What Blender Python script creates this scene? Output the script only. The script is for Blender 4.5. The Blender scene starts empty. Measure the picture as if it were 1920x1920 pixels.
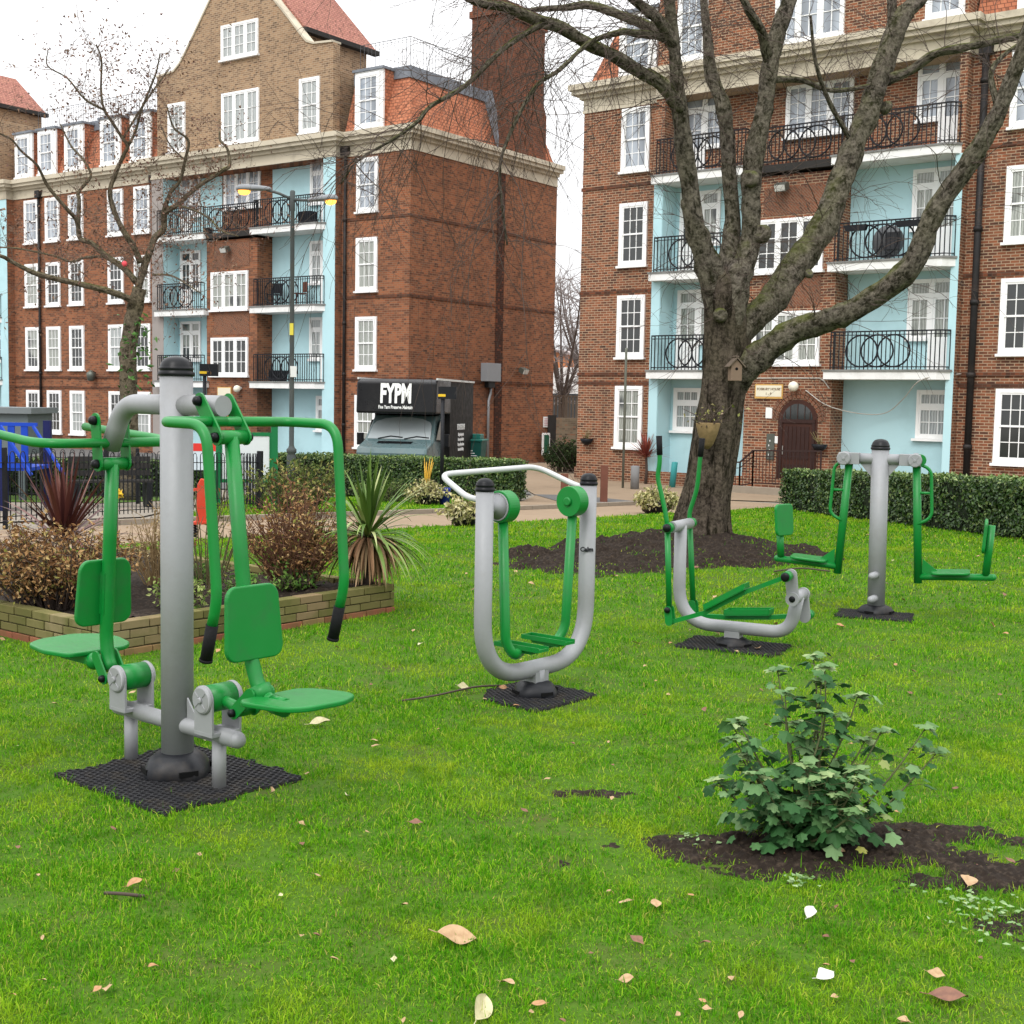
import bpy, bmesh, math, random
import numpy as np
from mathutils import Vector, Matrix
random.seed(7); RNG = np.random.default_rng(11)
PI = math.pi
scene = bpy.context.scene
COL = scene.collection

# ------------------------------------------------------------------ terrain height (the lawn falls gently towards the houses)
def gz(y):
    return -0.6*min(max((y-15.0)/16.0, 0.0), 1.0)
def gz_np(y):
    return -0.6*np.clip((y-15.0)/16.0, 0.0, 1.0)

# ------------------------------------------------------------------ object helpers
def tag(o, label=None, cat=None, group=None, kind=None):
    if label: o['label'] = label
    if cat: o['category'] = cat
    if group: o['group'] = group
    if kind: o['kind'] = kind
    return o
def empty(name, loc=(0,0,0), rz=0.0, parent=None):
    o = bpy.data.objects.new(name, None); COL.objects.link(o)
    o.location = loc; o.rotation_euler = (0,0,rz); o.empty_display_size = .1
    if parent: o.parent = parent
    return o
def thing(name, label, cat, loc=(0,0,0), rz=0.0, group=None):
    return tag(empty(name, loc, rz), label, cat, group)
def put(name, mesh, parent=None, loc=(0,0,0), rz=0.0):
    o = bpy.data.objects.new(name, mesh); COL.objects.link(o)
    if parent: o.parent = parent
    o.location = loc; o.rotation_euler = (0,0,rz)
    return o
def copy_tree(o, parent=None):
    c = o.copy(); COL.objects.link(c)
    if parent: c.parent = parent
    for ch in list(o.children): copy_tree(ch, c)
    return c
def bevel(o, w=.004, seg=2):
    m = o.modifiers.new('bevel', 'BEVEL'); m.width = w; m.segments = seg; m.limit_method = 'ANGLE'; m.angle_limit = .6
    return o

class MB:
    """collects shapes and links them as one mesh"""
    def __init__(s): s.v=[]; s.f=[]; s.mi=[]; s.sm=[]
    def add(s, verts, faces, mi=0, smooth=False):
        b=len(s.v); s.v += [tuple(v) for v in verts]
        for i,f in enumerate(faces):
            s.f.append([b+k for k in f]); s.mi.append(mi); s.sm.append(smooth[i] if isinstance(smooth,list) else smooth)
    def box(s, x0,x1,y0,y1,z0,z1, mi=0):
        if x0>x1: x0,x1=x1,x0
        if y0>y1: y0,y1=y1,y0
        if z0>z1: z0,z1=z1,z0
        v=[(x,y,z) for x in (x0,x1) for y in (y0,y1) for z in (z0,z1)]
        s.add(v,[(0,1,3,2),(4,6,7,5),(0,4,5,1),(2,3,7,6),(0,2,6,4),(1,5,7,3)],mi)
    def obox(s, c, ax, ay, az, mi=0):
        c=Vector(c);ax=Vector(ax);ay=Vector(ay);az=Vector(az)
        if ax.cross(ay).dot(az)<0: ay=-ay
        v=[c+ax*i+ay*j+az*k for i in (-1,1) for j in (-1,1) for k in (-1,1)]
        s.add(v,[(0,1,3,2),(4,6,7,5),(0,4,5,1),(2,3,7,6),(0,2,6,4),(1,5,7,3)],mi)
    def bar(s, p, q, w, h, mi=0, up=(0,0,1)):
        p=Vector(p);q=Vector(q);d=q-p;L=d.length;d.normalize();up=Vector(up)
        if abs(d.dot(up))>.98: up=Vector((1,0,0))
        sx=d.cross(up).normalized(); uz=sx.cross(d)
        s.obox((p+q)/2, d*L/2, sx*w/2, uz*h/2, mi)
    def prism(s, poly, vec, mi=0, smooth=False):
        vec=Vector(vec); P=[Vector(p) for p in poly]; n=len(P)
        nrm=Vector((0,0,0))
        for i in range(n): nrm += (P[i]-P[0]).cross(P[(i+1)%n]-P[0])
        if nrm.dot(vec)>0: P.reverse()
        v=P+[p+vec for p in P]
        f=[tuple(range(n)), tuple(range(2*n-1,n-1,-1))]+[(i,i+n,(i+1)%n+n,(i+1)%n) for i in range(n)]
        s.add(v,f,mi,[False,False]+[smooth]*n)
    def tube(s, pts, r, n=12, mi=0, caps=True, smooth=True):
        P=[Vector(p) for p in pts]; m=len(P)
        R=r if isinstance(r,(list,tuple)) else [r]*m
        T=[]
        for i in range(m):
            a=P[max(i-1,0)]; b=P[min(i+1,m-1)]; t=(b-a)
            T.append(t.normalized() if t.length>1e-9 else Vector((0,0,1)))
        ref=Vector((0,0,1)) if abs(T[0].z)<.9 else Vector((1,0,0))
        N=(ref-T[0]*ref.dot(T[0])).normalized(); v=[]
        for i in range(m):
            N=(N-T[i]*N.dot(T[i])); N = N.normalized() if N.length>1e-6 else T[i].orthogonal().normalized()
            B=T[i].cross(N)
            for k in range(n):
                a=2*PI*k/n; v.append(P[i]+(N*math.cos(a)+B*math.sin(a))*R[i])
        f=[]; sm=[]
        for i in range(m-1):
            for k in range(n):
                f.append((i*n+k, i*n+(k+1)%n, (i+1)*n+(k+1)%n, (i+1)*n+k)); sm.append(smooth)
        if caps:
            f.append(tuple(range(n-1,-1,-1))); sm.append(False)
            f.append(tuple((m-1)*n+k for k in range(n))); sm.append(False)
        s.add(v,f,mi,sm)
    def cyl(s, p, q, r, n=20, mi=0): s.tube([p,q],r,n,mi)
    def lathe(s, prof, c=(0,0,0), axis=(0,0,1), n=24, mi=0, sharp=()):
        c=Vector(c); ax=Vector(axis).normalized(); e=ax.orthogonal().normalized(); g=ax.cross(e); v=[]
        for (r,h) in prof:
            for k in range(n):
                a=2*PI*k/n; v.append(c+ax*h+(e*math.cos(a)+g*math.sin(a))*max(r,1e-4))
        f=[]; sm=[]
        for i in range(len(prof)-1):
            for k in range(n):
                f.append((i*n+k,i*n+(k+1)%n,(i+1)*n+(k+1)%n,(i+1)*n+k)); sm.append(i not in sharp)
        f.append(tuple(range(n-1,-1,-1))); sm.append(False)
        f.append(tuple((len(prof)-1)*n+k for k in range(n))); sm.append(False)
        s.add(v,f,mi,sm)
    def sphere(s, c, r, n=16, mi=0, sz=1.0):
        s.lathe([(r*math.sin(PI*i/10), -r*sz*math.cos(PI*i/10)) for i in range(11)], c, (0,0,1), n, mi)
    def mesh(s, name, mats):
        me=bpy.data.meshes.new(name); me.from_pydata(s.v,[],s.f); me.update()
        for m in (mats if isinstance(mats,(list,tuple)) else [mats]): me.materials.append(m)
        me.polygons.foreach_set('material_index', s.mi); me.polygons.foreach_set('use_smooth', s.sm)
        return me
    def build(s, name, mats, parent=None, loc=(0,0,0), rz=0.0):
        return put(name, s.mesh(name,mats), parent, loc, rz)

def fillet(pts, rad, n=6):
    """round the corners of a polyline"""
    P=[Vector(p) for p in pts]; out=[P[0]]
    for i in range(1,len(P)-1):
        a,b,c=P[i-1],P[i],P[i+1]; d1=(a-b); d2=(c-b); l=min(rad, d1.length*.48, d2.length*.48)
        p=b+d1.normalized()*l; q=b+d2.normalized()*l
        for k in range(n+1):
            t=k/n; out.append(p*(1-t)**2+b*2*t*(1-t)+q*t*t)
    out.append(P[-1]); return out
def spline(P, k=4):
    """Catmull-Rom through rows of any width"""
    A=[np.array(p,float) for p in P]; A=[2*A[0]-A[1]]+A+[2*A[-1]-A[-2]]; out=[]
    for i in range(1,len(A)-2):
        for j in range(k):
            t=j/k; a,b,c,d=A[i-1:i+3]
            out.append(.5*((2*b)+(c-a)*t+(2*a-5*b+4*c-d)*t*t+(3*b-a-3*c+d)*t**3))
    out.append(A[-2]); return out
def rrect(w,h,r,n=5,taper=0.0):
    """rounded rectangle outline in (x,y); taper narrows the top"""
    out=[]
    for cx,cy,a0 in ((w/2-r,h/2-r,0),(-w/2+r,h/2-r,90),(-w/2+r,-h/2+r,180),(w/2-r,-h/2+r,270)):
        for k in range(n+1):
            a=math.radians(a0+90*k/n); x=cx+r*math.cos(a); y=cy+r*math.sin(a)
            out.append((x*(1-taper*(y/h+.5)), y))
    return out
def mesh_np(name, V, F, mats, smooth=False, midx=None):
    """V (n,3), F (m,3) triangles"""
    me=bpy.data.meshes.new(name); V=np.ascontiguousarray(V,dtype=np.float32); F=np.ascontiguousarray(F,dtype=np.int32)
    me.vertices.add(len(V)); me.vertices.foreach_set('co',V.ravel())
    me.loops.add(F.size); me.loops.foreach_set('vertex_index',F.ravel())
    me.polygons.add(len(F)); me.polygons.foreach_set('loop_start',np.arange(0,F.size,3,dtype=np.int32))
    me.polygons.foreach_set('loop_total',np.full(len(F),3,dtype=np.int32))
    if midx is not None: me.polygons.foreach_set('material_index',np.asarray(midx,dtype=np.int32))
    me.polygons.foreach_set('use_smooth',np.full(len(F),smooth,dtype=bool))
    me.update(calc_edges=True); me.validate()
    for m in (mats if isinstance(mats,(list,tuple)) else [mats]): me.materials.append(m)
    return me
def unit(A): return A/np.maximum(np.linalg.norm(A,axis=-1,keepdims=True),1e-9)
def leaf_arrays(C, D, Nn, L, W, fold=.25):
    """rhombic folded leaves: base C, direction D, rough normal Nn, length L, width W -> V,F"""
    D=unit(D); S=unit(np.cross(D,Nn)); N=np.cross(S,D); L=np.asarray(L)[:,None]; W=np.asarray(W)[:,None]
    mid=C+D*L*.45-N*L*.0
    v=np.stack([C, mid+S*W*.5+N*W*fold, C+D*L-N*L*.08, mid-S*W*.5+N*W*fold],1).reshape(-1,3)
    b=np.arange(len(C))*4
    f=np.concatenate([np.stack([b,b+1,b+2],1),np.stack([b,b+2,b+3],1)],0)
    return v,f
def text_mesh(body, size, mat, sx=1.0, bold=0.0, extr=.002, align='CENTER', spacing=1.0):
    cu=bpy.data.curves.new('lettering','FONT'); cu.body=body; cu.size=size; cu.align_x=align; cu.align_y='CENTER'
    cu.offset=bold; cu.extrude=extr; cu.resolution_u=3; cu.space_character=spacing
    o=bpy.data.objects.new('lettering',cu); COL.objects.link(o)
    dg=bpy.context.evaluated_depsgraph_get(); dg.update()
    me=bpy.data.meshes.new_from_object(o.evaluated_get(dg)); bpy.data.objects.remove(o)
    me.transform(Matrix.Diagonal((sx,1,1,1))); me.materials.clear(); me.materials.append(mat)
    return me

# ------------------------------------------------------------------ materials
def _new(name):
    m=bpy.data.materials.new(name); m.use_nodes=True; nt=m.node_tree
    return m, nt, nt.nodes, nt.links, nt.nodes['Principled BSDF']
def rgba(c): return (c[0],c[1],c[2],1)
def mix(nt, a, b, fac, mode='MIX'):
    n=nt.nodes.new('ShaderNodeMix'); n.data_type='RGBA'; n.blend_type=mode
    for sock,val in ((n.inputs[0],fac),(n.inputs[6],a),(n.inputs[7],b)):
        if isinstance(val,(int,float)): sock.default_value=val
        elif isinstance(val,(tuple,list)): sock.default_value=rgba(val)
        else: nt.links.new(val,sock)
    return n.outputs[2]
def noise(nt, vec, scale, detail=4, rough=.55):
    n=nt.nodes.new('ShaderNodeTexNoise'); n.inputs['Scale'].default_value=scale; n.inputs['Detail'].default_value=detail
    n.inputs['Roughness'].default_value=rough
    if vec is not None: nt.links.new(vec,n.inputs['Vector'])
    return n.outputs['Fac']
def ramp(nt, fac, stops):
    n=nt.nodes.new('ShaderNodeValToRGB'); e=n.color_ramp.elements
    while len(e)<len(stops): e.new(.5)
    for i,(p,c) in enumerate(stops):
        e[i].position=p; e[i].color=rgba(c) if isinstance(c,(tuple,list)) else (c,c,c,1)
    nt.links.new(fac,n.inputs[0]); return n.outputs[0]
def objco(nt, scale=None):
    n=nt.nodes.new('ShaderNodeTexCoord').outputs['Object']
    if scale:
        m=nt.nodes.new('ShaderNodeMapping'); m.inputs['Scale'].default_value=scale; nt.links.new(n,m.inputs[0]); n=m.outputs[0]
    return n
def geo(nt, out): return nt.nodes.new('ShaderNodeNewGeometry').outputs[out]
def bump(nt, h, s, dist=.01):
    b=nt.nodes.new('ShaderNodeBump'); b.inputs['Strength'].default_value=s; b.inputs['Distance'].default_value=dist
    nt.links.new(h,b.inputs['Height']); return b.outputs[0]
def M(name, col, rough=.6, var=.12, scale=6, bmp=0.0, metal=0.0, dirt=None, dirt_amt=.5, dirt_scale=2.5, coat=0.0, spec=.18, bscale=60):
    m,nt,N,L,B=_new(name); v=objco(nt)
    c=mix(nt, tuple(x*(1-var) for x in col), tuple(min(1,x*(1+var)) for x in col), noise(nt,v,scale))
    if dirt:
        c=mix(nt, c, dirt, ramp(nt, noise(nt,v,dirt_scale,6,.65), [(.5,0.0),(.75,dirt_amt)]))
    L.new(c,B.inputs['Base Color']); B.inputs['Metallic'].default_value=metal
    L.new(ramp(nt,noise(nt,v,scale*2.3),[(.3,max(rough-.08,0)),(.7,min(rough+.08,1))]),B.inputs['Roughness'])
    B.inputs['Coat Weight'].default_value=coat; B.inputs['Specular IOR Level'].default_value=spec
    if bmp: L.new(bump(nt,noise(nt,v,bscale,3),bmp,.004),B.inputs['Normal'])
    return m
def brick(name, c1, c2, mortar, w=.225, h=.075, msize=.008, stain=(.035,.026,.022), stain_amt=.55, dark=.25, warm=(.3,.09,.04),rot=0.0):
    m,nt,N,L,B=_new(name); v=objco(nt)
    sep=N.new('ShaderNodeSeparateXYZ'); L.new(v,sep.inputs[0])
    ad=N.new('ShaderNodeMath'); ad.operation='ADD'; L.new(sep.outputs[0],ad.inputs[0]); L.new(sep.outputs[1],ad.inputs[1])
    cb=N.new('ShaderNodeCombineXYZ'); L.new(ad.outputs[0],cb.inputs[0]); L.new(sep.outputs[2],cb.inputs[1])
    if rot:
        mp=N.new('ShaderNodeMapping'); mp.inputs['Rotation'].default_value=(0,0,rot); L.new(cb.outputs[0],mp.inputs[0]); cb=mp
    b=N.new('ShaderNodeTexBrick'); L.new(cb.outputs[0],b.inputs['Vector']); b.inputs['Scale'].default_value=1
    b.inputs['Brick Width'].default_value=w; b.inputs['Row Height'].default_value=h; b.inputs['Mortar Size'].default_value=msize
    b.inputs['Mortar Smooth'].default_value=.3; b.inputs['Bias'].default_value=-dark; b.offset=.5
    b.inputs['Color1'].default_value=rgba(c1); b.inputs['Color2'].default_value=rgba(c2); b.inputs['Mortar'].default_value=rgba(mortar)
    # per-brick scatter: white noise on the cell, plus broad weathering
    sn=N.new('ShaderNodeVectorMath'); sn.operation='SNAP'; L.new(cb.outputs[0],sn.inputs[0]); sn.inputs[1].default_value=(w*.5,h,1)
    wn=N.new('ShaderNodeTexWhiteNoise'); wn.noise_dimensions='3D'; L.new(sn.outputs[0],wn.inputs['Vector'])
    c=mix(nt,b.outputs['Color'],warm,ramp(nt,wn.outputs['Value'],[(.7,0.0),(1.0,.45)]))
    c=mix(nt,c,stain,ramp(nt,wn.outputs['Value'],[(0.0,.55),(.16,0.0)]))
    c=mix(nt,c,b.inputs['Mortar'].default_value[:3],ramp(nt,b.outputs['Fac'],[(.4,0.0),(1.0,.75)]))
    big=noise(nt,v,.35,6,.62); streak=noise(nt,objco(nt,(1.6,1.6,.18)),1.0,5,.6)
    c=mix(nt,c,stain,ramp(nt,big,[(.5,0.0),(.78,stain_amt)]))
    c=mix(nt,c,stain,ramp(nt,streak,[(.55,0.0),(.85,stain_amt*.8)]))
    L.new(c,B.inputs['Base Color']); B.inputs['Roughness'].default_value=.9; B.inputs['Specular IOR Level'].default_value=.06
    L.new(bump(nt,b.outputs['Fac'],-.35,.01),B.inputs['Normal'])
    return m
def island(name, stops, rough=.55, nscale=.0, nstops=None, trans=.0, spec=.14, pos_noise=None):
    """colour varies from leaf to leaf (random per island) and over the ground"""
    m,nt,N,L,B=_new(name)
    c=ramp(nt,geo(nt,'Random Per Island'),stops)
    if pos_noise:
        sc,col,lo,hi,amt=pos_noise
        c=mix(nt,c,col,ramp(nt,noise(nt,geo(nt,'Position'),sc,5,.6),[(lo,0.0),(hi,amt)]))
    L.new(c,B.inputs['Base Color']); B.inputs['Roughness'].default_value=rough; B.inputs['Specular IOR Level'].default_value=spec
    if trans:
        out=N['Material Output']; t=N.new('ShaderNodeBsdfTranslucent'); L.new(c,t.inputs[0]); ms=N.new('ShaderNodeMixShader')
        ms.inputs[0].default_value=trans; L.new(B.outputs[0],ms.inputs[1]); L.new(t.outputs[0],ms.inputs[2]); L.new(ms.outputs[0],out.inputs[0])
    return m
def emis(name, col, s):
    m,nt,N,L,B=_new(name); B.inputs['Base Color'].default_value=rgba(col); B.inputs['Emission Color'].default_value=rgba(col)
    B.inputs['Emission Strength'].default_value=s; return m
def glass(name, col, rough=.06, curtain=None, cam=.5, fold=40):
    """window pane: polished glass coloured as a dark room, net curtain or sky reflection"""
    m,nt,N,L,B=_new(name); v=objco(nt); c=mix(nt,tuple(x*.55 for x in col),tuple(min(1,x*1.35) for x in col),noise(nt,v,1.7,3))
    if curtain:
        w=N.new('ShaderNodeTexWave'); w.inputs['Scale'].default_value=fold/10; w.inputs['Distortion'].default_value=3; w.inputs['Detail'].default_value=2
        L.new(v,w.inputs['Vector']); cc=mix(nt,tuple(x*.55 for x in curtain),curtain,w.outputs['Fac'])
        oi=N.new('ShaderNodeObjectInfo'); ns=N.new('ShaderNodeTexNoise'); ns.noise_dimensions='4D'; ns.inputs['Scale'].default_value=.9; ns.inputs['Detail'].default_value=1
        L.new(v,ns.inputs['Vector']); mu=N.new('ShaderNodeMath'); mu.operation='MULTIPLY'; mu.inputs[1].default_value=30; L.new(oi.outputs['Random'],mu.inputs[0]); L.new(mu.outputs[0],ns.inputs['W'])
        c=mix(nt,c,cc,ramp(nt,ns.outputs['Fac'],[(.42-cam*.2,0.0),(.5-cam*.2,1.0)]))
    L.new(c,B.inputs['Base Color']); B.inputs['Roughness'].default_value=rough; B.inputs['Specular IOR Level'].default_value=.8
    return m
SKY_H=.74; SUN_E=.9; EXPO=.5
# ------------------------------------------------------------------ palette
M_brick = brick('red_brick',(.285,.112,.056),(.09,.042,.03),(.23,.15,.1),dark=.15)
M_brick2 = brick('red_brick_pale_mortar',(.255,.098,.052),(.06,.03,.024),(.38,.28,.19),stain_amt=.45,msize=.011,dark=.1)
M_stock = brick('yellow_stock_brick',(.34,.225,.135),(.11,.07,.05),(.38,.29,.2),dark=.25,warm=(.3,.17,.09),stain_amt=.35,msize=.012)
M_herring = brick('patterned_red_brick',(.21,.08,.045),(.1,.04,.028),(.2,.13,.09),w=.2,h=.06,msize=.014,rot=.785,stain_amt=.5)
M_planterb = brick('mossy_yellow_brick',(.2,.155,.055),(.12,.1,.035),(.17,.14,.08),w=.225,h=.073,msize=.006,stain=(.05,.055,.016),stain_amt=.6,warm=(.24,.14,.06))
M_blue = M('pale_blue_render',(.43,.64,.68),.8,.05,1.2,dirt=(.24,.38,.4),dirt_amt=.35,dirt_scale=.8,bmp=.15)
M_cream = M('cream_painted_stucco',(.52,.465,.36),.75,.08,1.5,dirt=(.17,.14,.1),dirt_amt=.65,dirt_scale=1.3)
M_white = M('white_gloss_paint',(.84,.84,.83),.4,.03,3,dirt=(.5,.49,.46),dirt_amt=.25)
M_slab = M('white_painted_concrete',(.74,.74,.72),.7,.05,2,dirt=(.36,.35,.32),dirt_amt=.5,dirt_scale=1.8)
M_slabdk = M('weathered_grey_concrete',(.2,.2,.19),.85,.2,3,dirt=(.08,.085,.07),dirt_amt=.6)
M_greyrender = M('dirty_grey_render',(.3,.27,.25),.85,.12,1.5,dirt=(.1,.09,.085),dirt_amt=.7,dirt_scale=1.2)
M_lead = M('grey_lead_sheet',(.16,.175,.2),.55,.2,2.5,dirt=(.3,.32,.34),dirt_amt=.4)
M_tile = brick('orange_roof_tile',(.46,.18,.1),(.36,.125,.07),(.17,.07,.045),w=.17,h=.115,msize=.012,stain_amt=.25,warm=(.5,.22,.13))
M_tilep = brick('faded_pink_roof_tile',(.36,.165,.13),(.28,.12,.095),(.17,.08,.06),w=.17,h=.12,msize=.014,stain_amt=.35,warm=(.38,.19,.13))
M_iron = M('black_painted_iron',(.012,.013,.016),.45,.3,9)
M_pipe = M('black_drainpipe',(.018,.017,.017),.5,.3,5,dirt=(.07,.05,.04),dirt_amt=.5)
M_door = M('dark_brown_wood',(.05,.02,.014),.5,.25,4,bmp=.1)
M_soffit = M('dark_soffit',(.03,.028,.026),.8,.2,3)
G_dark = glass('pane_dark_room',(.03,.033,.032))
G_net = glass('pane_net_curtain',(.04,.045,.045),curtain=(.42,.45,.44),cam=.9)
G_half = glass('pane_half_curtain',(.035,.04,.04),curtain=(.36,.38,.34),cam=.25)
G_sky = glass('pane_painted_sky_reflection',(.2,.24,.29),curtain=(.36,.4,.45),cam=.6,fold=4)  # sky reflection painted into the pane as pale blue-grey
PANES = [G_dark,G_net,G_half,G_sky]
M_green = M('green_gloss_paint',(.004,.182,.028),.36,.1,4,coat=.0,spec=.36,bmp=.03,bscale=140,dirt=(.03,.11,.04),dirt_amt=.45,dirt_scale=9)
M_grey = M('silver_grey_powder_coat',(.27,.275,.285),.5,.05,30,metal=.1,spec=.35,dirt=(.2,.19,.17),dirt_amt=.35,dirt_scale=5,bmp=.05,bscale=300)
M_plastic = M('black_plastic',(.006,.0065,.008),.34,.25,8,dirt=(.05,.05,.05),dirt_amt=.35)
M_boot = M('dark_grey_rubber_boot',(.01,.011,.014),.5,.25,8,spec=.3,dirt=(.07,.055,.04),dirt_amt=.45,dirt_scale=7,bmp=.08)
M_grip = M('black_foam_grip',(.008,.008,.009),.75,.2,40,bmp=.2,bscale=200)
M_soil = M('dark_damp_soil',(.017,.0115,.008),.95,.6,14,dirt=(.075,.055,.038),dirt_amt=.85,dirt_scale=38,bmp=1.0,bscale=55)
M_asph = M('grey_asphalt',(.12,.118,.115),.9,.15,3,bmp=.2)
M_pave = M('tan_block_paving',(.27,.2,.135),.9,.14,1.4,dirt=(.14,.1,.07),dirt_amt=.6,dirt_scale=.7,bmp=.2)
M_far = M('pale_concrete_ground',(.24,.21,.17),.9,.15,.6,dirt=(.14,.13,.11),dirt_amt=.5,dirt_scale=.3)
M_kerb = M('stone_kerb',(.26,.22,.17),.9,.15,5)
M_wood = M('grey_weathered_wood',(.17,.14,.11),.85,.3,5,bmp=.2)
M_woodr = M('red_brown_timber',(.15,.06,.04),.8,.25,5,bmp=.15)
M_twig = M('dark_twig_bark',(.075,.055,.045),.85,.25,6)
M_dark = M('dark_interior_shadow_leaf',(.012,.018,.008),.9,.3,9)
def bark(name, c1, c2, moss, moss_lo, moss_amt, ring=None):
    """ring: lenticel bands round the limb, from the 'bark' attribute (length along the limb, cos, sin)"""
    m,nt,N,L,B=_new(name); v=objco(nt)
    if ring:
        at=N.new('ShaderNodeAttribute'); at.attribute_name='bark'; mp=N.new('ShaderNodeMapping'); mp.inputs['Scale'].default_value=ring; L.new(at.outputs['Vector'],mp.inputs[0]); vs=mp.outputs[0]
    else: vs=objco(nt,(1,1,.22))
    n1=noise(nt,vs,1.0 if ring else 11,6,.68); n2=noise(nt,v,2.2,5,.6); n3=noise(nt,v,24,6,.7)
    c=mix(nt,c1,c2,ramp(nt,n3,[(.36,0.0),(.62,1.0)]))
    c=mix(nt,c,tuple(min(1,x*1.5) for x in c2),ramp(nt,noise(nt,v,5,5,.65),[(.55,0.0),(.72,.5)]))
    c=mix(nt,c,tuple(x*.45 for x in c1),ramp(nt,n1,[(.53,0.0),(.62,.95)]))
    sep=N.new('ShaderNodeSeparateXYZ'); L.new(geo(nt,'Normal'),sep.inputs[0])
    up=ramp(nt,sep.outputs[2],[(.25,.12),(.9,.85)])
    ms=N.new('ShaderNodeMath'); ms.operation='MULTIPLY'; L.new(up,ms.inputs[0]); L.new(ramp(nt,n2,[(moss_lo,0.0),(moss_lo+.25,moss_amt)]),ms.inputs[1])
    c=mix(nt,c,moss,ms.outputs[0])
    L.new(c,B.inputs['Base Color']); B.inputs['Roughness'].default_value=.95; B.inputs['Specular IOR Level'].default_value=.05
    ad=N.new('ShaderNodeMath'); ad.operation='SUBTRACT'; L.new(n3,ad.inputs[0]); L.new(ramp(nt,n1,[(.5,0.0),(.65,1.0)]),ad.inputs[1])
    L.new(bump(nt,ad.outputs[0],.8,.03),B.inputs['Normal']); return m
M_bark = bark('ringed_cherry_bark',(.042,.034,.029),(.175,.15,.125),(.095,.115,.016),.3,1.0,(11,1.6,1.6))
M_trunk = bark('furrowed_cherry_trunk_bark',(.025,.019,.015),(.115,.092,.072),(.085,.1,.022),.4,.8)
M_bark2 = bark('olive_grey_bark',(.08,.065,.048),(.17,.14,.1),(.15,.15,.04),.4,.8,(9,1.5,1.5))
M_mat = M('black_ring_rubber',(.022,.022,.024),.7,.3,30,spec=.2,dirt=(.06,.048,.03),dirt_amt=.6,dirt_scale=9)
M_lawn = M('lawn_thatch',(.05,.11,.006),.95,.5,30,dirt=(.07,.055,.022),dirt_amt=.8,dirt_scale=3,bmp=.6,bscale=50)
def grass_mat():
    m,nt,N,L,B=_new('grass_blade'); p=geo(nt,'Position')
    c=ramp(nt,geo(nt,'Random Per Island'),[(0.0,(.025,.13,.002)),(.28,(.07,.26,.004)),(.6,(.13,.335,.008)),(.86,(.225,.41,.016)),(.965,(.4,.46,.06)),(1.0,(.42,.33,.11))])
    c=mix(nt,c,(.33,.43,.02),ramp(nt,noise(nt,p,1.15,5,.62),[(.5,0.0),(.66,.75)]))
    c=mix(nt,c,(.03,.16,.003),ramp(nt,noise(nt,p,3.2,5,.68),[(.5,0.0),(.68,.75)]))
    c=mix(nt,c,(.22,.17,.06),ramp(nt,noise(nt,p,4.5,4,.7),[(.66,0.0),(.78,.55)]))
    L.new(c,B.inputs['Base Color']); B.inputs['Roughness'].default_value=.7; B.inputs['Specular IOR Level'].default_value=.06
    t=N.new('ShaderNodeBsdfTranslucent'); L.new(c,t.inputs[0]); ms=N.new('ShaderNodeMixShader'); ms.inputs[0].default_value=.3
    L.new(B.outputs[0],ms.inputs[1]); L.new(t.outputs[0],ms.inputs[2]); L.new(ms.outputs[0],N['Material Output'].inputs[0]); return m
M_blade=grass_mat()
# ------------------------------------------------------------------ ground: one wide sheet, then lawn, paths and road laid on it
DA = Vector((.588,.809,0)); DN = Vector((-.809,.588,0))          # along / across the path beside the lawn
PA = Vector((.27,21.35,0))                                        # a point on the lawn's edge
def on_path(s, n): p=PA+DA*s+DN*n; return (p.x,p.y)
def sheet(name, poly, dz, mat, kind='structure', thick=.0):
    bm=bmesh.new(); vs=[bm.verts.new((x,y,0)) for x,y in poly]; bm.faces.new(vs)
    for yc in (15.0,31.0):
        g=list(bm.verts)+list(bm.edges)+list(bm.faces)
        bmesh.ops.bisect_plane(bm,geom=g,plane_co=(0,yc,0),plane_no=(0,1,0))
    for v in bm.verts: v.co.z=gz(v.co.y)+dz
    bmesh.ops.recalc_face_normals(bm,faces=bm.faces)
    if bm.faces and list(bm.faces)[0].normal.z<0: bmesh.ops.reverse_faces(bm,faces=bm.faces)
    if thick:
        r=bmesh.ops.extrude_edge_only(bm,edges=[e for e in bm.edges if e.is_boundary])
        for v in [g for g in r['geom'] if isinstance(g,bmesh.types.BMVert)]: v.co.z-=thick
    me=bpy.data.meshes.new(name); bm.to_mesh(me); bm.free(); me.materials.append(mat)
    return tag(put(name,me),kind=kind)
LAWN=[(-24,-12),(27,-12),(27,22),(9.5,27.5),on_path(11.5,0),on_path(-41,0)]
sheet('ground',[(-300,-40),(300,-40),(300,460),(-300,460)],-.055,M_far)
sheet('lawn',LAWN,0,M_lawn,thick=.08)
sheet('path',[on_path(-41,-.02),on_path(12,-.02),on_path(12,2.9),on_path(3,2.9),on_path(-8,3.4),on_path(-41,4.5)],-.035,M_pave)
sheet('paving',[on_path(2.2,2.905),on_path(12,2.905),(26,27),(26,34),(10,44),(3.2,54),(-1,48.5),(.6,33)],-.03,M_pave)
sheet('road',[(-30,33.2),(.5,33.2),(-.7,47),(-30,66)],-.025,M_asph)
sheet('tarmac_patch',[on_path(6.6,3.0),on_path(9.6,3.1),(1.6,33.2),(.55,33.2)],-.02,M_asph)
sheet('playground_surface',[on_path(-30,5.2),on_path(-4,4.9),(-6.5,29.5),(-22,29.5),(-22,10)],-.03,M_far)
M_vergeg = M('verge_turf',(.07,.13,.02),.95,.3,5,bmp=.4)
VERGE=[on_path(3.2,3.1),on_path(-4.5,3.6),(-6.3,30.5),(-.2,30.3)]
sheet('grass_verge',VERGE,-.015,M_vergeg)
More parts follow.
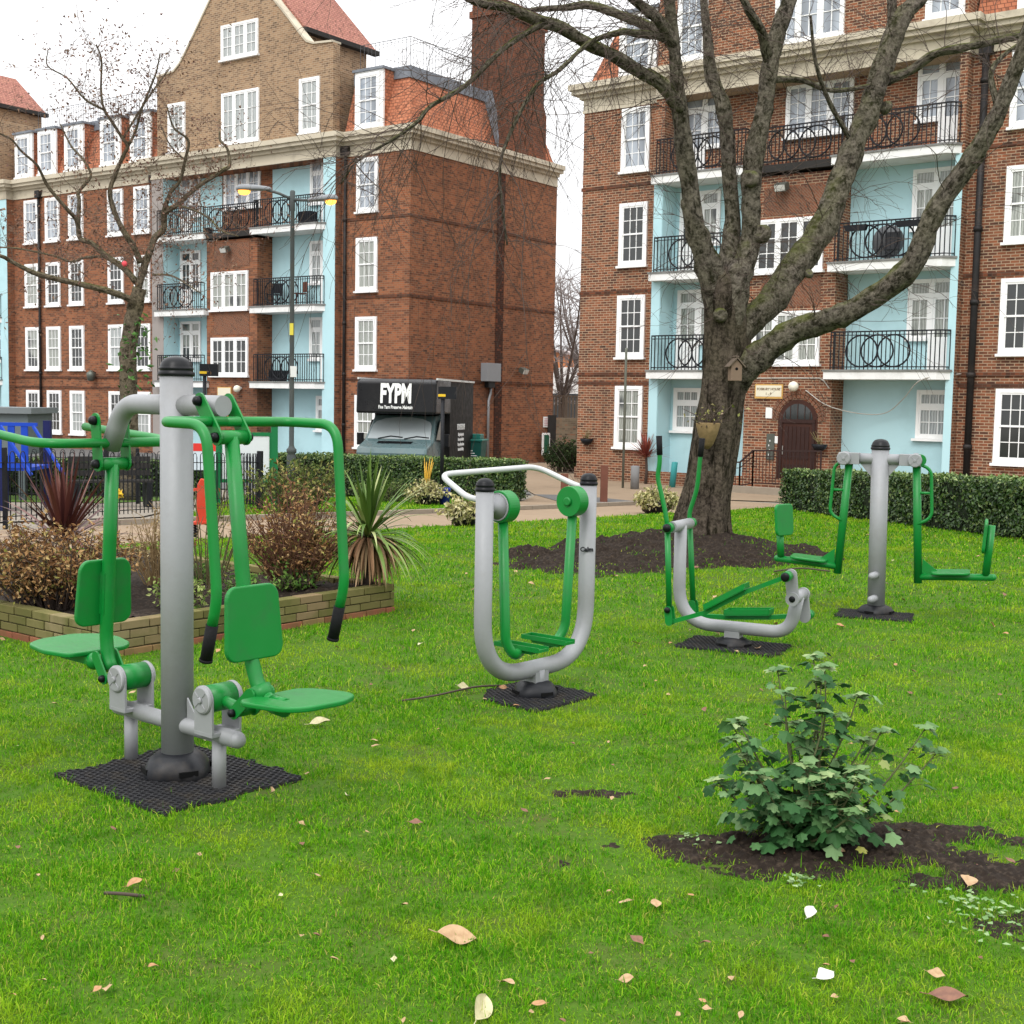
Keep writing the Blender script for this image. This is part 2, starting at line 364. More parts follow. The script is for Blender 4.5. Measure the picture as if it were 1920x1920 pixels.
sheet('playground_lawn',[(-6.5,29.4),(-18,29.4),(-18,24.5),(-8,25.5)],-.015,M_vergeg)
k=MB()
for a,b in ((3.0,2.92),):
    p=on_path(-6.5,3.48); q=on_path(3.1,2.98); r=on_path(9.0,2.98)
    for (P,Q) in ((p,q),(q,r)):
        n=10
        for i in range(n):
            a=[P[j]+(Q[j]-P[j])*i/n for j in (0,1)]; b=[P[j]+(Q[j]-P[j])*(i+.985)/n for j in (0,1)]
            k.bar((a[0],a[1],gz(a[1])-.0),(b[0],b[1],gz(b[1])-.0),.12,.09)
tag(k.build('path_kerb',M_kerb),kind='structure')

# bare soil
def blob(cx,cy,rx,ry,rot,n=40,rough=.28,seed=1):
    r=random.Random(seed); ph=[r.uniform(0,6.28) for _ in range(6)]; am=[r.uniform(.3,1) for _ in range(6)]; out=[]
    for i in range(n):
        t=2*PI*i/n; k=1+rough*sum(am[j]*math.sin((j+2)*t+ph[j])/(j+2) for j in range(6))
        x=math.cos(t)*rx*k; y=math.sin(t)*ry*k
        out.append((cx+x*math.cos(rot)-y*math.sin(rot), cy+x*math.sin(rot)+y*math.cos(rot)))
    return out
def nz(X,Y,s,seed=0):
    r=random.Random(seed); o=0
    for k in range(5):
        a=r.uniform(0,6.28); f=s*(1.0+.75*k); o=o+np.sin((X*math.cos(a)+Y*math.sin(a))*f+r.uniform(0,6)+1.3*np.sin((Y*math.cos(a)-X*math.sin(a))*f*.7+r.uniform(0,6)))/(1+.5*k)
    return o/2.2
SOILE=[(1.2,4.86,.60,.24,.06,1.0),(1.95,4.62,.52,.17,.15,.85),(1.62,5.08,.5,.13,.1,.8),(2.3,5.05,.5,.12,.05,.6),(1.9,4.25,.4,.12,.2,.55),(-.05,4.35,.12,.06,.2,.6),(.33,5.55,.2,.07,0,.6),(-1.05,5.95,.22,.07,0,.6),(-.62,4.95,.2,.05,.1,.5),(.55,6.9,.25,.07,.2,.5),(2.2,7.4,.4,.1,.1,.5),(.2,3.75,.16,.06,.2,.5),(-.9,3.95,.15,.05,.4,.5),(-1.02,5.5,.16,.06,.5,.6),(-1.9,5.6,.14,.05,-.6,.5),(.55,7.2,.2,.06,.3,.55),(-.2,7.35,.18,.06,-.4,.5),(-1.2,4.15,.2,.07,.2,.45),(.1,4.7,.22,.06,-.1,.45),(-1.6,4.7,.25,.07,.1,.4)]
def soil_mask(X,Y):
    m=np.zeros_like(X); n=.34*nz(X,Y,7,1)+.22*nz(X,Y,22,2)+.12*nz(X,Y,60,3)
    for cx,cy,rx,ry,rot,w in SOILE:
        dx,dy=X-cx,Y-cy; u=(dx*math.cos(rot)+dy*math.sin(rot))/rx; v=(dy*math.cos(rot)-dx*math.sin(rot))/ry
        m=np.maximum(m,w*np.clip(1.35-np.sqrt(u*u+v*v)+n,0,1))
    return m
def soil_sheets():
    for k,(x0,x1,y0,y1) in enumerate(((.2,3.0,3.9,5.6),)):
        s=.014; xs=np.arange(x0,x1,s); ys=np.arange(y0,y1,s); X,Y=np.meshgrid(xs,ys); m=soil_mask(X,Y)
        Z=-.012+.03*np.clip(m*1.4,0,1)+m*(.012*nz(X,Y,40,5)+.010*nz(X,Y,90,6)+.013*(RNG.random(X.shape)-.5))-.02*np.exp(-((X-1.2)**2+(Y-4.8)**2)/.05)*0
        a,b=X.shape; I=np.arange(a*b).reshape(a,b); q=[I[:-1,:-1].ravel(),I[:-1,1:].ravel(),I[1:,1:].ravel(),I[1:,:-1].ravel()]; keep=m[:-1,:-1].ravel()>.12
        F=np.concatenate([np.stack([q[0],q[1],q[2]],1)[keep],np.stack([q[0],q[2],q[3]],1)[keep]])
        tag(put('soil_patch',mesh_np('soil_patch',np.stack([X,Y,Z],-1).reshape(-1,3),F,M_soil,True)),kind='structure')
soil_sheets()
def in_poly(X,Y,poly):
    P=np.array(poly); ins=np.zeros(len(X),bool); j=len(P)-1
    for i in range(len(P)):
        xi,yi=P[i];xj,yj=P[j]
        c=((yi>Y)!=(yj>Y))&(X<(xj-xi)*(Y-yi)/(yj-yi+1e-12)+xi); ins^=c; j=i
    return ins
# the raised mound of soil round the big tree
MOUND=blob(1.75,14.55,1.95,1.45,.5,60,.35,seed=21)
MG={}
def build_mound():
    n=230; xs=np.linspace(-1.6,5.0,n); ys=np.linspace(12.0,17.4,n); X,Y=np.meshgrid(xs,ys)
    P=np.array(MOUND); d=np.full(X.shape,1e9)
    for i in range(len(P)):
        a=P[i];b=P[(i+1)%len(P)];e=b-a; t=np.clip(((X-a[0])*e[0]+(Y-a[1])*e[1])/(e@e),0,1)
        d=np.minimum(d,np.hypot(X-a[0]-t*e[0],Y-a[1]-t*e[1]))
    ins=in_poly(X.ravel(),Y.ravel(),MOUND).reshape(X.shape); d=np.where(ins,d,-d)+.22*nz(X,Y,3.3,7)+.09*nz(X,Y,11,8)
    e=np.clip(d/.35,0,1); e=e*e*(3-2*e)
    h=.02*e+.2*np.exp(-(((X-2.15)**2+(Y-15.1)**2)/1.5))*e+.13*np.exp(-((X-.35)**2/.5+(Y-14.95)**2/.03))*e+.10*np.exp(-((X-.2)**2/.35+(Y-14.2)**2/.035))*e+.08*np.exp(-((X-1.4)**2/.6+(Y-14.6)**2/.2))*e
    h+=e*(.035*nz(X,Y,6,9)+.022*nz(X,Y,17,10)+.03*(RNG.random(X.shape)-.5))
    Z=gz_np(Y)+np.where(d>-.1,np.maximum(h,-.005*e)+.012*e-.008,-.05)
    MG.update(x0=xs[0],y0=ys[0],sx=xs[1]-xs[0],sy=ys[1]-ys[0],n=n,Z=Z,e=e,g=np.clip(.5*nz(X,Y,4,12)+.35*nz(X,Y,13,13)+.3*(d<.5)+.2,0,1))
    V=np.stack([X,Y,Z],-1).reshape(-1,3); I=np.arange(n*n).reshape(n,n)
    a,b,c,dd=I[:-1,:-1].ravel(),I[:-1,1:].ravel(),I[1:,1:].ravel(),I[1:,:-1].ravel()
    keep=(d[:-1,:-1].ravel()>-.05)
    F=np.concatenate([np.stack([a,b,c],1)[keep],np.stack([a,c,dd],1)[keep]])
    tag(put('soil_mound',mesh_np('soil_mound',V,F,M_soil,True)),kind='structure')
build_mound()
def mound_at(X,Y):
    i=np.clip(((X-MG['x0'])/MG['sx']).astype(int),0,MG['n']-1); j=np.clip(((Y-MG['y0'])/MG['sy']).astype(int),0,MG['n']-1)
    inside=(X>MG['x0'])&(X<MG['x0']+MG['sx']*(MG['n']-1))&(Y>MG['y0'])&(Y<MG['y0']+MG['sy']*(MG['n']-1))
    return np.where(inside,MG['e'][j,i],0),np.where(inside,MG['g'][j,i],0),np.where(inside,MG['Z'][j,i],-9)

# machine positions (x, y, rotation of the long axis)
CHEST=(-1.483,5.712,math.radians(-39.8)); AIR=(.155,7.45,math.radians(50)); CROSS=(1.593,9.116,math.radians(-27)); LEG=(3.05,10.708,math.radians(-20))
def rect(c,w,h,off=(0,0),rot=0.0):
    x,y,t=c; t+=rot; out=[]
    ox=x+off[0]*math.cos(c[2])-off[1]*math.sin(c[2]); oy=y+off[0]*math.sin(c[2])+off[1]*math.cos(c[2])
    for i,j in ((-1,-1),(1,-1),(1,1),(-1,1)):
        out.append((ox+i*w/2*math.cos(t)-j*h/2*math.sin(t), oy+i*w/2*math.sin(t)+j*h/2*math.cos(t)))
    return out
MATS=[rect(CHEST,.86,.76,(.03,-.02)),rect(AIR,.60,.57,(-.03,0)),rect(CROSS,.74,.5,(0,.0)),rect(LEG,.62,.46,(0,-.1))]
MAT_LABELS=['black honeycomb rubber mat under the chest press machine','black honeycomb rubber mat under the U-shaped walker',
            'black honeycomb rubber mat under the cross trainer','dark rubber mat under the grey post of the leg press']
for p,l in zip(MATS,MAT_LABELS):
    cx=sum(a for a,b in p)/4; cy=sum(b for a,b in p)/4; b=MB(); q=[]
    for i in range(4):
        A=p[i];B=p[(i+1)%4]
        for j in range(9):
            t=j/9; w=random.uniform(-.045,.01); dx,dy=A[0]+(B[0]-A[0])*t-cx,A[1]+(B[1]-A[1])*t-cy
            q.append((dx*(1+w*2),dy*(1+w*2),-.01))
    i0=min(range(len(q)),key=lambda k:q[k][0]); q=q[:i0-2]+q[i0+3:] if 2<i0<len(q)-3 else q      # the end grown over by grass
    b.prism([(x,y,-.02) for x,y,z in q],(0,0,.024),1); Pq=[(x,y) for x,y,z in q]; ang=math.atan2(p[1][1]-p[0][1],p[1][0]-p[0][0]); pt=.0335; cs=[]
    for i in range(-22,23):
        for j in range(-22,23): u=(i+.5*(j%2))*pt; w=j*pt*.866; cs.append((u*math.cos(ang)-w*math.sin(ang),u*math.sin(ang)+w*math.cos(ang)))
    C=np.array(cs); C=C[in_poly(C[:,0],C[:,1],Pq)]
    for x,y in C:
        h=.016+random.uniform(-.002,.001); vv=[]
        for r,z in ((pt*.57,.0),(pt*.57,h),(pt*.40,h),(pt*.40,.0)):
            for k in range(6): a=ang+PI/6+k*PI/3; vv.append((x+r*math.cos(a),y+r*math.sin(a),z+random.uniform(0,.0006)))
        b.add(vv,[(r*6+k,r*6+(k+1)%6,r*6+6+(k+1)%6,r*6+6+k) for r in range(3) for k in range(6)],0)
    o=b.build('rubber_mat',[M_mat,M_soil],loc=(cx,cy,0)); tag(o,l,'rubber mat','rubber mats under the gym machines')

PLC=Vector((-2.64,8.27,0)); PLD=Vector((.625,.78,0)); PLN=Vector((-.79,.613,0))     # brick planter corner and its two directions
PLANTER=[tuple((PLC+PLD*a+PLN*b).xy) for a,b in ((-.02,-.02),(2.74,-.02),(2.74,3.6),(-.02,3.6))]

def build_grass():
    Vs=[];Fs=[];base=0
    for (y0,y1,dens,ln,wd) in ((2.2,4.6,13000,.013,.003),(4.6,7.5,7000,.014,.0036),(2.2,4.6,15000,.025,.0029),(4.6,7.0,9500,.025,.0036),(7.0,11.0,4600,.026,.005),(11.0,17.0,1900,.029,.0085),(17.0,31.0,620,.038,.015)):
        half=.44*y1+1.2; area=2*half*(y1-y0); n=int(dens*area)
        Y=RNG.uniform(y0,y1,n); X=RNG.uniform(-half,half,n)
        ok=(np.abs(X)<.44*Y+1.0)&(in_poly(X,Y,LAWN)|in_poly(X,Y,VERGE))&~in_poly(X,Y,PLANTER)
        if y0<8: ok&=RNG.random(n)>1.15*soil_mask(X,Y)
        e,gm,zm=mound_at(X,Y); ok&=RNG.random(n)>np.clip(e*1.25-gm*.9,0,.985)
        for m in MATS:
            c=np.mean(np.array(m),0); sh=[tuple(c+(np.array(p)-c)*.93) for p in m]; s2=[tuple(c+(np.array(p)-c)*.8) for p in m]; tuft=nz(X,Y,19,77)>.25; ok&=~(in_poly(X,Y,s2)&(RNG.random(n)<.99)); ok&=~(in_poly(X,Y,sh)&~(tuft&(RNG.random(n)<.6))&(RNG.random(n)<.985)); ok&=~(in_poly(X,Y,m)&(RNG.random(n)<.3))
        # tufts, worn and thin places
        q=.6*nz(X,Y,5,31)+.5*nz(X,Y,16,32)+.3*nz(X,Y,45,33)
        ok&=RNG.random(n)<np.clip((.8 if ln>.02 else .9)+.5*q,.3,1)
        X=X[ok];Y=Y[ok];q=q[ok];n=len(X); Z=np.maximum(gz_np(Y),zm[ok]-.004)
        th=RNG.uniform(0,2*PI,n); lean=np.clip(np.abs(RNG.normal(.8,.42,n)),0,1.45); L=ln*np.clip(RNG.normal(1,.38,n),.3,2.4)*(1+.45*np.clip(q,-.8,1)); W=wd*RNG.uniform(.65,1.35,n)
        D=np.stack([np.cos(th),np.sin(th),np.zeros(n)],1); S=np.stack([-np.sin(th+RNG.normal(0,.7,n)),np.cos(th+RNG.normal(0,.7,n)),np.zeros(n)],1)
        P=np.stack([X,Y,Z-.003],1); up=np.array([0,0,1.0])
        m=P+D*(np.sin(lean*.6)*L*.55)[:,None]+up*(np.cos(lean*.6)*L*.55)[:,None]
        t=m+D*(np.sin(lean*1.4)*L*.5)[:,None]+up*(np.cos(lean*1.4)*L*.5)[:,None]
        w=(W*.5)[:,None]
        v=np.stack([P-S*w,P+S*w,m+S*w*.8,m-S*w*.8,t],1).reshape(-1,3); b=base+np.arange(n)*5
        Fs+= [np.stack([b,b+1,b+2],1),np.stack([b,b+2,b+3],1),np.stack([b+3,b+2,b+4],1)]; Vs.append(v); base+=n*5
    tag(put('grass',mesh_np('grass',np.concatenate(Vs),np.concatenate(Fs),M_blade,False)),label='short green lawn grass with yellow moss patches',cat='grass',kind='stuff')
build_grass()
# ------------------------------------------------------------------ windows, doors, balconies
_cache={}
def window_mesh(style,w,h,flip=False):
    key=('f',style,round(w,3),round(h,3),flip)
    if key in _cache: return _cache[key]
    b=MB(); g=[]
    def fr(x0,x1,z0,z1,y0=-.06,y1=.02): b.box(x0,x1,y0,y1,z0,z1)
    def bars(x0,x1,z0,z1,nx,nz,y0=-.038,y1=-.008,t=.022):
        for i in range(1,nx): x=x0+(x1-x0)*i/nx; b.box(x-t/2,x+t/2,y0,y1,z0,z1)
        for j in range(1,nz): z=z0+(z1-z0)*j/nz; b.box(x0,x1,y0+.003,y1,z-t/2,z+t/2)
    if style in('sash','sash_open'):
        s=.115
        fr(0,s,0,h);fr(w-s,w,0,h);fr(s,w-s,h-.1,h,-.058);fr(s,w-s,0,.07,-.058)
        b.box(-.05,w+.05,-.12,.0,-.07,-.002)
        x0,x1=s,w-s; zm=h*.5
        b.box(x0,x1,-.05,-.005,zm-.025,zm+.025)
        b.box(x0,x0+.04,-.045,-.006,zm+.025,h-.1);b.box(x1-.04,x1,-.045,-.006,zm+.025,h-.1);b.box(x0+.04,x1-.04,-.043,-.006,h-.15,h-.1)
        b.box(x0,x0+.045,-.028,-.004,.07,zm-.025);b.box(x1-.045,x1,-.028,-.004,.07,zm-.025);b.box(x0+.045,x1-.045,-.026,-.004,.07,.15)
        bars(x0+.04,x1-.04,zm+.025,h-.15,3,2,-.036); bars(x0+.045,x1-.045,.15,zm-.025,3,2,-.022,-.005)
        g=[(x0,x1,.07,h-.1)]
    elif style=='casement':
        s=.08; m=.09; lw=(w-2*s-2*m)/3
        fr(0,s,0,h);fr(w-s,w,0,h);fr(s,w-s,h-.075,h,-.058);fr(s,w-s,0,.07,-.058); b.box(-.06,w+.06,-.13,0,-.07,-.002)
        for i in range(3):
            x0=s+i*(lw+m)
            if i<2: fr(x0+lw,x0+lw+m,.07,h-.075,-.056)
            for a,c in ((x0,x0+.045),(x0+lw-.045,x0+lw)): b.box(a,c,-.045,-.005,.07,h-.075)
            b.box(x0+.045,x0+lw-.045,-.043,-.005,.07,.12);b.box(x0+.045,x0+lw-.045,-.043,-.005,h-.125,h-.075)
            bars(x0+.045,x0+lw-.045,.12,h-.125,2,3)
        g=[(s,w-s,.07,h-.075)]
    elif style=='ground':
        s=.075; zt=h*.62
        fr(0,s,0,h);fr(w-s,w,0,h);fr(s,w-s,h-.075,h,-.058);fr(s,w-s,0,.07,-.058);fr(s,w-s,zt,zt+.08,-.056); b.box(-.08,w+.08,-.13,0,-.07,-.002)
        for z0,z1,nz in ((.07,zt,2),(zt+.08,h-.075,1)):
            b.box(s,s+.05,-.045,-.005,z0,z1);b.box(w-s-.05,w-s,-.045,-.005,z0,z1);b.box(s+.05,w-s-.05,-.043,-.005,z0,z0+.05);b.box(s+.05,w-s-.05,-.043,-.005,z1-.05,z1)
            bars(s+.05,w-s-.05,z0+.05,z1-.05,3,nz)
        g=[(s,w-s,.07,h-.075)]
    elif style=='balcony_door':
        # a casement over a low wall beside a half-glazed door, toplights above
        X=lambda x: w-x if flip else x
        def fx(x0,x1,z0,z1,y0=-.06,y1=.02): b.box(X(x0),X(x1),y0,y1,z0,z1)
        wm=w*.47; zt=h*.8; zs=.86
        fx(0,.07,zs,h);fx(w-.07,w,0,h);fx(.07,w-.07,h-.07,h,-.058);fx(wm-.05,wm+.05,0,h-.07,-.056);fx(.07,wm-.05,zt,zt+.08,-.054);fx(wm+.05,w-.07,zt,zt+.08,-.054);fx(-.04,wm-.05,zs-.06,zs+.03,-.1)
        for x0,x1,z0,z1,nz in ((.07,wm-.05,zs+.03,zt,2),(.07,wm-.05,zt+.08,h-.07,1),(wm+.05,w-.07,.84,zt,2),(wm+.05,w-.07,zt+.08,h-.07,1)):
            e=.06 if nz==2 else .035
            fx(x0,x0+e,z0,z1,-.042,-.004);fx(x1-e,x1,z0,z1,-.042,-.004);fx(x0+e,x1-e,z0,z0+e,-.04,-.004);fx(x0+e,x1-e,z1-e,z1,-.04,-.004)
            if nz==2:
                xm=(x0+x1)/2; fx(xm-.012,xm+.012,z0+e,z1-e,-.034,-.006); zz=(z0+z1)/2; fx(x0+e,x1-e,zz-.012,zz+.012,-.031,-.006)
            g.append((min(X(x0),X(x1)),max(X(x0),X(x1)),z0,z1))
        fx(wm+.05,w-.07,.02,.84,-.04,-.004)
    me=b.mesh('window_'+style,M_white); p=MB()
    for (x0,x1,z0,z1) in g: p.add([(x0,-.012,z0),(x1,-.012,z0),(x1,-.012,z1),(x0,-.012,z1)],[(0,1,2,3)])
    _cache[key]=(me,p); return _cache[key]
def add_window(root,style,u,z,w,h,v=0.0,pane=None,flip=False,name=None):
    me,p=window_mesh(style,w,h,flip); k=PANES.index(pane) if pane else random.choice((0,0,1,2,2))
    pk=('p',style,round(w,3),round(h,3),flip,k)
    if pk not in _cache: _cache[pk]=p.mesh('pane_'+style,PANES[k])
    o=put(name or ('balcony_door' if style=='balcony_door' else 'window'),me,root,(u,v-.004,z)); put('pane',_cache[pk],o); return o
def railing_mesh(b,P,z0,h,ell=(),step=.115,thin=1.0):
    """iron railing along the polyline P (list of (u,v)) with interlaced ovals on the segment numbers in ell"""
    for si in range(len(P)-1):
        p=Vector((*P[si],0));q=Vector((*P[si+1],0)); d=q-p; L=d.length; d.normalize()
        for z,t in ((z0+h,.028),(z0+h-.09,.016),(z0+.07,.02)): b.bar(p+Vector((0,0,z)),q+Vector((0,0,z)),.04*thin if t>.02 else .02*thin,t*1.3*thin)
        n=max(1,int(L/step))
        for i in range(n+1):
            r=p+d*(L*i/n); b.bar(r+Vector((0,0,z0)),r+Vector((0,0,z0+h)),.021*thin if i%4 else .032*thin,.021*thin)
        if si in ell:
            m,cx,sp,ew=ell[si]
            for j in range(m):
                c=p+d*(cx+(j-(m-1)/2)*sp)+Vector((0,0,z0+.07+(h-.16)/2)); R=(h-.17)/2
                pts=[c+d*(ew*math.cos(2*PI*k/22))+Vector((0,0,R*math.sin(2*PI*k/22)))+Vector((-d.y,d.x,0))*.012*(-1)**j for k in range(23)]
                b.tube(pts,.024,5,0,False)
def band(b,path,d,z0,z1,mi=0,inner=-.02):
    """moulding course following a rectilinear wall line, standing d proud of it"""
    P=[Vector((*p,0)) for p in path]
    def off(k):
        out=[]
        for i in range(len(P)):
            ns=[]
            for a,c in ((i-1,i),(i,i+1)):
                if 0<=a and c<len(P): e=(P[c]-P[a]).normalized(); ns.append(Vector((e.y,-e.x,0)))
            if len(ns)==1: out.append(P[i]+ns[0]*k)
            else: out.append(P[i]+(ns[0]+ns[1])*k if abs(ns[0].dot(ns[1]))<.5 else P[i]+ns[0]*k)
        return out
    o=off(d); n=off(inner)
    for i in range(len(P)-1):
        v=[(*x.xy,z) for z in (z0,z1) for x in (n[i],n[i+1],o[i+1],o[i])]
        f=[(3,2,6,7),(4,7,6,5),(0,1,2,3)]
        if i==0: f.append((0,3,7,4))
        if i==len(P)-2: f.append((1,5,6,2))
        b.add(v,f,mi)

def cornice(root,path,zf,zt,d=.38):
    b=MB(); band(b,path,.04,zf,zf+.08); band(b,path,.02,zf+.08,zt-.42); band(b,path,.12,zt-.42,zt-.3); band(b,path,d-.08,zt-.3,zt-.17); band(b,path,d,zt-.17,zt)
    b.build('cornice',M_cream,root)

def dormer(root,u,z,w,h,v0=.0,v1=1.2,pane=None):
    b=MB(); b.box(u,u+w,v0+.09,v1,z,z+h); o=b.build('dormer',M_tile,root); b=MB(); b.box(u,u+w,v0,v0+.089,z,z+h); b.build('dormer_front',M_white,o)
    l=MB(); l.box(u-.07,u+w+.07,v0-.08,v1+.05,z+h+.001,z+h+.09); l.build('dormer_roof',M_lead,root)
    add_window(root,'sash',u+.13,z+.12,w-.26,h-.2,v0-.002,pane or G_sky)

def wing(root,c):
    """projecting bay with two stacks of balconies, c = plain numbers for this house"""
    u0,u1,m0,m1=c['u0'],c['u1'],c['m0'],c['m1']; zf,zt=c['zf'],c['zt']; S=c['slabs']; base=-.9; F=-.35; K=.42; mb=c['mat']
    half=c.get('half',False)
    ms=m0 if not half else m1-2.8
    w=MB()
    w.box(u0 if not half else ms,u1,.46,9,base,zf)                     # back wall of the recesses
    w.box(m0,m1,F,.5,base,S[2]-.28)                                    # brick middle bay up to the terrace
    w.box(u1-c['pr'],u1,F,.5,base,zf+.01)
    if not half: w.box(u0,u0+c['pl'],F,.5,base,zf+.01)
    w.box(u0,u1,F+.002,9,zf+.012,zt-.05)
    w.build('wing_wall',mb,root)
    # patterned panels between the middle windows
    if not half:
        for z0,z1 in c['panels']: hp=MB(); hp.box(m0+.42,m1-.42,F-.012,F+.05,z0,z1); hp.build('patterned_brick_panel',M_herring,root)
    bays=[(m1,u1-c['pr'],False)]+([] if half else [(u0+c['pl'],m0,True)])
    bl=MB()
    for a,b_,left in bays:
        bl.box(a,b_,K,.47,base,(zf if c['blue4'] else S[2]-.2))
        if left: bl.box(a-.001,a+.012,F+.004,K+.01,base,(zf if c['blue4'] else S[2]-.2))
        else: bl.box(b_-.012,b_+.001,F+.004,K+.01,base,(zf if c['blue4'] else S[2]-.2))
    zb=zf if c['blue4'] else S[2]-.2
    bl.box(u1-c['pr']-.002,u1-.003,F-.014,F+.05,base,zb)
    bl.build('blue_bay_wall',M_blue,root)
    if not half:
        p=MB(); p.box(u0+.003,u0+c['pl']+.002,F-.014,F+.05,base,zb); p.build('bay_pier',c['pier_mat'],root)
    # middle windows
    if not half:
        for z0 in c['mid_z']: add_window(root,'casement',c['mw'][0],z0,c['mw'][1]-c['mw'][0],1.45,F,random.choice((G_dark,G_half)))
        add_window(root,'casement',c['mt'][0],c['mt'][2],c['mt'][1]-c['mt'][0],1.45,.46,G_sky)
    # balconies
    for k,z in enumerate(S):
        for a,b_,left in bays:
            A=a-.13 if not left else a-.25; B=b_+.13 if not left else b_+.12
            if left: pts=[(A,F),(A,-.62),(B,-.62),(B,F)] 
            else: pts=[(A,F),(A,-.62),(B-.28,-.62),(B,F)]
            sl=MB(); sl.prism([(x,y,z-.2) for x,y in pts+[(b_-.02,F),(b_-.02,K-.001),(a+.02,K-.001),(a+.02,F)]],(0,0,.2))
            o=sl.build('balcony',M_slab,root)
            ed=MB(); c2=[(x+(.03 if x>(A+B)/2 else -.03),y-.025) for x,y in pts]
            ed.prism([(x,y,z+.001) for x,y in c2],(0,0,.055)); ed.build('balcony_kerb',M_slabdk,o)
            r=MB(); X0=a+.03; X1=b_-.12
            n=3; sp=min(.44,(X1-X0)/4.4)
            if left: P=[(X0-.15,F-.02),(X0-.15,-.55),(X1,-.55),(X1,F-.02)]; e={1:(n,(X1-X0)*.5,sp,sp)}
            else: P=[(X0,F-.02),(X0,-.55),(X1,-.55),(X1+.2,F-.02)]; e={1:(n,(X1-X0)*.44,sp,sp)}
            railing_mesh(r,P,z+.055,1.0,e); r.build('railing',M_iron,o)
        for a,b_,left in bays:
            bw=b_-a; dw=1.36 if bw>2.8 else 1.2
            du=(b_-dw-.02) if not left else a+.16
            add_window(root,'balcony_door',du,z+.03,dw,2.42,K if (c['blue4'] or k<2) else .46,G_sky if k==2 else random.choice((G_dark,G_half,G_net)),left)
    if not half:    # terrace in front of the top middle window
        o=MB(); o.box(m0-.1,m1+.1,-.5,.44,S[2]-.2,S[2]-.001); oo=o.build('balcony',M_soffit,root)
        r=MB(); railing_mesh(r,[(m0-.05,-.47),(m1+.1,-.47)],S[2]+.01,1.0,{0:(4,(m1-m0)/2,.46,.46)}); r.build('railing',M_iron,oo)
    for a,b_,left in bays:
        gu=(b_-1.02) if not left else a+.12
        add_window(root,'ground',gu,c['gz0'],.94,1.28,K,G_net)

def sashes(root,us,zs,w=1.0,h=1.87,v=0.0,sky_top=True):
    for u in us:
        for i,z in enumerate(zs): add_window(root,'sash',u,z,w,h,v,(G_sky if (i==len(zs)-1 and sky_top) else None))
def pipe(root,u,z0,z1,v=-.09,r=.055):
    b=MB(); b.tube([(u,v,z0),(u,v,z1)],r,10)
    z=z0+1.4
    while z<z1: b.tube([(u,v,z-.06),(u,v,z+.06)],r*1.3,10); z+=1.83
    b.box(u-.16,u+.16,v-.1,v+.1,z1-.02,z1+.28); b.build('drainpipe',M_pipe,root)
def dutch_gable(root,pts,mat,v0=-.35,v1=.0):
    b=MB(); b.prism([(x,v0,z) for x,z in pts],(0,v1-v0,0)); o=b.build('gable_wall',mat,root)
    c=MB(); top=[p for p in pts if p[1]>pts[0][1]+.2]
    for a,d in zip(top[:-1],top[1:]): c.bar((a[0],(v0+v1)/2,a[1]+.03),(d[0],(v0+v1)/2,d[1]+.03),v1-v0+.1,.07,0,(0,0,1) if abs(a[0]-d[0])>.05 else (1,0,0))
    c.build('gable_coping',M_cream,o)

M_thinrail=M('grey_roof_rail',(.09,.09,.095),.6,.1,4)
# ------------------------------------------------------------------ the block on the left
TL=math.radians(-35.6); TR=math.radians(-38.5)
A=thing('apartment_block','long red brick apartment block with a tall yellow brick gable and orange tiled end','apartment block',(-3.70,45.40,0),TL)
w=MB(); w.box(-23.2,-13.25,0,9,-.9,10.98); w.box(-3.19,0,0,9.05,-.9,10.98); w.build('wall',M_brick,A)
LC=dict(u0=-13.25,u1=-3.19,m0=-9.99,m1=-7.18,zf=10.33,zt=11.13,slabs=[2.29,5.09,8.0],mat=M_brick,pr=.59,pl=.69,blue4=True,panels=[(4.12,4.95),(6.7,7.6)],
        mid_z=[2.56,5.07],mw=(-9.71,-7.65),mt=(-9.87,-7.85,9.03),gz0=.56,pier_mat=M_greyrender)
wing(A,LC)
LH=dict(LC); 
for k in ('u0','u1','m0','m1'): LH[k]=LC[k]-20.0
LH['half']=True
wing(A,LH)
b=MB(); b.box(-33.0,-29.98,0,9,-.9,10.9); b.build('wall',M_brick,A)
cornice(A,[(-33.2,-.35),(-23.19,-.35),(-23.19,0),(-13.25,0),(-13.25,-.35),(-3.19,-.35),(-3.19,0),(0,0),(0,9.05)],10.33,11.13)
zs=[.02,2.80,5.58,8.36]
sashes(A,[-22.34,-20.8,-19.15,-16.48,-14.77],zs); sashes(A,[-2.47],zs)
# brick string courses
M_course=brick('sooty_brick_course',(.12,.05,.03),(.05,.025,.018),(.12,.08,.06),stain_amt=.7)
def course(root,path,d,z,h,m): s=MB(); band(s,path,d,z,z+h); s.build('string_course',m,root)
for z,d in ((1.98,.022),(2.42,.03)): course(A,[(-23.19,0),(-13.25,0)],d,z,.09,M_course)
for z,d in ((8.06,.02),(5.32,.03),(2.42,.03)): course(A,[(-3.19,0),(0,0),(0,9.05)],d,z,.1,M_course)
pipe(A,-21.2,-.6,10.3); pipe(A,-2.97,-.6,10.4); pipe(A,-13.5,-.6,10.3,-.09,.05); pipe(A,-10.18,-.6,8.0,-.12,.05)
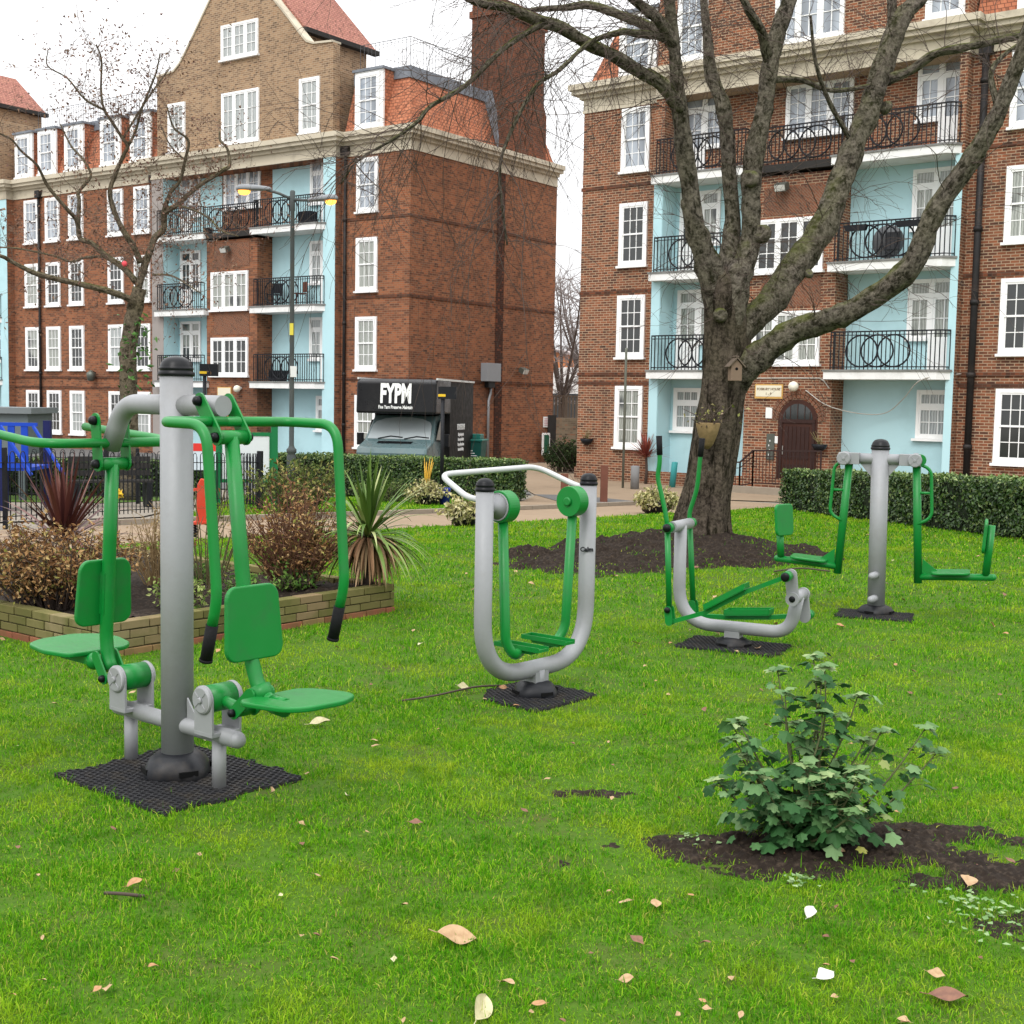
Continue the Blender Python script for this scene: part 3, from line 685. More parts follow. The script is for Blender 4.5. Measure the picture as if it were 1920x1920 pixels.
# mansard storey: tiles, lead edge, flat roof
r=MB()
for a,b_ in ((-23.19,-13.25),):
    r.prism([(a,.08,11.1),(a,.62,12.95),(a,6,12.95),(a,6,11.1)],(b_-a,0,0))
r.add([(-3.19,.08,11.1),(-.08,.08,11.1),(-.62,.62,12.95),(-3.19,.62,12.95),(-.08,9.0,11.1),(-.62,8.4,12.95),(-3.19,8.4,12.95),(-3.19,9.0,11.1)],
      [(0,1,2,3),(1,4,5,2),(4,7,6,5),(2,5,6,3),(0,3,6,7),(0,7,4,1)])
r.build('tiled_roof',M_tile,A)
l=MB(); l.box(-23.19,-13.25,.56,6,12.951,13.35); l.box(-3.19,-.56,.56,8.45,12.951,13.35); l.build('lead_flat_roof',M_lead,A)
for u in (-23.05,-21.35,-19.45,-17.0,-15.05): dormer(A,u,11.16,1.3,2.0,.0,1.0)
dormer(A,-2.62,11.16,1.32,2.05,.0,1.0)
add_window(A,'sash',-13.2,11.2,.001+.6,1.8,.0,G_sky)
for P_ in ([(-23.0,1.2),(-13.2,1.2)],[(-3.1,.8),(-.75,.8),(-.75,5.0)]): rr=MB(); railing_mesh(rr,P_,13.35,1.05,(),.17,.5); rr.build('roof_railing',M_thinrail,A)
# the tall gable of the wing, its attic block and roof
G=[(-12.9,11.14),(-12.9,14.3),(-11.9,14.38),(-11.55,14.62),(-11.2,15.0),(-10.6,15.75),(-9.95,16.55),(-9.3,17.35),(-8.75,18.0),(-8.5,18.4),(-7.5,18.4),(-7.2,17.6),(-6.75,16.75),(-6.2,16.1),(-5.5,15.4),(-5.0,14.85),(-4.65,14.5),(-4.3,14.38),(-3.35,14.32),(-3.35,11.14)]
dutch_gable(A,G,M_stock)
add_window(A,'sash',-12.2,11.3,1.0,1.87,-.35,G_net); add_window(A,'casement',-9.1,11.3,2.02,1.9,-.35,G_net); add_window(A,'sash',-4.98,11.3,1.0,1.92,-.35,G_net); add_window(A,'casement',-9.13,14.43,2.0,1.28,-.35,G_net)
at=MB(); at.box(-12.8,-3.45,.0,2.4,11.12,13.4); at.box(-10.7,-5.35,-.02,3.6,13.4,15.22); at.build('attic_wall',M_stock,A)
ar=MB(); ar.prism([(-10.9,.03,15.2),(-8.0,.03,18.15),(-5.12,.03,15.2)],(0,3.9,0)); ar.build('attic_roof',M_tilep,A)
ff=MB(); ff.box(-5.3,-5.02,.03,4.0,15.02,15.19); ff.build('fascia',M_soffit,A)
fr=MB(); fr.box(-12.85,-3.4,2.4,6,11.12,13.3); fr.build('attic_side_wall',M_lead,A)
# the next gable along, seen at the picture's edge
at=MB(); at.box(-32.8,-23.9,-.35,2.4,11.14,13.9); at.box(-30.7,-26.4,-.02,3.7,13.4,15.2); at.build('attic_wall',M_stock,A)
ar=MB(); ar.prism([(-31.0,-.3,15.2),(-28.6,-.3,17.1),(-26.2,-.3,15.2)],(0,4.1,0)); ar.build('attic_roof',M_tilep,A)
ff=MB(); ff.box(-26.4,-26.1,-.2,3.9,15.0,15.18); ff.build('fascia',M_soffit,A)
# chimney on the end wall
ch=MB(); ch.box(-1.3,.03,5.0,8.15,11.0,12.9); ch.prism([(-1.3,5.0,12.9),(-1.3,8.15,12.9),(-1.3,7.95,13.3),(-1.3,5.0,13.3)],(1.33,0,0)); ch.box(-1.3,.025,5.0,7.95,13.3,16.1); ch.box(-1.38,.1,4.92,8.03,16.1,16.35); ch.box(-1.3,.03,5.0,7.95,16.35,16.7)
c=ch.build('chimney',brick('sooty_chimney_brick',(.17,.06,.035),(.06,.03,.022),(.15,.11,.08),stain_amt=.7),A)
fl=MB(); fl.prism([(.02,4.96,11.15),(-.62,4.96,12.95),(-.62,4.96,13.35),(-.3,4.96,13.35),(-.05,4.96,12.5),(.04,4.96,11.6)],(0,.06,0)); fl.build('lead_flashing',M_lead,c)
st=MB(); st.box(-.05,.035,5.05,5.5,-.6,10.3); st.build('soot_stained_pilaster',brick('soot_stained_brick',(.06,.026,.018),(.035,.018,.014),(.07,.05,.04),stain_amt=.8),A)

# ------------------------------------------------------------------ the block on the right
B=thing('apartment_block','red brick apartment block with an arched brown door behind the bare tree','apartment block',(2.009,40.938,0),TR)
w=MB(); w.box(0,2.85,0,9,-.9,11.3); w.box(12.0,24,0,9,-.9,11.3); w.build('wall',M_brick2,B)
pl=MB(); band(pl,[(0,9),(0,0),(2.85,0),(2.85,-.35),(12,-.35),(12,0),(24,0)],.05,-.9,-.25); pl.build('plinth',M_brick2,B)
RC=dict(u0=2.85,u1=12.0,m0=6.05,m1=8.68,zf=10.64,zt=11.48,slabs=[2.70,5.56,8.37],mat=M_brick2,pr=.2,pl=.3,blue4=False,panels=[(4.5,5.3),(7.0,7.75)],
        mid_z=[2.92,5.45],mw=(6.25,8.3),mt=(6.64,8.64,9.24),gz0=.97,pier_mat=M_blue)
wing(B,RC)
cornice(B,[(0,9),(0,0),(2.85,0),(2.85,-.35),(12.0,-.35),(12.0,0),(24,0)],10.64,11.48)
zs=[.42,3.16,5.92,8.73]
sashes(B,[1.43],zs); sashes(B,[12.98,15.2,17.6,20.2],zs)
for z,d in ((2.6,.035),(2.32,.02),(5.1,.02),(8.28,.03)):
    course(B,[(0,9),(0,0),(2.85,0)],d,z,.1,M_course); course(B,[(12,0),(24,0)],d,z,.1,M_course)
pipe(B,12.35,-.6,10.6,-.1,.09)
r=MB()
r.add([(.08,.08,11.45),(2.85,.08,11.45),(2.85,.75,13.5),(.85,.75,13.5),(.08,8.9,11.45),(.85,8.3,13.5),(2.85,8.3,13.5),(2.85,8.9,11.45)],[(0,1,2,3),(4,0,3,5),(3,2,6,5),(7,4,5,6),(1,7,6,2),(1,0,4,7)])
r.prism([(12,.08,11.45),(12,.75,13.5),(12,8,13.5),(12,8,11.45)],(12,0,0)); r.build('tiled_roof',M_tile,B)
dormer(B,1.2,11.52,1.35,1.9,.05,1.0); dormer(B,13.0,11.52,1.35,1.9,.05,1.0)
at=MB(); at.box(2.86,11.95,-.33,6,11.47,16.5); at.build('attic_wall',M_brick2,B)
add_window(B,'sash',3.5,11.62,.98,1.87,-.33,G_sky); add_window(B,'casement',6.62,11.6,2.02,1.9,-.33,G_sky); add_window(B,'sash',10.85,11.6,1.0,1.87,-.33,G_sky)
# arched front door
d=MB(); F=-.35; dx0,dx1=7.2,8.26; cx=(dx0+dx1)/2; R=(dx1-dx0)/2
def arch(r,n=14): return [(cx+r*math.cos(PI*i/n), 1.36+r*math.sin(PI*i/n)) for i in range(n+1)]
pts=[(cx-R-.06,-.62),(cx-R-.06,1.36)]+arch(R+.06)[::-1][1:-1]+[(cx+R+.06,1.36),(cx+R+.06,-.62)]
d.prism([(x,F-.02,z) for x,z in pts],(0,.06,0)); dd=d.build('front_door',M_door,B)
p=MB()
for i in range(6): x=dx0+.16+i*.125; p.box(x,x+.1,F-.035,F-.019,.3,1.2)
p.box(dx0,dx1,F-.05,F-.019,1.3,1.4); p.box(dx0,dx0+.08,F-.045,F-.019,-.6,1.3); p.box(dx1-.08,dx1,F-.045,F-.019,-.6,1.3)
p.box(dx0+.16,dx1-.2,F-.035,F-.019,-.5,.15)
p.build('door_panel',M('weathered_door_plank',(.035,.017,.014),.55,.3,6),dd)
fan=MB(); fan.prism([(x,F-.026,z) for x,z in [(cx-R+.08,1.4)]+[(cx+(R-.08)*math.cos(PI*i/12),1.4+(R-.1)*math.sin(PI*i/12)) for i in range(12,-1,-1)]],(0,.004,0)); fan.build('fanlight',G_dark,dd)
fb=MB()
for i in range(1,6): a=PI*i/6; x=cx+(R-.1)*math.cos(a); fb.bar((x,F-.032,1.4),(x,F-.032,1.4+(R-.1)*math.sin(a)),.025,.012)
fb.build('fanlight_bars',M_door,dd)
hd=MB(); hd.bar((dx0+.13,F-.07,.42),(dx0+.13,F-.07,.66),.022,.022); hd.build('handle',M('brushed_steel',(.55,.54,.5),.35,.05,5,metal=.9),dd)
ar=MB()
for rr_ in (R+.03,R+.145):
    for i in range(17):
        a=PI*(i+.5)/17; c=Vector((cx+(rr_+.11)*math.cos(a),F-.008,1.36+(rr_+.11)*math.sin(a)))
        ar.obox(c,Vector((math.cos(a),0,math.sin(a)))*.05,Vector((0,.02,0)),Vector((-math.sin(a),0,math.cos(a)))*(rr_+.11)*PI/17*.43)
ar.build('brick_arch',M_herring,dd)
# pieces fixed to the two blocks: each a thing of its own
def on(root_loc,ang,u,v,z):
    return (root_loc[0]+u*math.cos(ang)-v*math.sin(ang), root_loc[1]+u*math.sin(ang)+v*math.cos(ang), z)
OL=(-3.70,45.40); OR=(2.009,40.938)
M_lampglass=M('cream_globe_glass',(.75,.72,.6),.3,.05,5)
def globe(loc,ang,label):
    t=thing('globe_light',label,'wall light',loc,ang,'globe lights over the front doors')
    b=MB(); b.sphere((0,-.2,0),.14,18); b.build('globe',M_lampglass,t); c=MB(); c.cyl((0,0,.02),(0,-.12,.02),.06); c.build('bracket',M_slab,t)
globe(on(OR,TR,7.66,-.36,2.3),TR,'round cream globe light above the arched door and beside the house sign')
globe(on(OL,TL,-8.05,-.36,2.05),TL,'round cream globe light on the far block above a dark doorway')
M_letter=M('brown_sign_lettering',(.16,.1,.05),.6,.1,5)
def sign(loc,ang,w,h,label,lines=None):
    t=thing('house_sign',label,'sign',loc,ang)
    b=MB(); b.box(-w/2,w/2,-.04,0,-h/2,h/2); b.build('sign_border',M('ochre_sign_border',(.55,.33,.1),.6,.1,5),t)
    b=MB(); b.box(-w/2+.035,w/2-.035,-.046,-.04,-h/2+.055,h/2-.035); b.build('sign_panel',M('cream_sign_panel',(.68,.64,.5),.6,.06,5),t)
    for txt,s,z in (lines or []):
        me=text_mesh(txt,s,M_letter,1.0,.002); o=put('lettering',me,t,(0,-.048,z)); o.rotation_euler=(PI/2,0,0)
sign(on(OR,TR,6.83,-.36,2.16),TR,.86,.4,'cream house name sign reading FOSBURY HOUSE 1 - 9 on red brick',[('FOSBURY HOUSE',.093,.06),('1 - 9',.1,-.07)])
sign(on(OL,TL,-8.95,-.36,1.93),TL,.78,.38,'small cream house sign on the far block beside a globe light')
def notice(loc,ang,w,h,mat,name,label,cat):
    b=MB(); b.box(-w/2,w/2,-.02,0,-h/2,h/2); o=b.build(name,mat,loc=loc,rz=ang); return tag(o,label,cat)
M_paper=M('white_paper',(.75,.75,.73),.6,.04,9); M_steel=M('dull_steel_plate',(.12,.13,.11),.4,.15,6,metal=.5)
notice(on(OR,TR,6.85,-.36,1.56),TR,.2,.3,M_paper,'notice','white paper notice left of the arched door','notice')
t=thing('intercom_panel','dark steel door entry panel left of the arched door','intercom',on(OR,TR,6.93,-.352,.62),TR)
b=MB(); b.box(-.12,.12,-.04,0,-.36,.36); b.build('plate',M_steel,t); b=MB()
for i in range(4): b.box(-.05+.03*(i%2),-.03+.03*(i%2),-.046,-.04,-.25+.13*i,-.2+.13*i)
b.build('button',M_slab,t); b=MB(); b.box(.13,.22,-.03,0,.1,.3); b.build('card',M_paper,t)
def flood(loc,ang,label,lens=True):
    t=thing('floodlight',label,'floodlight',loc,ang,'floodlights on the brick walls')
    b=MB(); b.obox((0,-.22,-.02),(.17,0,0),(0,.1,.05),(0,-.04,.09)); b.build('housing',M_steel,t)
    b=MB(); b.obox((0,-.33,-.07),(.15,0,0),(0,.012,.004),(0,-.035,.075)); b.build('lens',M('frosted_lens',(.6,.6,.56),.3,.05,5),t)
    b=MB(); b.bar((0,0,.05),(0,-.15,.02),.05,.05); b.build('bracket',M_steel,t)
flood(on(OR,TR,7.1,-.36,7.75),TR,'floodlight on the patterned brick panel behind the big tree')
flood(on(OL,TL,-8.7,-.36,7.35),TL,'dark floodlight on brick below the balcony railing of the gabled wing')
flood(on(OL,TL+PI/2,0.0,0,0)[:2]+(3.0,),TL+PI/2,'floodlight with white lens on the windowless end wall')
for o in bpy.data.objects:
    if o.get('label','').endswith('windowless end wall'): o.location=on(OL,TL,.0,6.65,2.98)
t=thing('wall_lantern','grey lantern on brick between the lower windows of the long block','wall lantern',on(OL,TL,-17.4,-.0,2.55),TL)
b=MB(); b.lathe([(.02,.22),(.17,.1),(.19,0),(.14,-.22),(.05,-.25)],(0,-.25,0)); b.build('shade',M_steel,t); b=MB(); b.bar((0,0,.1),(0,-.25,.2),.04,.04); b.build('arm',M_iron,t)
# the end wall's boxes and pipe
t=thing('utility_box','grey steel utility box high on the end wall beside the soot streak','utility box',on(OL,TL,.0,4.62,2.82),TL)
b=MB(); b.box(0,.3,-.44,.44,-.32,.36); bevel(b.build('cabinet',M('grey_cabinet_paint',(.24,.25,.26),.5,.08,4),t),.01); b=MB(); b.box(.02,.2,-.2,.2,-.55,-.32); b.build('cable_entry',M_pipe,t)
b=MB(); b.tube([(.06,.0,-3.3),(.06,.0,-1.05),(.06,.12,-.75),(.06,.12,-.5)],.05,8); b.build('conduit',M('galvanised_steel',(.3,.31,.32),.5,.1,6,metal=.4),t)
notice(on(OL,TL,.01,8.58,.97),TL+PI/2,.42,.42,M_paper,'notice','small white notice on the end wall near the alley','notice')
M_pinkprint=M('pink_print',(.55,.2,.25),.6,.1,5); b=MB()
for i in range(5): b.box(-.15,.15,-.024,-.021,-.14+i*.065,-.12+i*.065)
o=b.build('print_lines',M_pinkprint,bpy.data.objects[[x.name for x in bpy.data.objects if x.get('label','').startswith('small white notice')][0]])
t=thing('sign_board','small green sign in a white frame on a post by the end wall','sign',on(OL,TL,.25,8.25,-.6),TL+PI/2)
b=MB(); b.prism([(x,-.03,z+.68) for x,z in rrect(.5,.92,.06)],(0,.06,0)); b.build('frame',M_white,t); b=MB(); b.box(-.18,.18,-.036,-.03,.3,1.06); b.build('panel',M('dark_green_panel',(.02,.1,.06),.4,.1,5),t); b=MB(); b.cyl((0,0,0),(0,0,.3),.04); b.build('post',M_iron,t)
def wire(pts,r,label):
    b=MB(); b.tube([tuple(p) for p in spline(pts,6)],r,5); tag(b.build('cable',M('grey_cable',(.42,.4,.36),.6,.1,5)),label,'cable')
wire([on(OR,TR,7.95,-.4,2.2),on(OR,TR,8.6,-.42,1.8),on(OR,TR,9.3,-.0,1.6),on(OR,TR,10.0,.2,1.62),on(OR,TR,10.6,-.1,2.0),on(OR,TR,11.3,-.66,2.5),on(OR,TR,12.1,-.1,2.66)],.014,'loose grey cable sagging across the blue bay right of the arched door')
wire([on(OR,TR,6.1,-.37,2.52),on(OR,TR,8.0,-.37,2.53),on(OR,TR,8.4,-.38,2.5),on(OR,TR,8.65,-.4,2.25)],.018,'white cable pipe clipped to brick above the arched door')
# ------------------------------------------------------------------ the four gym machines (x along each machine, y across it)
GRP='green and grey outdoor gym machines'
def cap_mb(r,z,h=.078):
    b=MB(); b.lathe([(r*1.06,-.004),(r*1.1,.0),(r*1.1,.012),(r*1.02,.016),(r*1.02,.024),(r*1.08,.028),(r*1.0,.034),(r*.97,.04),(r*.88,.034+r*.32),(r*.7,.034+r*.52),(r*.45,.034+r*.64),(r*.15,.034+r*.69),(.001,.034+r*.7)],(0,0,z),n=28); return b
def boot(parent,r,h,mat=M_boot,slots=True):
    b=MB(); n=40; prof=[(1.0,0),(1.06,.18),(1.03,.45),(.9,.72),(.72,.9),(.55,.98)]
    v=[];f=[];
    for i,(k,z) in enumerate(prof):
        for j in range(n):
            a=2*PI*j/n; q=1+.09*math.cos(4*a)*(1-i/len(prof)); v.append((r*k*q*math.cos(a),r*k*q*math.sin(a),z*h))
    for i in range(len(prof)-1):
        for j in range(n): f.append((i*n+j,i*n+(j+1)%n,(i+1)*n+(j+1)%n,(i+1)*n+j))
    f.append(tuple((len(prof)-1)*n+k for k in range(n))); b.add(v,f,0,True); o=b.build('base_cover',mat,parent)
    if slots:
        s=MB()
        for a in (-1.9,-.3,1.25,2.8):
            d=Vector((math.cos(a),math.sin(a),0)); s.obox(d*r*1.045+Vector((0,0,h*.38)),Vector((-d.y,d.x,0))*r*.3,d*.006,Vector((0,0,h*.1)))
        s.build('slot',M('black_slot',(.004,.004,.004),.9,.1,5),o)
    return o
def bolt(parent,c,ax,r=.017,l=.022):
    b=MB(); b.lathe([(r,0),(r,l*.4),(r*.85,l*.75),(r*.45,l),(.001,l*1.04)],c,ax,14); return b.build('bolt_cap',M_plastic,parent)
def plate_xz(b,poly,y,t):   # plate in the x-z plane, thickness t about y
    b.prism([(x,y-t/2,z) for x,z in poly],(0,t,0))
def capsule(p,q,r,n=8):
    """outline of a strap with round ends in the x-z plane"""
    p=Vector((p[0],p[1]));q=Vector((q[0],q[1]));d=(q-p).normalized();m=Vector((-d.y,d.x)); out=[]
    for k in range(n+1):
        a=PI*k/n; out.append(tuple(q+m*r*math.cos(a)+d*r*math.sin(a)))
    for k in range(n+1):
        a=PI*k/n; out.append(tuple(p-m*r*math.cos(a)-d*r*math.sin(a)))
    return out

def roundpoly(P,r=.04,n=4):
    out=[]; m=len(P)
    for i in range(m):
        a,b,c=Vector(P[i-1]),Vector(P[i]),Vector(P[(i+1)%m]); d1=a-b; d2=c-b; l=min(r,d1.length*.45,d2.length*.45); p=b+d1.normalized()*l; q=b+d2.normalized()*l
        for k in range(n+1): t=k/n; out.append(tuple(p*(1-t)**2+b*2*t*(1-t)+q*t*t))
    return out
def chest_press():
    t=thing('chest_press','large chest press and pull down machine with two green seats on a thick grey post','gym machine',CHEST[:2]+(0,),CHEST[2],GRP)
    b=MB(); b.tube([(0,0,.0),(0,0,1.80)],.0715,36); b.build('post',M_grey,t); cap_mb(.0715,1.795).build('post_cap',M_plastic,t)
    boot(t,.142,.118)
    b=MB(); b.tube([(-.455,0,.243),(.425,0,.243)],.037,20); b.sphere((-.455,0,.243),.037); b.sphere((.425,0,.243),.037); b.build('cross_beam',M_grey,t)
    w=MB(); w.prism([(.075,-.004,.25),(.18,-.004,.25),(.075,-.004,.37)],(0,.008,0)); w.build('gusset',M_grey,t)
    for x in (.30,-.36):
        b=MB(); b.tube([(x,0,0),(x,0,.235)],.031,18); b.build('support_leg',M_grey,t)
    # upper arms
    b=MB(); b.tube([(.05,0,1.665),(.33,0,1.665)],.045,24); b.build('upper_arm',M_grey,t)
    b=MB(); b.tube(fillet([(-.05,0,1.665),(-.40,0,1.665),(-.51,0,1.46)],.3,10),.045,24); b.build('upper_arm',M_grey,t)
    for s in (1,-1):
        # hanging bracket, its two cheeks and lower sleeve
        top=(.27,1.685) if s>0 else (-.515,1.585); low=(.385,1.535) if s>0 else (-.497,1.385)
        b=MB()
        for y in (-.075,.075): plate_xz(b,capsule(top,low,.035),y,.009)
        b.cyl((low[0],-.072,low[1]),(low[0],.072,low[1]),.03,20); o=b.build('hanger_bracket',M_green,t)
        for y in (-1,1):
            bolt(o,(top[0],y*.079,top[1]),(0,y,0),.022,.03); bolt(o,(low[0],y*.079,low[1]),(0,y,0),.022,.03)
        # lever going down behind the backrest
        if s>0: L=[(.385,0,1.535),(.462,0,.93),(.512,0,.62),(.555,0,.515),(.60,0,.46),(.68,0,.437)]; 
        else: L=[(-.497,0,1.385),(-.530,0,.93),(-.560,0,.56),(-.545,0,.46),(-.515,0,.41)]
        b=MB(); b.tube(fillet(L,.09,5),.0315,20); b.build('lever',M_green,t)
        # handles
        if s>0:
            h=MB(); x0=.345; W=.335
            for y in (-1,1):
                P=[(x0,0,1.60),(x0,y*W,1.60),(.665,y*(W+.005),1.595),(.725,y*W,.915),(.69,y*W,.80)]
                h.tube(fillet(P,.1,8),.0215,16)
            o=h.build('handlebar',M_green,t)
            for y in (-1,1):
                g=MB(); g.tube([(.695,y*W,.815),(.655,y*W,.668)],.0245,16); g.tube([(.656,y*W,.675),(.653,y*W,.664)],.027,16); g.build('grip',M_grip,o)
        else:
            h=MB(); x0=-.487; W=.33
            P=[(x0,W,1.482),(x0,-W*.9,1.482),(-.62,-W-.005,1.484),(-.93,-W-.01,1.515),(-1.27,-W-.02,1.56)]; h.tube(fillet(P,.12,8),.0215,16)
            P=[(x0,.0,1.482),(x0,W*.9,1.486),(-.62,W,1.497),(-1.26,W+.005,1.537)]; h.tube(fillet(P,.12,8),[.0215]*19+[.012],16) if False else h.tube(fillet(P,.12,8),.0215,16)
            o=h.build('handlebar',M_green,t)
            g=MB(); g.tube([(-1.16,-W-.017,1.545),(-1.3,-W-.022,1.564)],.0245,16); g.build('grip',M_grip,o)
        # seat and backrest
        if s>0: P=[(.60,-.125),(.64,-.15),(.84,-.10),(.90,-.03),(.915,.17),(.87,.27),(.80,.285),(.66,.235),(.60,.18)]
        else:   P=[(-.68,-.12),(-.86,-.155),(-1.06,-.115),(-1.13,-.02),(-1.15,.18),(-1.06,.285),(-.93,.31),(-.75,.26),(-.68,.19)]
        b=MB(); z=.445 if s>0 else .455; b.prism([(x,y,z) for x,y in roundpoly(P)],(0,0,.024)); bevel(b.build('seat',M_green,t),.008,3)
        b=MB(); c=Vector((.5285,0,.765)) if s>0 else Vector((-.575,0,.775)); tl=Vector((-.075*s,0,1)).normalized(); nr=Vector((tl.z*s,0,-tl.x*s))
        b.prism([tuple(c+Vector((0,1,0))*x+tl*y-nr*.012) for x,y in rrect(.305,.315,.055,6,.12)],nr*.024); bevel(b.build('backrest',M_green,t),.008,3)
        b=MB(); b.bar(c-nr*.03+tl*.1,c-nr*.03-tl*.1,.06,.04); b.build('backrest_bracket',M_green,t); b=MB()
        if s>0: b.lathe([(.034,-.03),(.047,-.028),(.047,.03),(.034,.032)],(.585,0,.475),(.5,0,-.85),18); b.tube([(.66,0,.44),(.74,0,.434)],.04,14)
        else: b.sphere((-.66,0,.43),.042); b.bar((-.66,0,.435),(-.9,0,.435),.07,.035)
        b.build('seat_mount',M_green,t)
        # swing link to the rubber-sprung hub
        hx=.292 if s>0 else -.352; hz=.408 if s>0 else .402; jx=.468 if s>0 else -.50; jz=.377
        b=MB(); b.tube([(hx,0,hz),(jx,0,jz)],.0245,16); b.cyl((jx,-.05,jz),(jx,.05,jz),.022,16)
        kx=.575 if s>0 else -.565; kz=.47
        for y in (-.052,.052): plate_xz(b,capsule((jx,jz),(kx,kz),.028),y,.009)
        o=b.build('swing_link',M_green,t)
        for y in (-1,1): bolt(o,(jx,y*.056,jz),(0,y,0),.018,.024)
        b=MB(); b.cyl((hx,-.066,hz),(hx,.066,hz),.06,32); o=b.build('damper',M_green,t)
        b=MB()
        for y in (-1,1):
            plate_xz(b,[(hx-.062,.262),(hx+.062,.262)]+[(hx+.062*math.cos(PI*k/14),hz+.062*math.sin(PI*k/14)) for k in range(15)],y*.0735,.012)
            b.lathe([(.063,0),(.063,.006),(.057,.011),(.057,.014),(.052,.016)],(hx,y*.078,hz),(0,y,0),30); b.lathe([(.014,0),(.014,.008),(.01,.011)],(hx,y*.093,hz),(0,y,0),14)
            for k in range(4):
                a=PI/4+k*PI/2; e=Vector((math.cos(a),0,math.sin(a))); b.obox(Vector((hx,y*.095,hz))+e*.034,e*.015,Vector((0,.002,0)),e.cross(Vector((0,1,0)))*.002)
        b.box(hx-.062,hx+.062,-.08,.08,.25,.268)
        bevel(b.build('damper_bracket',M_grey,o),.002,1)
    return t
chest_press()

def air_walker():
    t=thing('air_walker','green and grey walker with a U-shaped tube frame and two hanging foot plates','gym machine',AIR[:2]+(0,),AIR[2],GRP)
    X=.475; r=.05
    b=MB(); b.tube(fillet([(-X,0,1.225),(-X,0,.165),(X,0,.165),(X,0,1.225)],.34,14),r,26); b.build('frame',M_grey,t)
    for x in (-X,X):
        c=cap_mb(r,1.22,.05); c.build('post_cap',M_plastic,t,(x,0,0))
    b=MB(); b.box(-.06,.06,-.05,.05,.06,.15); b.cyl((0,0,.04),(0,0,.16),.055,20); b.build('foot',M_grey,t); boot(t,.125,.095)
    b=MB(); b.tube(fillet([(-X,0,1.165),(-.485,.12,1.175),(-.40,.41,1.285),(.38,.33,1.315),(.47,.1,1.21),(X,0,1.195)],.09,7),.0175,14); b.build('hand_rail',M('white_grey_rail',(.47,.48,.48),.4,.05,9,metal=.1),t)
    for s in (-1,1):
        x0=s*(X-r*.6); h=1.125
        b=MB(); b.lathe([(.075,0),(.03,.03),(.03,.06)],(s*(X-.105),0,h),(s,0,0),22); b.lathe([(.078,0),(.078,.012)],(s*(X-.115),0,h),(s,0,0),30); b.build('hub_flange',M_grey,t)
        xa=s*(X-.155)
        b=MB(); b.lathe([(.088,-.045),(.09,-.041),(.09,.038),(.087,.042)],(xa,0,h),(s,0,0),40,sharp=(1,)); b.lathe([(.026,0),(.026,.012),(.02,.016)],(xa-s*.045,0,h),(-s,0,0),16); o=b.build('bearing_drum',M_green,t)
        dy=.06*s; xb=xa; cx=-.16 if s<0 else .13
        b=MB(); b.tube(fillet([(xb,0,h-.05),(xb,dy*.6,.36),(xb-s*.05,dy,.28),(cx,dy*.3,.29)],.16,10),.0285,18); b.build('swing_arm',M_green,t)
        b=MB(); cx=-.16 if s<0 else .13; y0=dy*.3; 
        b.box(cx-.048,cx+.048,y0-.165,y0+.165,.305,.313)
        for x in (cx-.048,cx+.042): b.box(x,x+.006,y0-.165,y0+.165,.3135,.332)
        b.box(cx-.042,cx+.042,y0+.159,y0+.165,.3135,.33); b.box(cx-.042,cx+.042,y0-.165,y0-.159,.3135,.322)
        b.box(cx-.03,cx+.03,y0-.1,y0+.1,.285,.304)
        b.build('foot_plate',M_green,t)
    return t
aw=air_walker()
st=MB(); me=text_mesh('Calm',.038,M_iron,1.0,.0015); o=put('sticker_lettering',me,aw,(.475-.045,-.03,.83)); o.rotation_euler=(PI/2,0,math.radians(-42))

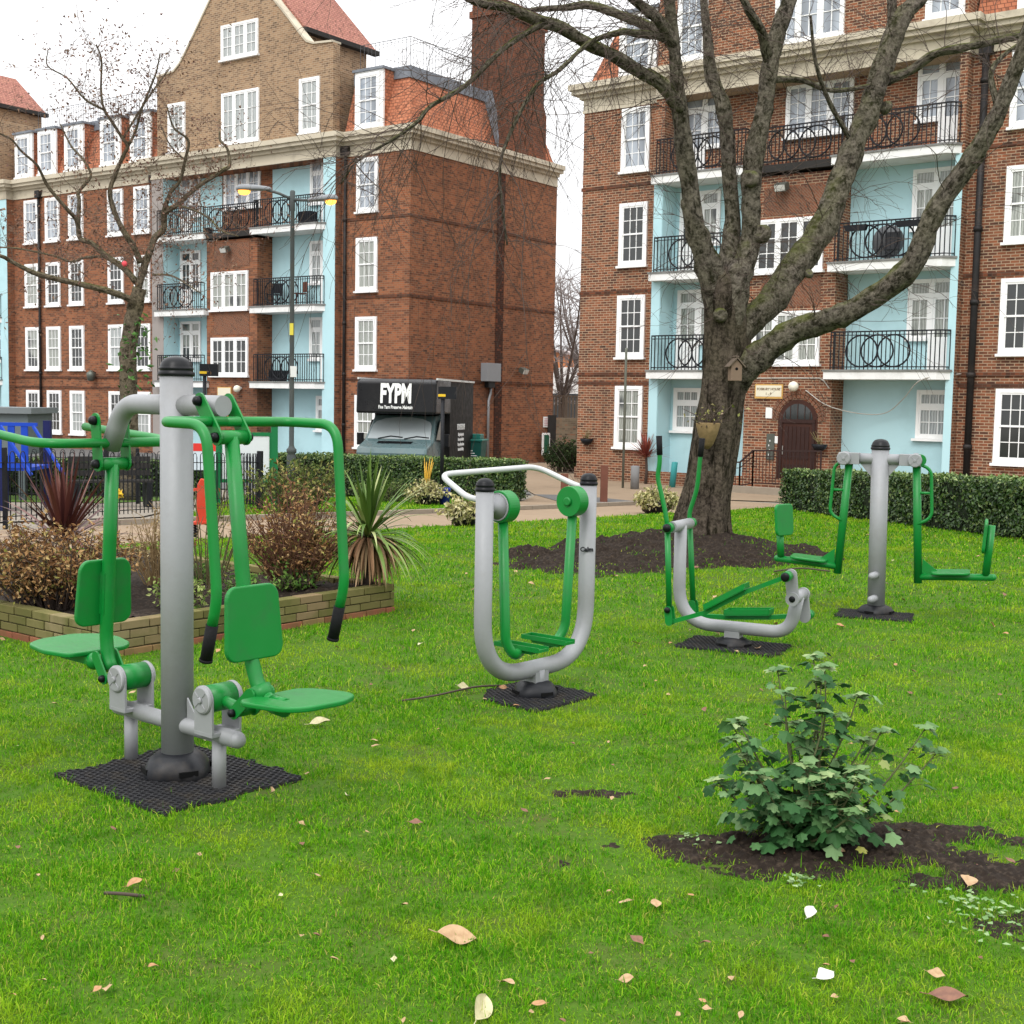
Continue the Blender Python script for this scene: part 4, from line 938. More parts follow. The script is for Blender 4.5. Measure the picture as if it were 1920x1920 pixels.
def cross_trainer():
    t=thing('cross_trainer','green cross trainer with two upright black gripped levers in front of the big tree','gym machine',CROSS[:2]+(0,),CROSS[2],GRP)
    b=MB(); b.tube(fillet([(-.42,0,.845),(-.415,0,.14),(.40,0,.14),(.45,0,.40)],.27,14),.045,26); b.build('frame',M_grey,t)
    b=MB(); b.tube([(-.42,-.19,.845),(-.42,.19,.845)],.04,20); b.build('lever_axle',M_grey,t)
    b=MB(); b.box(-.055,.055,-.05,.05,.05,.115); b.build('foot',M_grey,t); boot(t,.118,.075)
    ca=(.45,.40)
    b=MB(); b.tube([(ca[0],-.115,ca[1]),(ca[0],.115,ca[1])],.04,20); b.build('crank_axle',M_grey,t)
    for s in (-1,1):
        y=s*.235
        P=[(-.515,y,1.46),(-.505,y,1.30),(-.522,y,1.205),(-.452,y,.95),(-.435,y,.845)] if s<0 else [(-.36,y,1.44),(-.375,y,1.25),(-.385,y,1.1),(-.44,y,.92),(-.435,y,.845)]
        b=MB(); b.tube(fillet(P,.07,6),.0165,14); b.lathe([(.036,-.03),(.036,.03)],(-.425,y*1.02,.845),(0,1,0),20)
        j=(-.405,.265) if s<0 else (-.39,.25)
        b.tube([(-.435,y,.845),(j[0],y,j[1])],.021,14); o=b.build('lever',M_green,t)
        g=MB(); A=Vector(P[0]);Bv=Vector(P[1]); d=(A-Bv).normalized(); g.tube([A-d*.105,A+d*.03],.021,14); g.build('grip',M_grip,o)
        bolt(o,(-.425,y*1.02+s*.03,.845),(0,s,0),.03,.03)
        b=MB()
        for k in (-.03,.03): plate_xz(b,capsule(j,(j[0]+.012,j[1]-.085),.027),y+k,.008)
        o=b.build('joint',M_green,t); bolt(o,(j[0],y+s*.036,j[1]),(0,s,0),.022,.022)
        end=(.43,.565) if s<0 else (.47,.24)
        p0=(j[0]+.01,j[1]-.09); k0=(-.13,p0[1]+.095) if s<0 else (-.13,p0[1]+.01); k1=(.15,.438) if s<0 else (.2,.2)
        b=MB(); b.bar((p0[0],y,p0[1]),(k0[0],y,k0[1]),.04,.03); b.bar((k0[0],y,k0[1]),(k1[0],y,k1[1]),.06,.03); b.bar((k1[0],y,k1[1]),(end[0],y,end[1]),.04,.03); b.lathe([(.034,-.045),(.034,.045)],(end[0],y,end[1]),(0,1,0),20)
        o=b.build('pedal_bar',M_green,t)
        pl=MB(); a=Vector((k0[0],y,k0[1]+.024)); c=Vector((k1[0],y,k1[1]+.024)); pl.bar(a,c,.125,.012)
        for q in (-.06,.06): pl.bar(a+Vector((0,q,.02)),c+Vector((0,q,.02)),.008,.035)
        d=(c-a).normalized(); pl.bar(c+Vector((0,-.06,.02)),c+Vector((0,.06,.02)),.008,.035); pl.bar(a+Vector((0,-.06,.02)),a+Vector((0,.06,.02)),.008,.035); pl.build('foot_plate',M_green,o)
        bolt(o,(end[0],y-.046 if s<0 else y+.046,end[1]),(0,s,0),.03,.012)
        b=MB()
        yc=s*.13; plate_xz(b,capsule(ca,end,.04),yc,.022); b.cyl((end[0],yc,end[1]),(end[0],y-s*.03,end[1]),.026,16); b.lathe([(.047,0),(.047,.025)],(ca[0],yc,ca[1]),(0,s,0),22); o2=b.build('crank_arm',M_grey,t)
        bolt(o2,(ca[0],yc+s*.025,ca[1]),(0,s,0),.022,.01)
    return t
cross_trainer()

def leg_press():
    t=thing('leg_press','twin leg press with two swinging green seats on a T-shaped grey post','gym machine',LEG[:2]+(0,),LEG[2],GRP)
    b=MB(); b.tube([(0,0,0),(-.018,0,1.385)],.071,32); b.build('post',M_grey,t); cap_mb(.0715,1.378,.06).build('post_cap',M_plastic,t,(-.018,0,0)); boot(t,.132,.085)
    b=MB(); b.tube([(-.235,0,1.297),(.20,0,1.297)],.043,22); b.build('cross_arm',M_grey,t)
    b=MB()
    for s in (-1,1): b.prism([(-.018+s*.06,-.005,1.27),(-.018+s*.17,-.005,1.27),(-.018+s*.06,-.005,1.14)],(0,.01,0))
    b.build('gusset',M_grey,t)
    for z in (.34,.145):
        for s in (-1,1):
            b=MB(); b.cyl((-.004,s*.05,z),(-.03,s*.17,z),.03,18); b.sphere((-.03,s*.17,z),.03,16); b.build('foot_peg',M_grey,t)
    for s in (-1,1):
        hx=-.305 if s<0 else .262; hz=1.295
        b=MB(); b.obox((hx-s*.04,0,hz),(.085,0,0),(0,.055,0),(0,0,.047))
        b.lathe([(.056,0),(.056,.03),(.05,.036)],(hx,-.055,hz),(0,-1,0),30); b.lathe([(.056,0),(.056,.03)],(hx,.055,hz),(0,1,0),30); b.lathe([(.012,0),(.012,.008)],(hx,-.09,hz),(0,-1,0),12)
        for k in range(4):
            a=PI/4+k*PI/2; e=Vector((math.cos(a),0,math.sin(a))); b.obox(Vector((hx,-.092,hz))+e*.03,e*.014,Vector((0,.002,0)),e.cross(Vector((0,1,0)))*.002)
        bevel(b.build('hub',M_grey,t),.006,2)
        if s<0: A=(-.268,1.2);Bq=(-.325,.325);J=(-.352,.385);E=(-.83,.423)
        else:   A=(.277,1.2);Bq=(.325,.285);J=(.352,.338);E=(.90,.368)
        dv=Vector((Bq[0]-A[0],0,Bq[1]-A[1])).normalized()
        b=MB(); b.tube([(A[0]-dv.x*.1,0,A[1]-dv.z*.1),(Bq[0],0,Bq[1])],.033,20)
        if s>0: b.lathe([(.05,-.04),(.05,.04)],(hx+.035,0,hz),(0,1,0),24)
        b.build('lever',M_green,t)
        b=MB(); b.tube([(J[0]-s*.03,0,J[1]),(E[0],0,E[1])],.029,18); b.sphere((E[0],0,E[1]),.029); b.prism([(J[0],-.004,J[1]+.15),(J[0]+s*.17,-.004,J[1]+.02),(J[0],-.004,J[1]+.02)],(0,.008,0)); o=b.build('seat_bar',M_green,t)
        c=(-.56 if s<0 else .575); z=J[1]+(E[1]-J[1])*(c-J[0])/(E[0]-J[0])+.03
        b=MB(); tl=Vector((E[0]-J[0],0,E[1]-J[1])).normalized()*s*s; b.prism([tuple(Vector((c,0,z))+tl*x+Vector((0,y,0))) for x,y in rrect(.30,.29,.05,5)],(0,0,.02)); bevel(b.build('seat',M_green,t),.006,2)
        p0=Vector((-.80,0,.44)) if s<0 else Vector((.845,0,.38)); p1=Vector((-.815,0,.66)) if s<0 else Vector((.872,0,.79))
        b=MB(); b.tube([p0,p1],.031,16); b.build('backrest_post',M_green,t)
        u=(p1-p0).normalized(); nr=Vector((u.z*-s,0,u.x*s)); c=(Vector((-.785,0,.755)) if s<0 else Vector((.825,0,.70))); yv=Vector((math.sin(.45),math.cos(.45),0)) if s<0 else Vector((0,1,0)); nr=yv.cross(u)*(1 if s<0 else -1)
        b=MB(); b.prism([tuple(c+yv*x+u*y-nr*.012) for x,y in rrect(.25,.27,.045,5)],nr*.026); bevel(b.build('backrest',M_green,t),.009,3)
        b=MB(); mx=lambda z:A[0]+(Bq[0]-A[0])*(z-A[1])/(Bq[1]-A[1]); dx=s*.115
        b.tube(fillet([(hx+s*.02,-.02,1.27),(mx(1.23)+dx,-.02,1.225),(mx(.84)+dx,-.02,.83),(mx(.76),-.02,.77)],.07,7),.0135,12); b.tube([(mx(1.02),-.01,1.03),(mx(1.02)+dx,-.02,1.03)],.011,10); b.build('hand_loop',M_green,t)
    return t
leg_press()
# ------------------------------------------------------------------ the two bare trees: traced limbs (x, y, z, radius), then grown twigs
BIG=[
('trunk',[(2.21,15.2,-0.12,0.463),(2.23,15.2,0.09,0.4),(2.25,15.2,0.47,0.344),(2.33,15.2,1.0,0.325),(2.39,15.2,1.57,0.307),(2.44,15.2,2.0,0.294),(2.45,15.2,2.43,0.288),(2.41,15.2,2.98,0.262),(2.39,15.2,3.2,0.2),(2.39,15.2,3.32,0.06)]),
('A',[(2.4,15.2,2.5,0.2),(2.31,15.18,3.05,0.2),(2.14,15.1,3.49,0.162),(2.02,15.05,3.83,0.13),(1.89,14.95,4.49,0.117),(1.8,14.85,5.01,0.104),(1.73,14.75,5.39,0.085),(1.68,14.7,5.76,0.079),(1.62,14.6,6.13,0.072),(1.57,14.5,6.49,0.06)]),
('B',[(2.43,15.25,2.6,0.18),(2.46,15.3,3.2,0.165),(2.52,15.45,3.89,0.108),(2.47,15.55,4.61,0.102),(2.41,15.65,5.2,0.097),(2.27,15.75,5.64,0.091),(2.21,15.8,6.07,0.065),(2.17,15.9,6.53,0.052),(2.14,16.0,6.93,0.04)]),
('C',[(2.45,15.15,2.5,0.2),(2.53,15.15,3.1,0.19),(2.69,15.3,3.52,0.151),(2.71,15.3,3.88,0.126),(2.73,15.35,4.58,0.133),(2.84,15.4,5.15,0.114),(2.89,15.4,5.57,0.114),(2.96,15.45,5.99,0.114),(3.11,15.5,6.42,0.096),(3.22,15.5,6.79,0.083)]),
('D',[(2.46,15.2,2.34,0.213),(2.67,15.3,2.65,0.201),(2.97,15.4,2.92,0.196),(3.32,15.6,3.38,0.193),(3.68,15.8,3.91,0.182),(3.93,16.0,4.5,0.171),(4.09,16.1,4.94,0.159),(4.29,16.2,5.39,0.153),(4.49,16.3,6.05,0.148),(4.68,16.4,6.51,0.135),(4.91,16.5,6.76,0.102),(5.18,16.6,7.05,0.082)]),
('E',[(2.52,15.2,1.97,0.2),(2.69,15.1,2.16,0.193),(2.91,15.0,2.37,0.179),(3.17,14.85,2.57,0.165),(3.5,14.7,2.7,0.157),(3.87,14.55,2.87,0.15),(4.29,14.3,3.26,0.141),(4.47,14.2,3.77,0.129),(4.77,14.05,4.31,0.121),(4.98,13.9,4.74,0.103),(5.14,13.8,5.23,0.091),(5.22,13.7,5.65,0.079),(5.27,13.6,6.05,0.062)]),
('F',[(4.49,16.2,5.71,0.08),(4.77,16.2,5.84,0.067),(5.0,16.1,6.0,0.06),(5.28,16.0,6.05,0.059),(5.56,15.9,6.09,0.052),(5.97,15.8,6.17,0.052),(6.36,15.7,6.3,0.039)]),
('G',[(1.81,14.8,5.0,0.091),(1.57,14.7,5.24,0.091),(1.32,14.6,5.35,0.084),(1.01,14.4,5.47,0.077),(0.75,14.3,5.55,0.077),(0.41,14.1,5.67,0.075),(0.17,14.0,5.71,0.069),(-0.15,13.8,5.78,0.057),(-0.39,13.7,5.78,0.051),(-0.64,13.6,5.85,0.045),(-0.95,13.4,5.93,0.033)]),
('H',[(1.68,14.7,5.67,0.06),(1.54,14.6,5.73,0.054),(1.22,14.4,5.71,0.047),(1.07,14.3,5.69,0.041),(0.73,14.1,5.52,0.029),(0.42,13.9,5.19,0.026),(0.18,13.8,5.0,0.024),(-0.0,13.7,4.68,0.023),(-0.16,13.6,4.28,0.02),(-0.19,13.6,4.01,0.018),(-0.15,13.6,3.65,0.015),(-0.1,13.6,3.33,0.01)]),
('I',[(1.72,14.8,5.64,0.079),(1.6,15.0,5.88,0.068),(1.17,15.2,6.12,0.063),(0.79,15.4,6.29,0.057),(0.51,15.5,6.29,0.045),(0.14,15.7,6.32,0.032),(-0.17,15.8,6.27,0.026)]),
('J',[(1.69,14.7,5.7,0.085),(1.5,14.5,5.87,0.072),(1.31,14.4,5.99,0.065),(1.06,14.2,6.11,0.053)]),
('K',[(0.21,14.0,5.68,0.04),(-0.2,13.8,5.34,0.031),(-0.56,13.7,4.96,0.028),(-0.91,13.6,4.72,0.025),(-1.05,13.5,4.53,0.022),(-1.26,13.4,4.35,0.018),(-1.61,13.3,4.11,0.014),(-1.77,13.2,3.86,0.009)]),
('L',[(2.87,15.4,5.7,0.076),(2.75,15.2,5.97,0.063),(2.56,15.0,6.15,0.056),(2.42,14.9,6.35,0.043)]),
('N',[(4.51,16.3,6.21,0.074),(4.56,16.4,6.53,0.067),(4.53,16.4,6.91,0.054)]),
('O',[(5.0,13.9,4.92,0.046),(4.96,14.0,5.24,0.035),(5.11,14.1,5.46,0.029),(5.42,14.2,5.69,0.023)]),
('Q',[(2.89,15.4,5.49,0.051),(3.31,15.7,5.57,0.039),(3.74,15.9,5.5,0.033),(4.33,16.2,5.65,0.023)]),
('S',[(4.07,16.1,4.92,0.04),(3.72,15.8,5.29,0.033),(3.47,15.6,5.73,0.026),(3.34,15.4,6.22,0.019)]),
]
SMALL=[
('trunk',[(-8.0,27.0,-0.55,0.211),(-7.99,27.0,1.07,0.178),(-8.01,27.0,2.28,0.172),(-7.95,27.0,3.05,0.167),(-7.84,27.0,3.6,0.156),(-7.75,27.0,3.92,0.133)]),
('a',[(-7.89,27.0,3.49,0.111),(-7.87,26.81,3.65,0.102),(-8.25,26.62,3.81,0.093),(-8.8,26.44,3.93,0.084),(-9.34,26.25,4.04,0.076),(-9.63,26.06,4.12,0.067),(-9.98,25.88,4.31,0.059),(-10.11,25.69,4.39,0.05),(-10.66,25.5,4.51,0.042)]),
('b',[(-7.82,27.0,3.85,0.111),(-7.62,27.09,4.55,0.104),(-7.5,27.18,4.96,0.097),(-7.34,27.27,5.16,0.089),(-7.32,27.36,5.5,0.082),(-7.09,27.45,5.7,0.074),(-6.74,27.55,6.05,0.067),(-6.2,27.64,6.44,0.059),(-6.07,27.73,6.57,0.052),(-6.13,27.82,6.91,0.044),(-6.3,27.91,7.11,0.037),(-6.34,28.0,7.31,0.029)]),
('c',[(-7.34,27.3,5.27,0.073),(-7.31,27.19,5.51,0.066),(-7.13,27.07,5.89,0.058),(-6.92,26.96,6.09,0.051),(-6.78,26.84,6.5,0.043),(-6.68,26.73,6.87,0.036),(-6.94,26.61,7.09,0.029),(-7.05,26.5,7.48,0.022)]),
('d',[(-7.74,27.0,4.43,0.089),(-7.87,26.94,4.78,0.084),(-8.07,26.88,5.09,0.078),(-8.23,26.82,5.48,0.073),(-8.28,26.75,5.82,0.068),(-8.15,26.69,6.17,0.063),(-7.98,26.63,6.51,0.057),(-7.86,26.57,6.71,0.052),(-7.94,26.51,6.84,0.047),(-8.1,26.45,7.1,0.042),(-8.26,26.38,7.36,0.037),(-8.31,26.32,7.7,0.032),(-8.28,26.26,8.3,0.027),(-8.36,26.2,8.59,0.022)]),
('e',[(-7.82,27.0,4.03,0.094),(-8.1,27.08,4.32,0.089),(-8.49,27.17,4.58,0.083),(-8.81,27.25,4.84,0.077),(-9.09,27.33,4.95,0.071),(-9.15,27.42,5.29,0.065),(-9.16,27.5,5.74,0.059),(-9.2,27.58,5.92,0.053),(-9.04,27.67,6.17,0.047),(-8.99,27.75,6.34,0.041),(-9.17,27.83,6.64,0.035),(-9.46,27.92,6.95,0.029),(-9.71,28.0,7.4,0.023)]),
('f',[(-9.11,27.4,4.96,0.068),(-9.13,27.22,5.3,0.062),(-9.28,27.05,5.53,0.056),(-9.58,26.88,5.92,0.05),(-9.66,26.7,6.18,0.044),(-9.7,26.52,6.32,0.038),(-9.92,26.35,6.53,0.033),(-10.06,26.18,6.73,0.027),(-10.31,26.0,6.83,0.021)]),
('g',[(-7.86,26.6,6.72,0.044),(-7.68,26.48,6.98,0.038),(-7.51,26.36,7.41,0.033),(-7.29,26.24,7.83,0.028),(-7.15,26.12,8.08,0.022),(-7.05,26.0,8.39,0.017)]),
('h',[(-8.5,27.2,4.58,0.045),(-9.03,27.46,4.57,0.041),(-9.41,27.72,4.51,0.037),(-9.88,27.98,4.65,0.032),(-10.66,28.24,4.81,0.028),(-11.22,28.5,4.87,0.023)]),
('i',[(-7.23,27.0,5.45,0.039),(-6.84,26.62,5.54,0.033),(-6.24,26.25,5.32,0.028),(-5.81,25.88,4.97,0.022),(-5.41,25.5,4.83,0.017)]),
('j',[(-7.49,27.0,4.2,0.033),(-7.03,26.67,4.16,0.027),(-6.62,26.33,3.96,0.022),(-6.26,26.0,3.76,0.016)]),
('k',[(-8.23,26.3,7.35,0.032),(-8.58,26.18,7.52,0.028),(-8.88,26.05,7.89,0.023),(-9.22,25.92,8.09,0.018),(-9.17,25.8,8.37,0.014)]),
('l',[(-7.94,26.5,6.84,0.033),(-7.59,26.67,7.51,0.027),(-7.31,26.83,8.01,0.021),(-7.11,27.0,8.37,0.014)]),
('m',[(-6.82,27.0,6.53,0.031),(-7.18,27.25,6.86,0.023),(-7.46,27.5,7.34,0.015)]),
]

def limb_mesh(paths,mat_main,n=14,rough=.06,k=5,smooth_only=None):
    b=MB(); b.bark=[]
    for nm,P in paths:
        Q=spline([p for p in P],k); pts=[Vector(q[:3]) for q in Q]; R=[float(q[3]) for q in Q]
        r=random.Random(nm); R=[max(.004,x*(1+rough*(r.random()-.5)*2)) for x in R]; m=n if R[0]>.05 else 8
        b.tube(pts,R,m); l=0.0; o=r.random()*50
        for i in range(len(pts)):
            if i: l+=(pts[i]-pts[i-1]).length
            for j in range(m):
                a=2*PI*j/m; b.bark.append((l+o,math.cos(a),math.sin(a))); vi=len(b.bark)-1
                if R[i]>.025:
                    g=R[i]*(.07*math.sin(3*a+l*5+o)+.06*math.sin(5*a-l*9+o)+.05*math.sin(2*a+l*17)); v=Vector(b.v[vi]); d=(v-pts[i]); b.v[vi]=tuple(v+d.normalized()*g)
    real=b.mesh
    def mesh(name,mats):
        me=real(name,mats); at=me.attributes.new('bark','FLOAT_VECTOR','POINT'); at.data.foreach_set('vector',[x for t in b.bark for x in t]); return me
    b.mesh=mesh; return b
def knob(b,c,r,d):
    d=Vector(d).normalized(); b.lathe([(r*1.5,-r*.9),(r*1.25,-r*.3),(r*1.0,r*.15),(r*.8,r*.22),(r*.55,r*.08),(.001,r*.0)],c,d,12)
def twigs(b,paths,count,lmin,lmax,droop,r0,seed,sub=3,skip=('trunk',),up=.35,weights=None,leafpts=None,zig=.12):
    rr=random.Random(seed); segs=[]
    for nm,P in paths:
        if nm in skip: continue
        wt=(weights or {}).get(nm,1.0)
        for i in range(len(P)-1):
            a,c=Vector(P[i][:3]),Vector(P[i+1][:3]); segs.append((a,c,P[i][3],(c-a).length*wt))
    tot=sum(s[3] for s in segs)
    def grow(p,d,L,r,dr,n):
        pts=[p.copy()]; rad=[r]; st=L/n
        for i in range(n):
            d=(d+Vector((rr.gauss(0,zig),rr.gauss(0,zig),rr.gauss(0,zig)-dr*st*1.6))).normalized(); p=p+d*st; pts.append(p.copy()); rad.append(max(.0016,r*(1-.72*(i+1)/n)))
        b.tube(pts,rad,3 if r<.012 else 5,0,False); return pts
    for _ in range(count):
        x=rr.random()*tot
        for a,c,R,l in segs:
            x-=l
            if x<=0: break
        t=rr.random(); p=a+(c-a)*t; ax=(c-a).normalized(); q=Vector((rr.gauss(0,1),rr.gauss(0,1),rr.gauss(0,.6)+up)); q=(q-ax*q.dot(ax)*.6+ax*.5).normalized()
        L=rr.uniform(lmin,lmax)*(1 if rr.random()<.8 else 1.6); pts=grow(p,q,L,min(r0*rr.uniform(.7,1.3),max(R*.6,.003)),droop*rr.uniform(.5,1.4),9)
        for _s in range(sub):
            i=rr.randint(1,8); d=(pts[i]-pts[i-1]).normalized(); e=Vector((rr.gauss(0,1),rr.gauss(0,1),rr.gauss(0,.5))).normalized()
            s2=grow(pts[i],(d+e*.8).normalized(),L*rr.uniform(.22,.6),r0*.45,droop*rr.uniform(.4,1.3),6)
            if leafpts is not None: leafpts.append(s2[-1]); leafpts.append(s2[3])
        if leafpts is not None: leafpts.append(pts[-1])
# the big tree
t=thing('bare_cherry_tree','big leafless tree with mossy limbs and ringed bark standing on bare soil','tree',(2.25,15.2,0))
def rel(paths,o): return [(n,[(p[0]-o[0],p[1]-o[1],p[2]-o[2],p[3]) for p in P]) for n,P in paths]
BT=rel(BIG,(2.25,15.2,0))
b=MB(); tr=[p for p in BT if p[0]=='trunk'][0][1]; Q=spline(tr,7); v=[];f=[];n=36
for i,q in enumerate(Q):
    z=q[2]
    for k in range(n):
        a=2*PI*k/n; fl=max(0,1-(z+.1)/.8); g=1+.05*math.sin(5*a+z*1.3)+.035*math.sin(9*a-z*2+1)+.02*math.sin(17*a+z*5)+fl*.16*math.sin(5*a+.6)+.03*math.sin(z*6+2*a)
        v.append((q[0]+.87*q[3]*g*math.cos(a),q[1]+.87*q[3]*g*math.sin(a),z))
for i in range(len(Q)-1):
    for k in range(n): f.append((i*n+k,i*n+(k+1)%n,(i+1)*n+(k+1)%n,(i+1)*n+k))
b.add(v,f,0,True)
b.build('trunk',M_trunk,t)
for p in BT:
    if p[0]!='trunk': limb_mesh([(p[0],[(*q[:3],q[3]*.86) for q in p[1]])],M_bark,16,.07).build('limb',M_bark,t)
for c,r,d in (((.55,.0,3.72),.12,(-.5,-.8,.2)),((.47,.06,4.35),.13,(.2,-.9,.0)),((.4,-.05,4.32),.1,(-.6,-.7,0)),((-.28,-.2,4.0),.1,(.5,-.8,.1)),((2.2,1.0,5.4),.09,(-.8,-.6,.3)),((1.85,.85,4.75),.09,(.8,-.5,.3)),((2.75,-1.3,4.62),.07,(.9,-.4,-.1)),((2.28,-.98,3.72),.07,(.9,-.4,-.2)),((1.2,.25,3.3),.06,(.1,-.9,.5)),((.1,-.28,2.75),.09,(.1,-1,.1))):
    b=MB(); knob(b,c,r*.68,d); b.build('branch_scar',M_bark,t)
b=MB()
twigs(b,BT,560,.5,1.4,.45,.0052,5,sub=5,zig=.2,weights=dict(A=1.2,G=1.7,H=1.8,I=1.9,K=1.9,J=1.6,E=.8,D=.9,B=.9,C=1.0,F=1.3,L=1.6,N=1.4,O=1.6,Q=1.8,S=1.8))
twigs(b,[p for p in BT if p[0] in 'GHIKJ'],90,.9,2.1,.8,.006,8,sub=6,zig=.2)
b.build('crown',M_twig,t)
# the smaller tree behind the railings
t2=thing('bare_garden_tree','smaller bare tree with olive limbs and a few shrivelled brown leaves behind the railings','tree',(-8.0,27.0,-.45))
ST=rel(SMALL,(-8.0,27.0,-.45)); b=MB()
b=limb_mesh([p for p in ST if p[0]=='trunk'],M_bark2,18,.05); b.build('trunk',M_bark2,t2)
for p in ST:
    if p[0]!='trunk': limb_mesh([(p[0],[(*q[:3],q[3]*.7) for q in p[1]])],M_bark2,9,.06).build('limb',M_bark2,t2)
b=MB(); lp=[]
twigs(b,ST,340,.5,1.35,.25,.0065,31,sub=6,up=.5,leafpts=lp,zig=.2,weights=dict(a=.7,h=1.2,d=1.3,g=1.5,k=1.5,l=1.5,b=1.3,c=1.3,m=1.4))
b.build('crown',M('brown_twig_bark',(.14,.1,.075),.85,.25,6),t2)
rr=random.Random(4); C=[];D=[]
for p in lp:
    if rr.random()<.4:
        for _ in range(rr.choice((1,2,3))):
            C.append(p+Vector((rr.gauss(0,.05),rr.gauss(0,.05),rr.gauss(0,.05)))); D.append((rr.gauss(0,1),rr.gauss(0,1),rr.gauss(-.7,.8)))
C=np.array([tuple(c) for c in C]);D=np.array(D); n=len(C)
V,F=leaf_arrays(C,D,RNG.normal(size=(n,3)),RNG.uniform(.04,.1,n),RNG.uniform(.02,.05,n),.5)
M_dry=island('shrivelled_brown_leaf',[(0,(.11,.06,.05)),(.5,(.18,.1,.075)),(1,(.25,.16,.1))],.8)
put('leaves',mesh_np('leaves',V,F,M_dry),t2)
# ivy sprig and pale shoots low in the small tree
C=[];D=[]
for _ in range(110):
    C.append((rr.gauss(.25,.22),rr.gauss(-.3,.2),rr.gauss(3.35,.28) if rr.random()<.6 else rr.gauss(2.6,.45))); D.append((rr.gauss(0,1),rr.gauss(-.3,1),rr.gauss(.2,.6)))
n=len(C); V,F=leaf_arrays(np.array(C),np.array(D),RNG.normal(size=(n,3)),RNG.uniform(.1,.19,n),RNG.uniform(.05,.08,n),.2)
put('ivy_leaves',mesh_np('ivy_leaves',V,F,island('ivy_leaf',[(0,(.03,.09,.02)),(1,(.1,.22,.05))],.4)),t2)
# things hung on the big tree
t=thing('bird_box','small wooden bird box fixed to the big tree below its lowest limb','bird box',(2.50,14.85,2.11),math.radians(8)); t.scale=(.78,.78,.78)
M_bb=M('aged_bird_box_wood',(.2,.14,.1),.85,.2,8,bmp=.2); M_hole=M('black_hole',(.003,.003,.003),.9,.1,5)
b=MB(); b.prism([(-.08,-.12,-.14),(.08,-.12,-.14),(.08,-.12,.08),(0,-.12,.165),(-.08,-.12,.08)],(0,.16,0)); b.build('box',M_bb,t)
b=MB(); b.obox((-.055,-.05,.135),(.075,0,.08),(0,.1,0),(-.006,0,.006)); b.obox((.055,-.05,.135),(.075,0,-.08),(0,.1,0),(.006,0,.006)); b.build('roof',M('bird_box_roof_wood',(.13,.1,.075),.85,.2,8),t)
b=MB(); b.cyl((0,-.1225,.03),(0,-.12,.03),.022,16); b.build('entrance_hole',M_hole,t)
t=thing('wicker_planter','hanging wicker cone with dry stems on the big tree trunk','planter',(2.21,14.80,1.42))
b=MB(); b.lathe([(.02,-.2),(.07,-.14),(.115,-.02),(.14,.09),(.13,.1)],(0,-.03,0),n=18); b.build('basket',M('straw_wicker',(.2,.14,.065),.85,.45,22,bmp=.9,bscale=40),t)
b=MB(); rr=random.Random(9)
for _ in range(26):
    p=Vector((rr.gauss(0,.05),-.05+rr.gauss(0,.05),.05)); q=p+Vector((rr.gauss(.04,.12),rr.gauss(-.03,.08),rr.uniform(.08,.3))); b.tube([p,(p+q)/2+Vector((rr.gauss(0,.03),0,.02)),q],[.006,.005,.003],4)
b.build('stems',M_twig,t); C=np.array([(rr.gauss(.03,.13),-.06+rr.gauss(0,.07),rr.uniform(.1,.3)) for _ in range(40)]); D=RNG.normal(size=(40,3))
V,F=leaf_arrays(C,D,RNG.normal(size=(40,3)),RNG.uniform(.03,.07,40),RNG.uniform(.02,.035,40)); put('leaves',mesh_np('leaves',V,F,island('sprig_leaf',[(0,(.12,.14,.03)),(.6,(.3,.28,.1)),(1,(.4,.3,.22))],.6)),t)
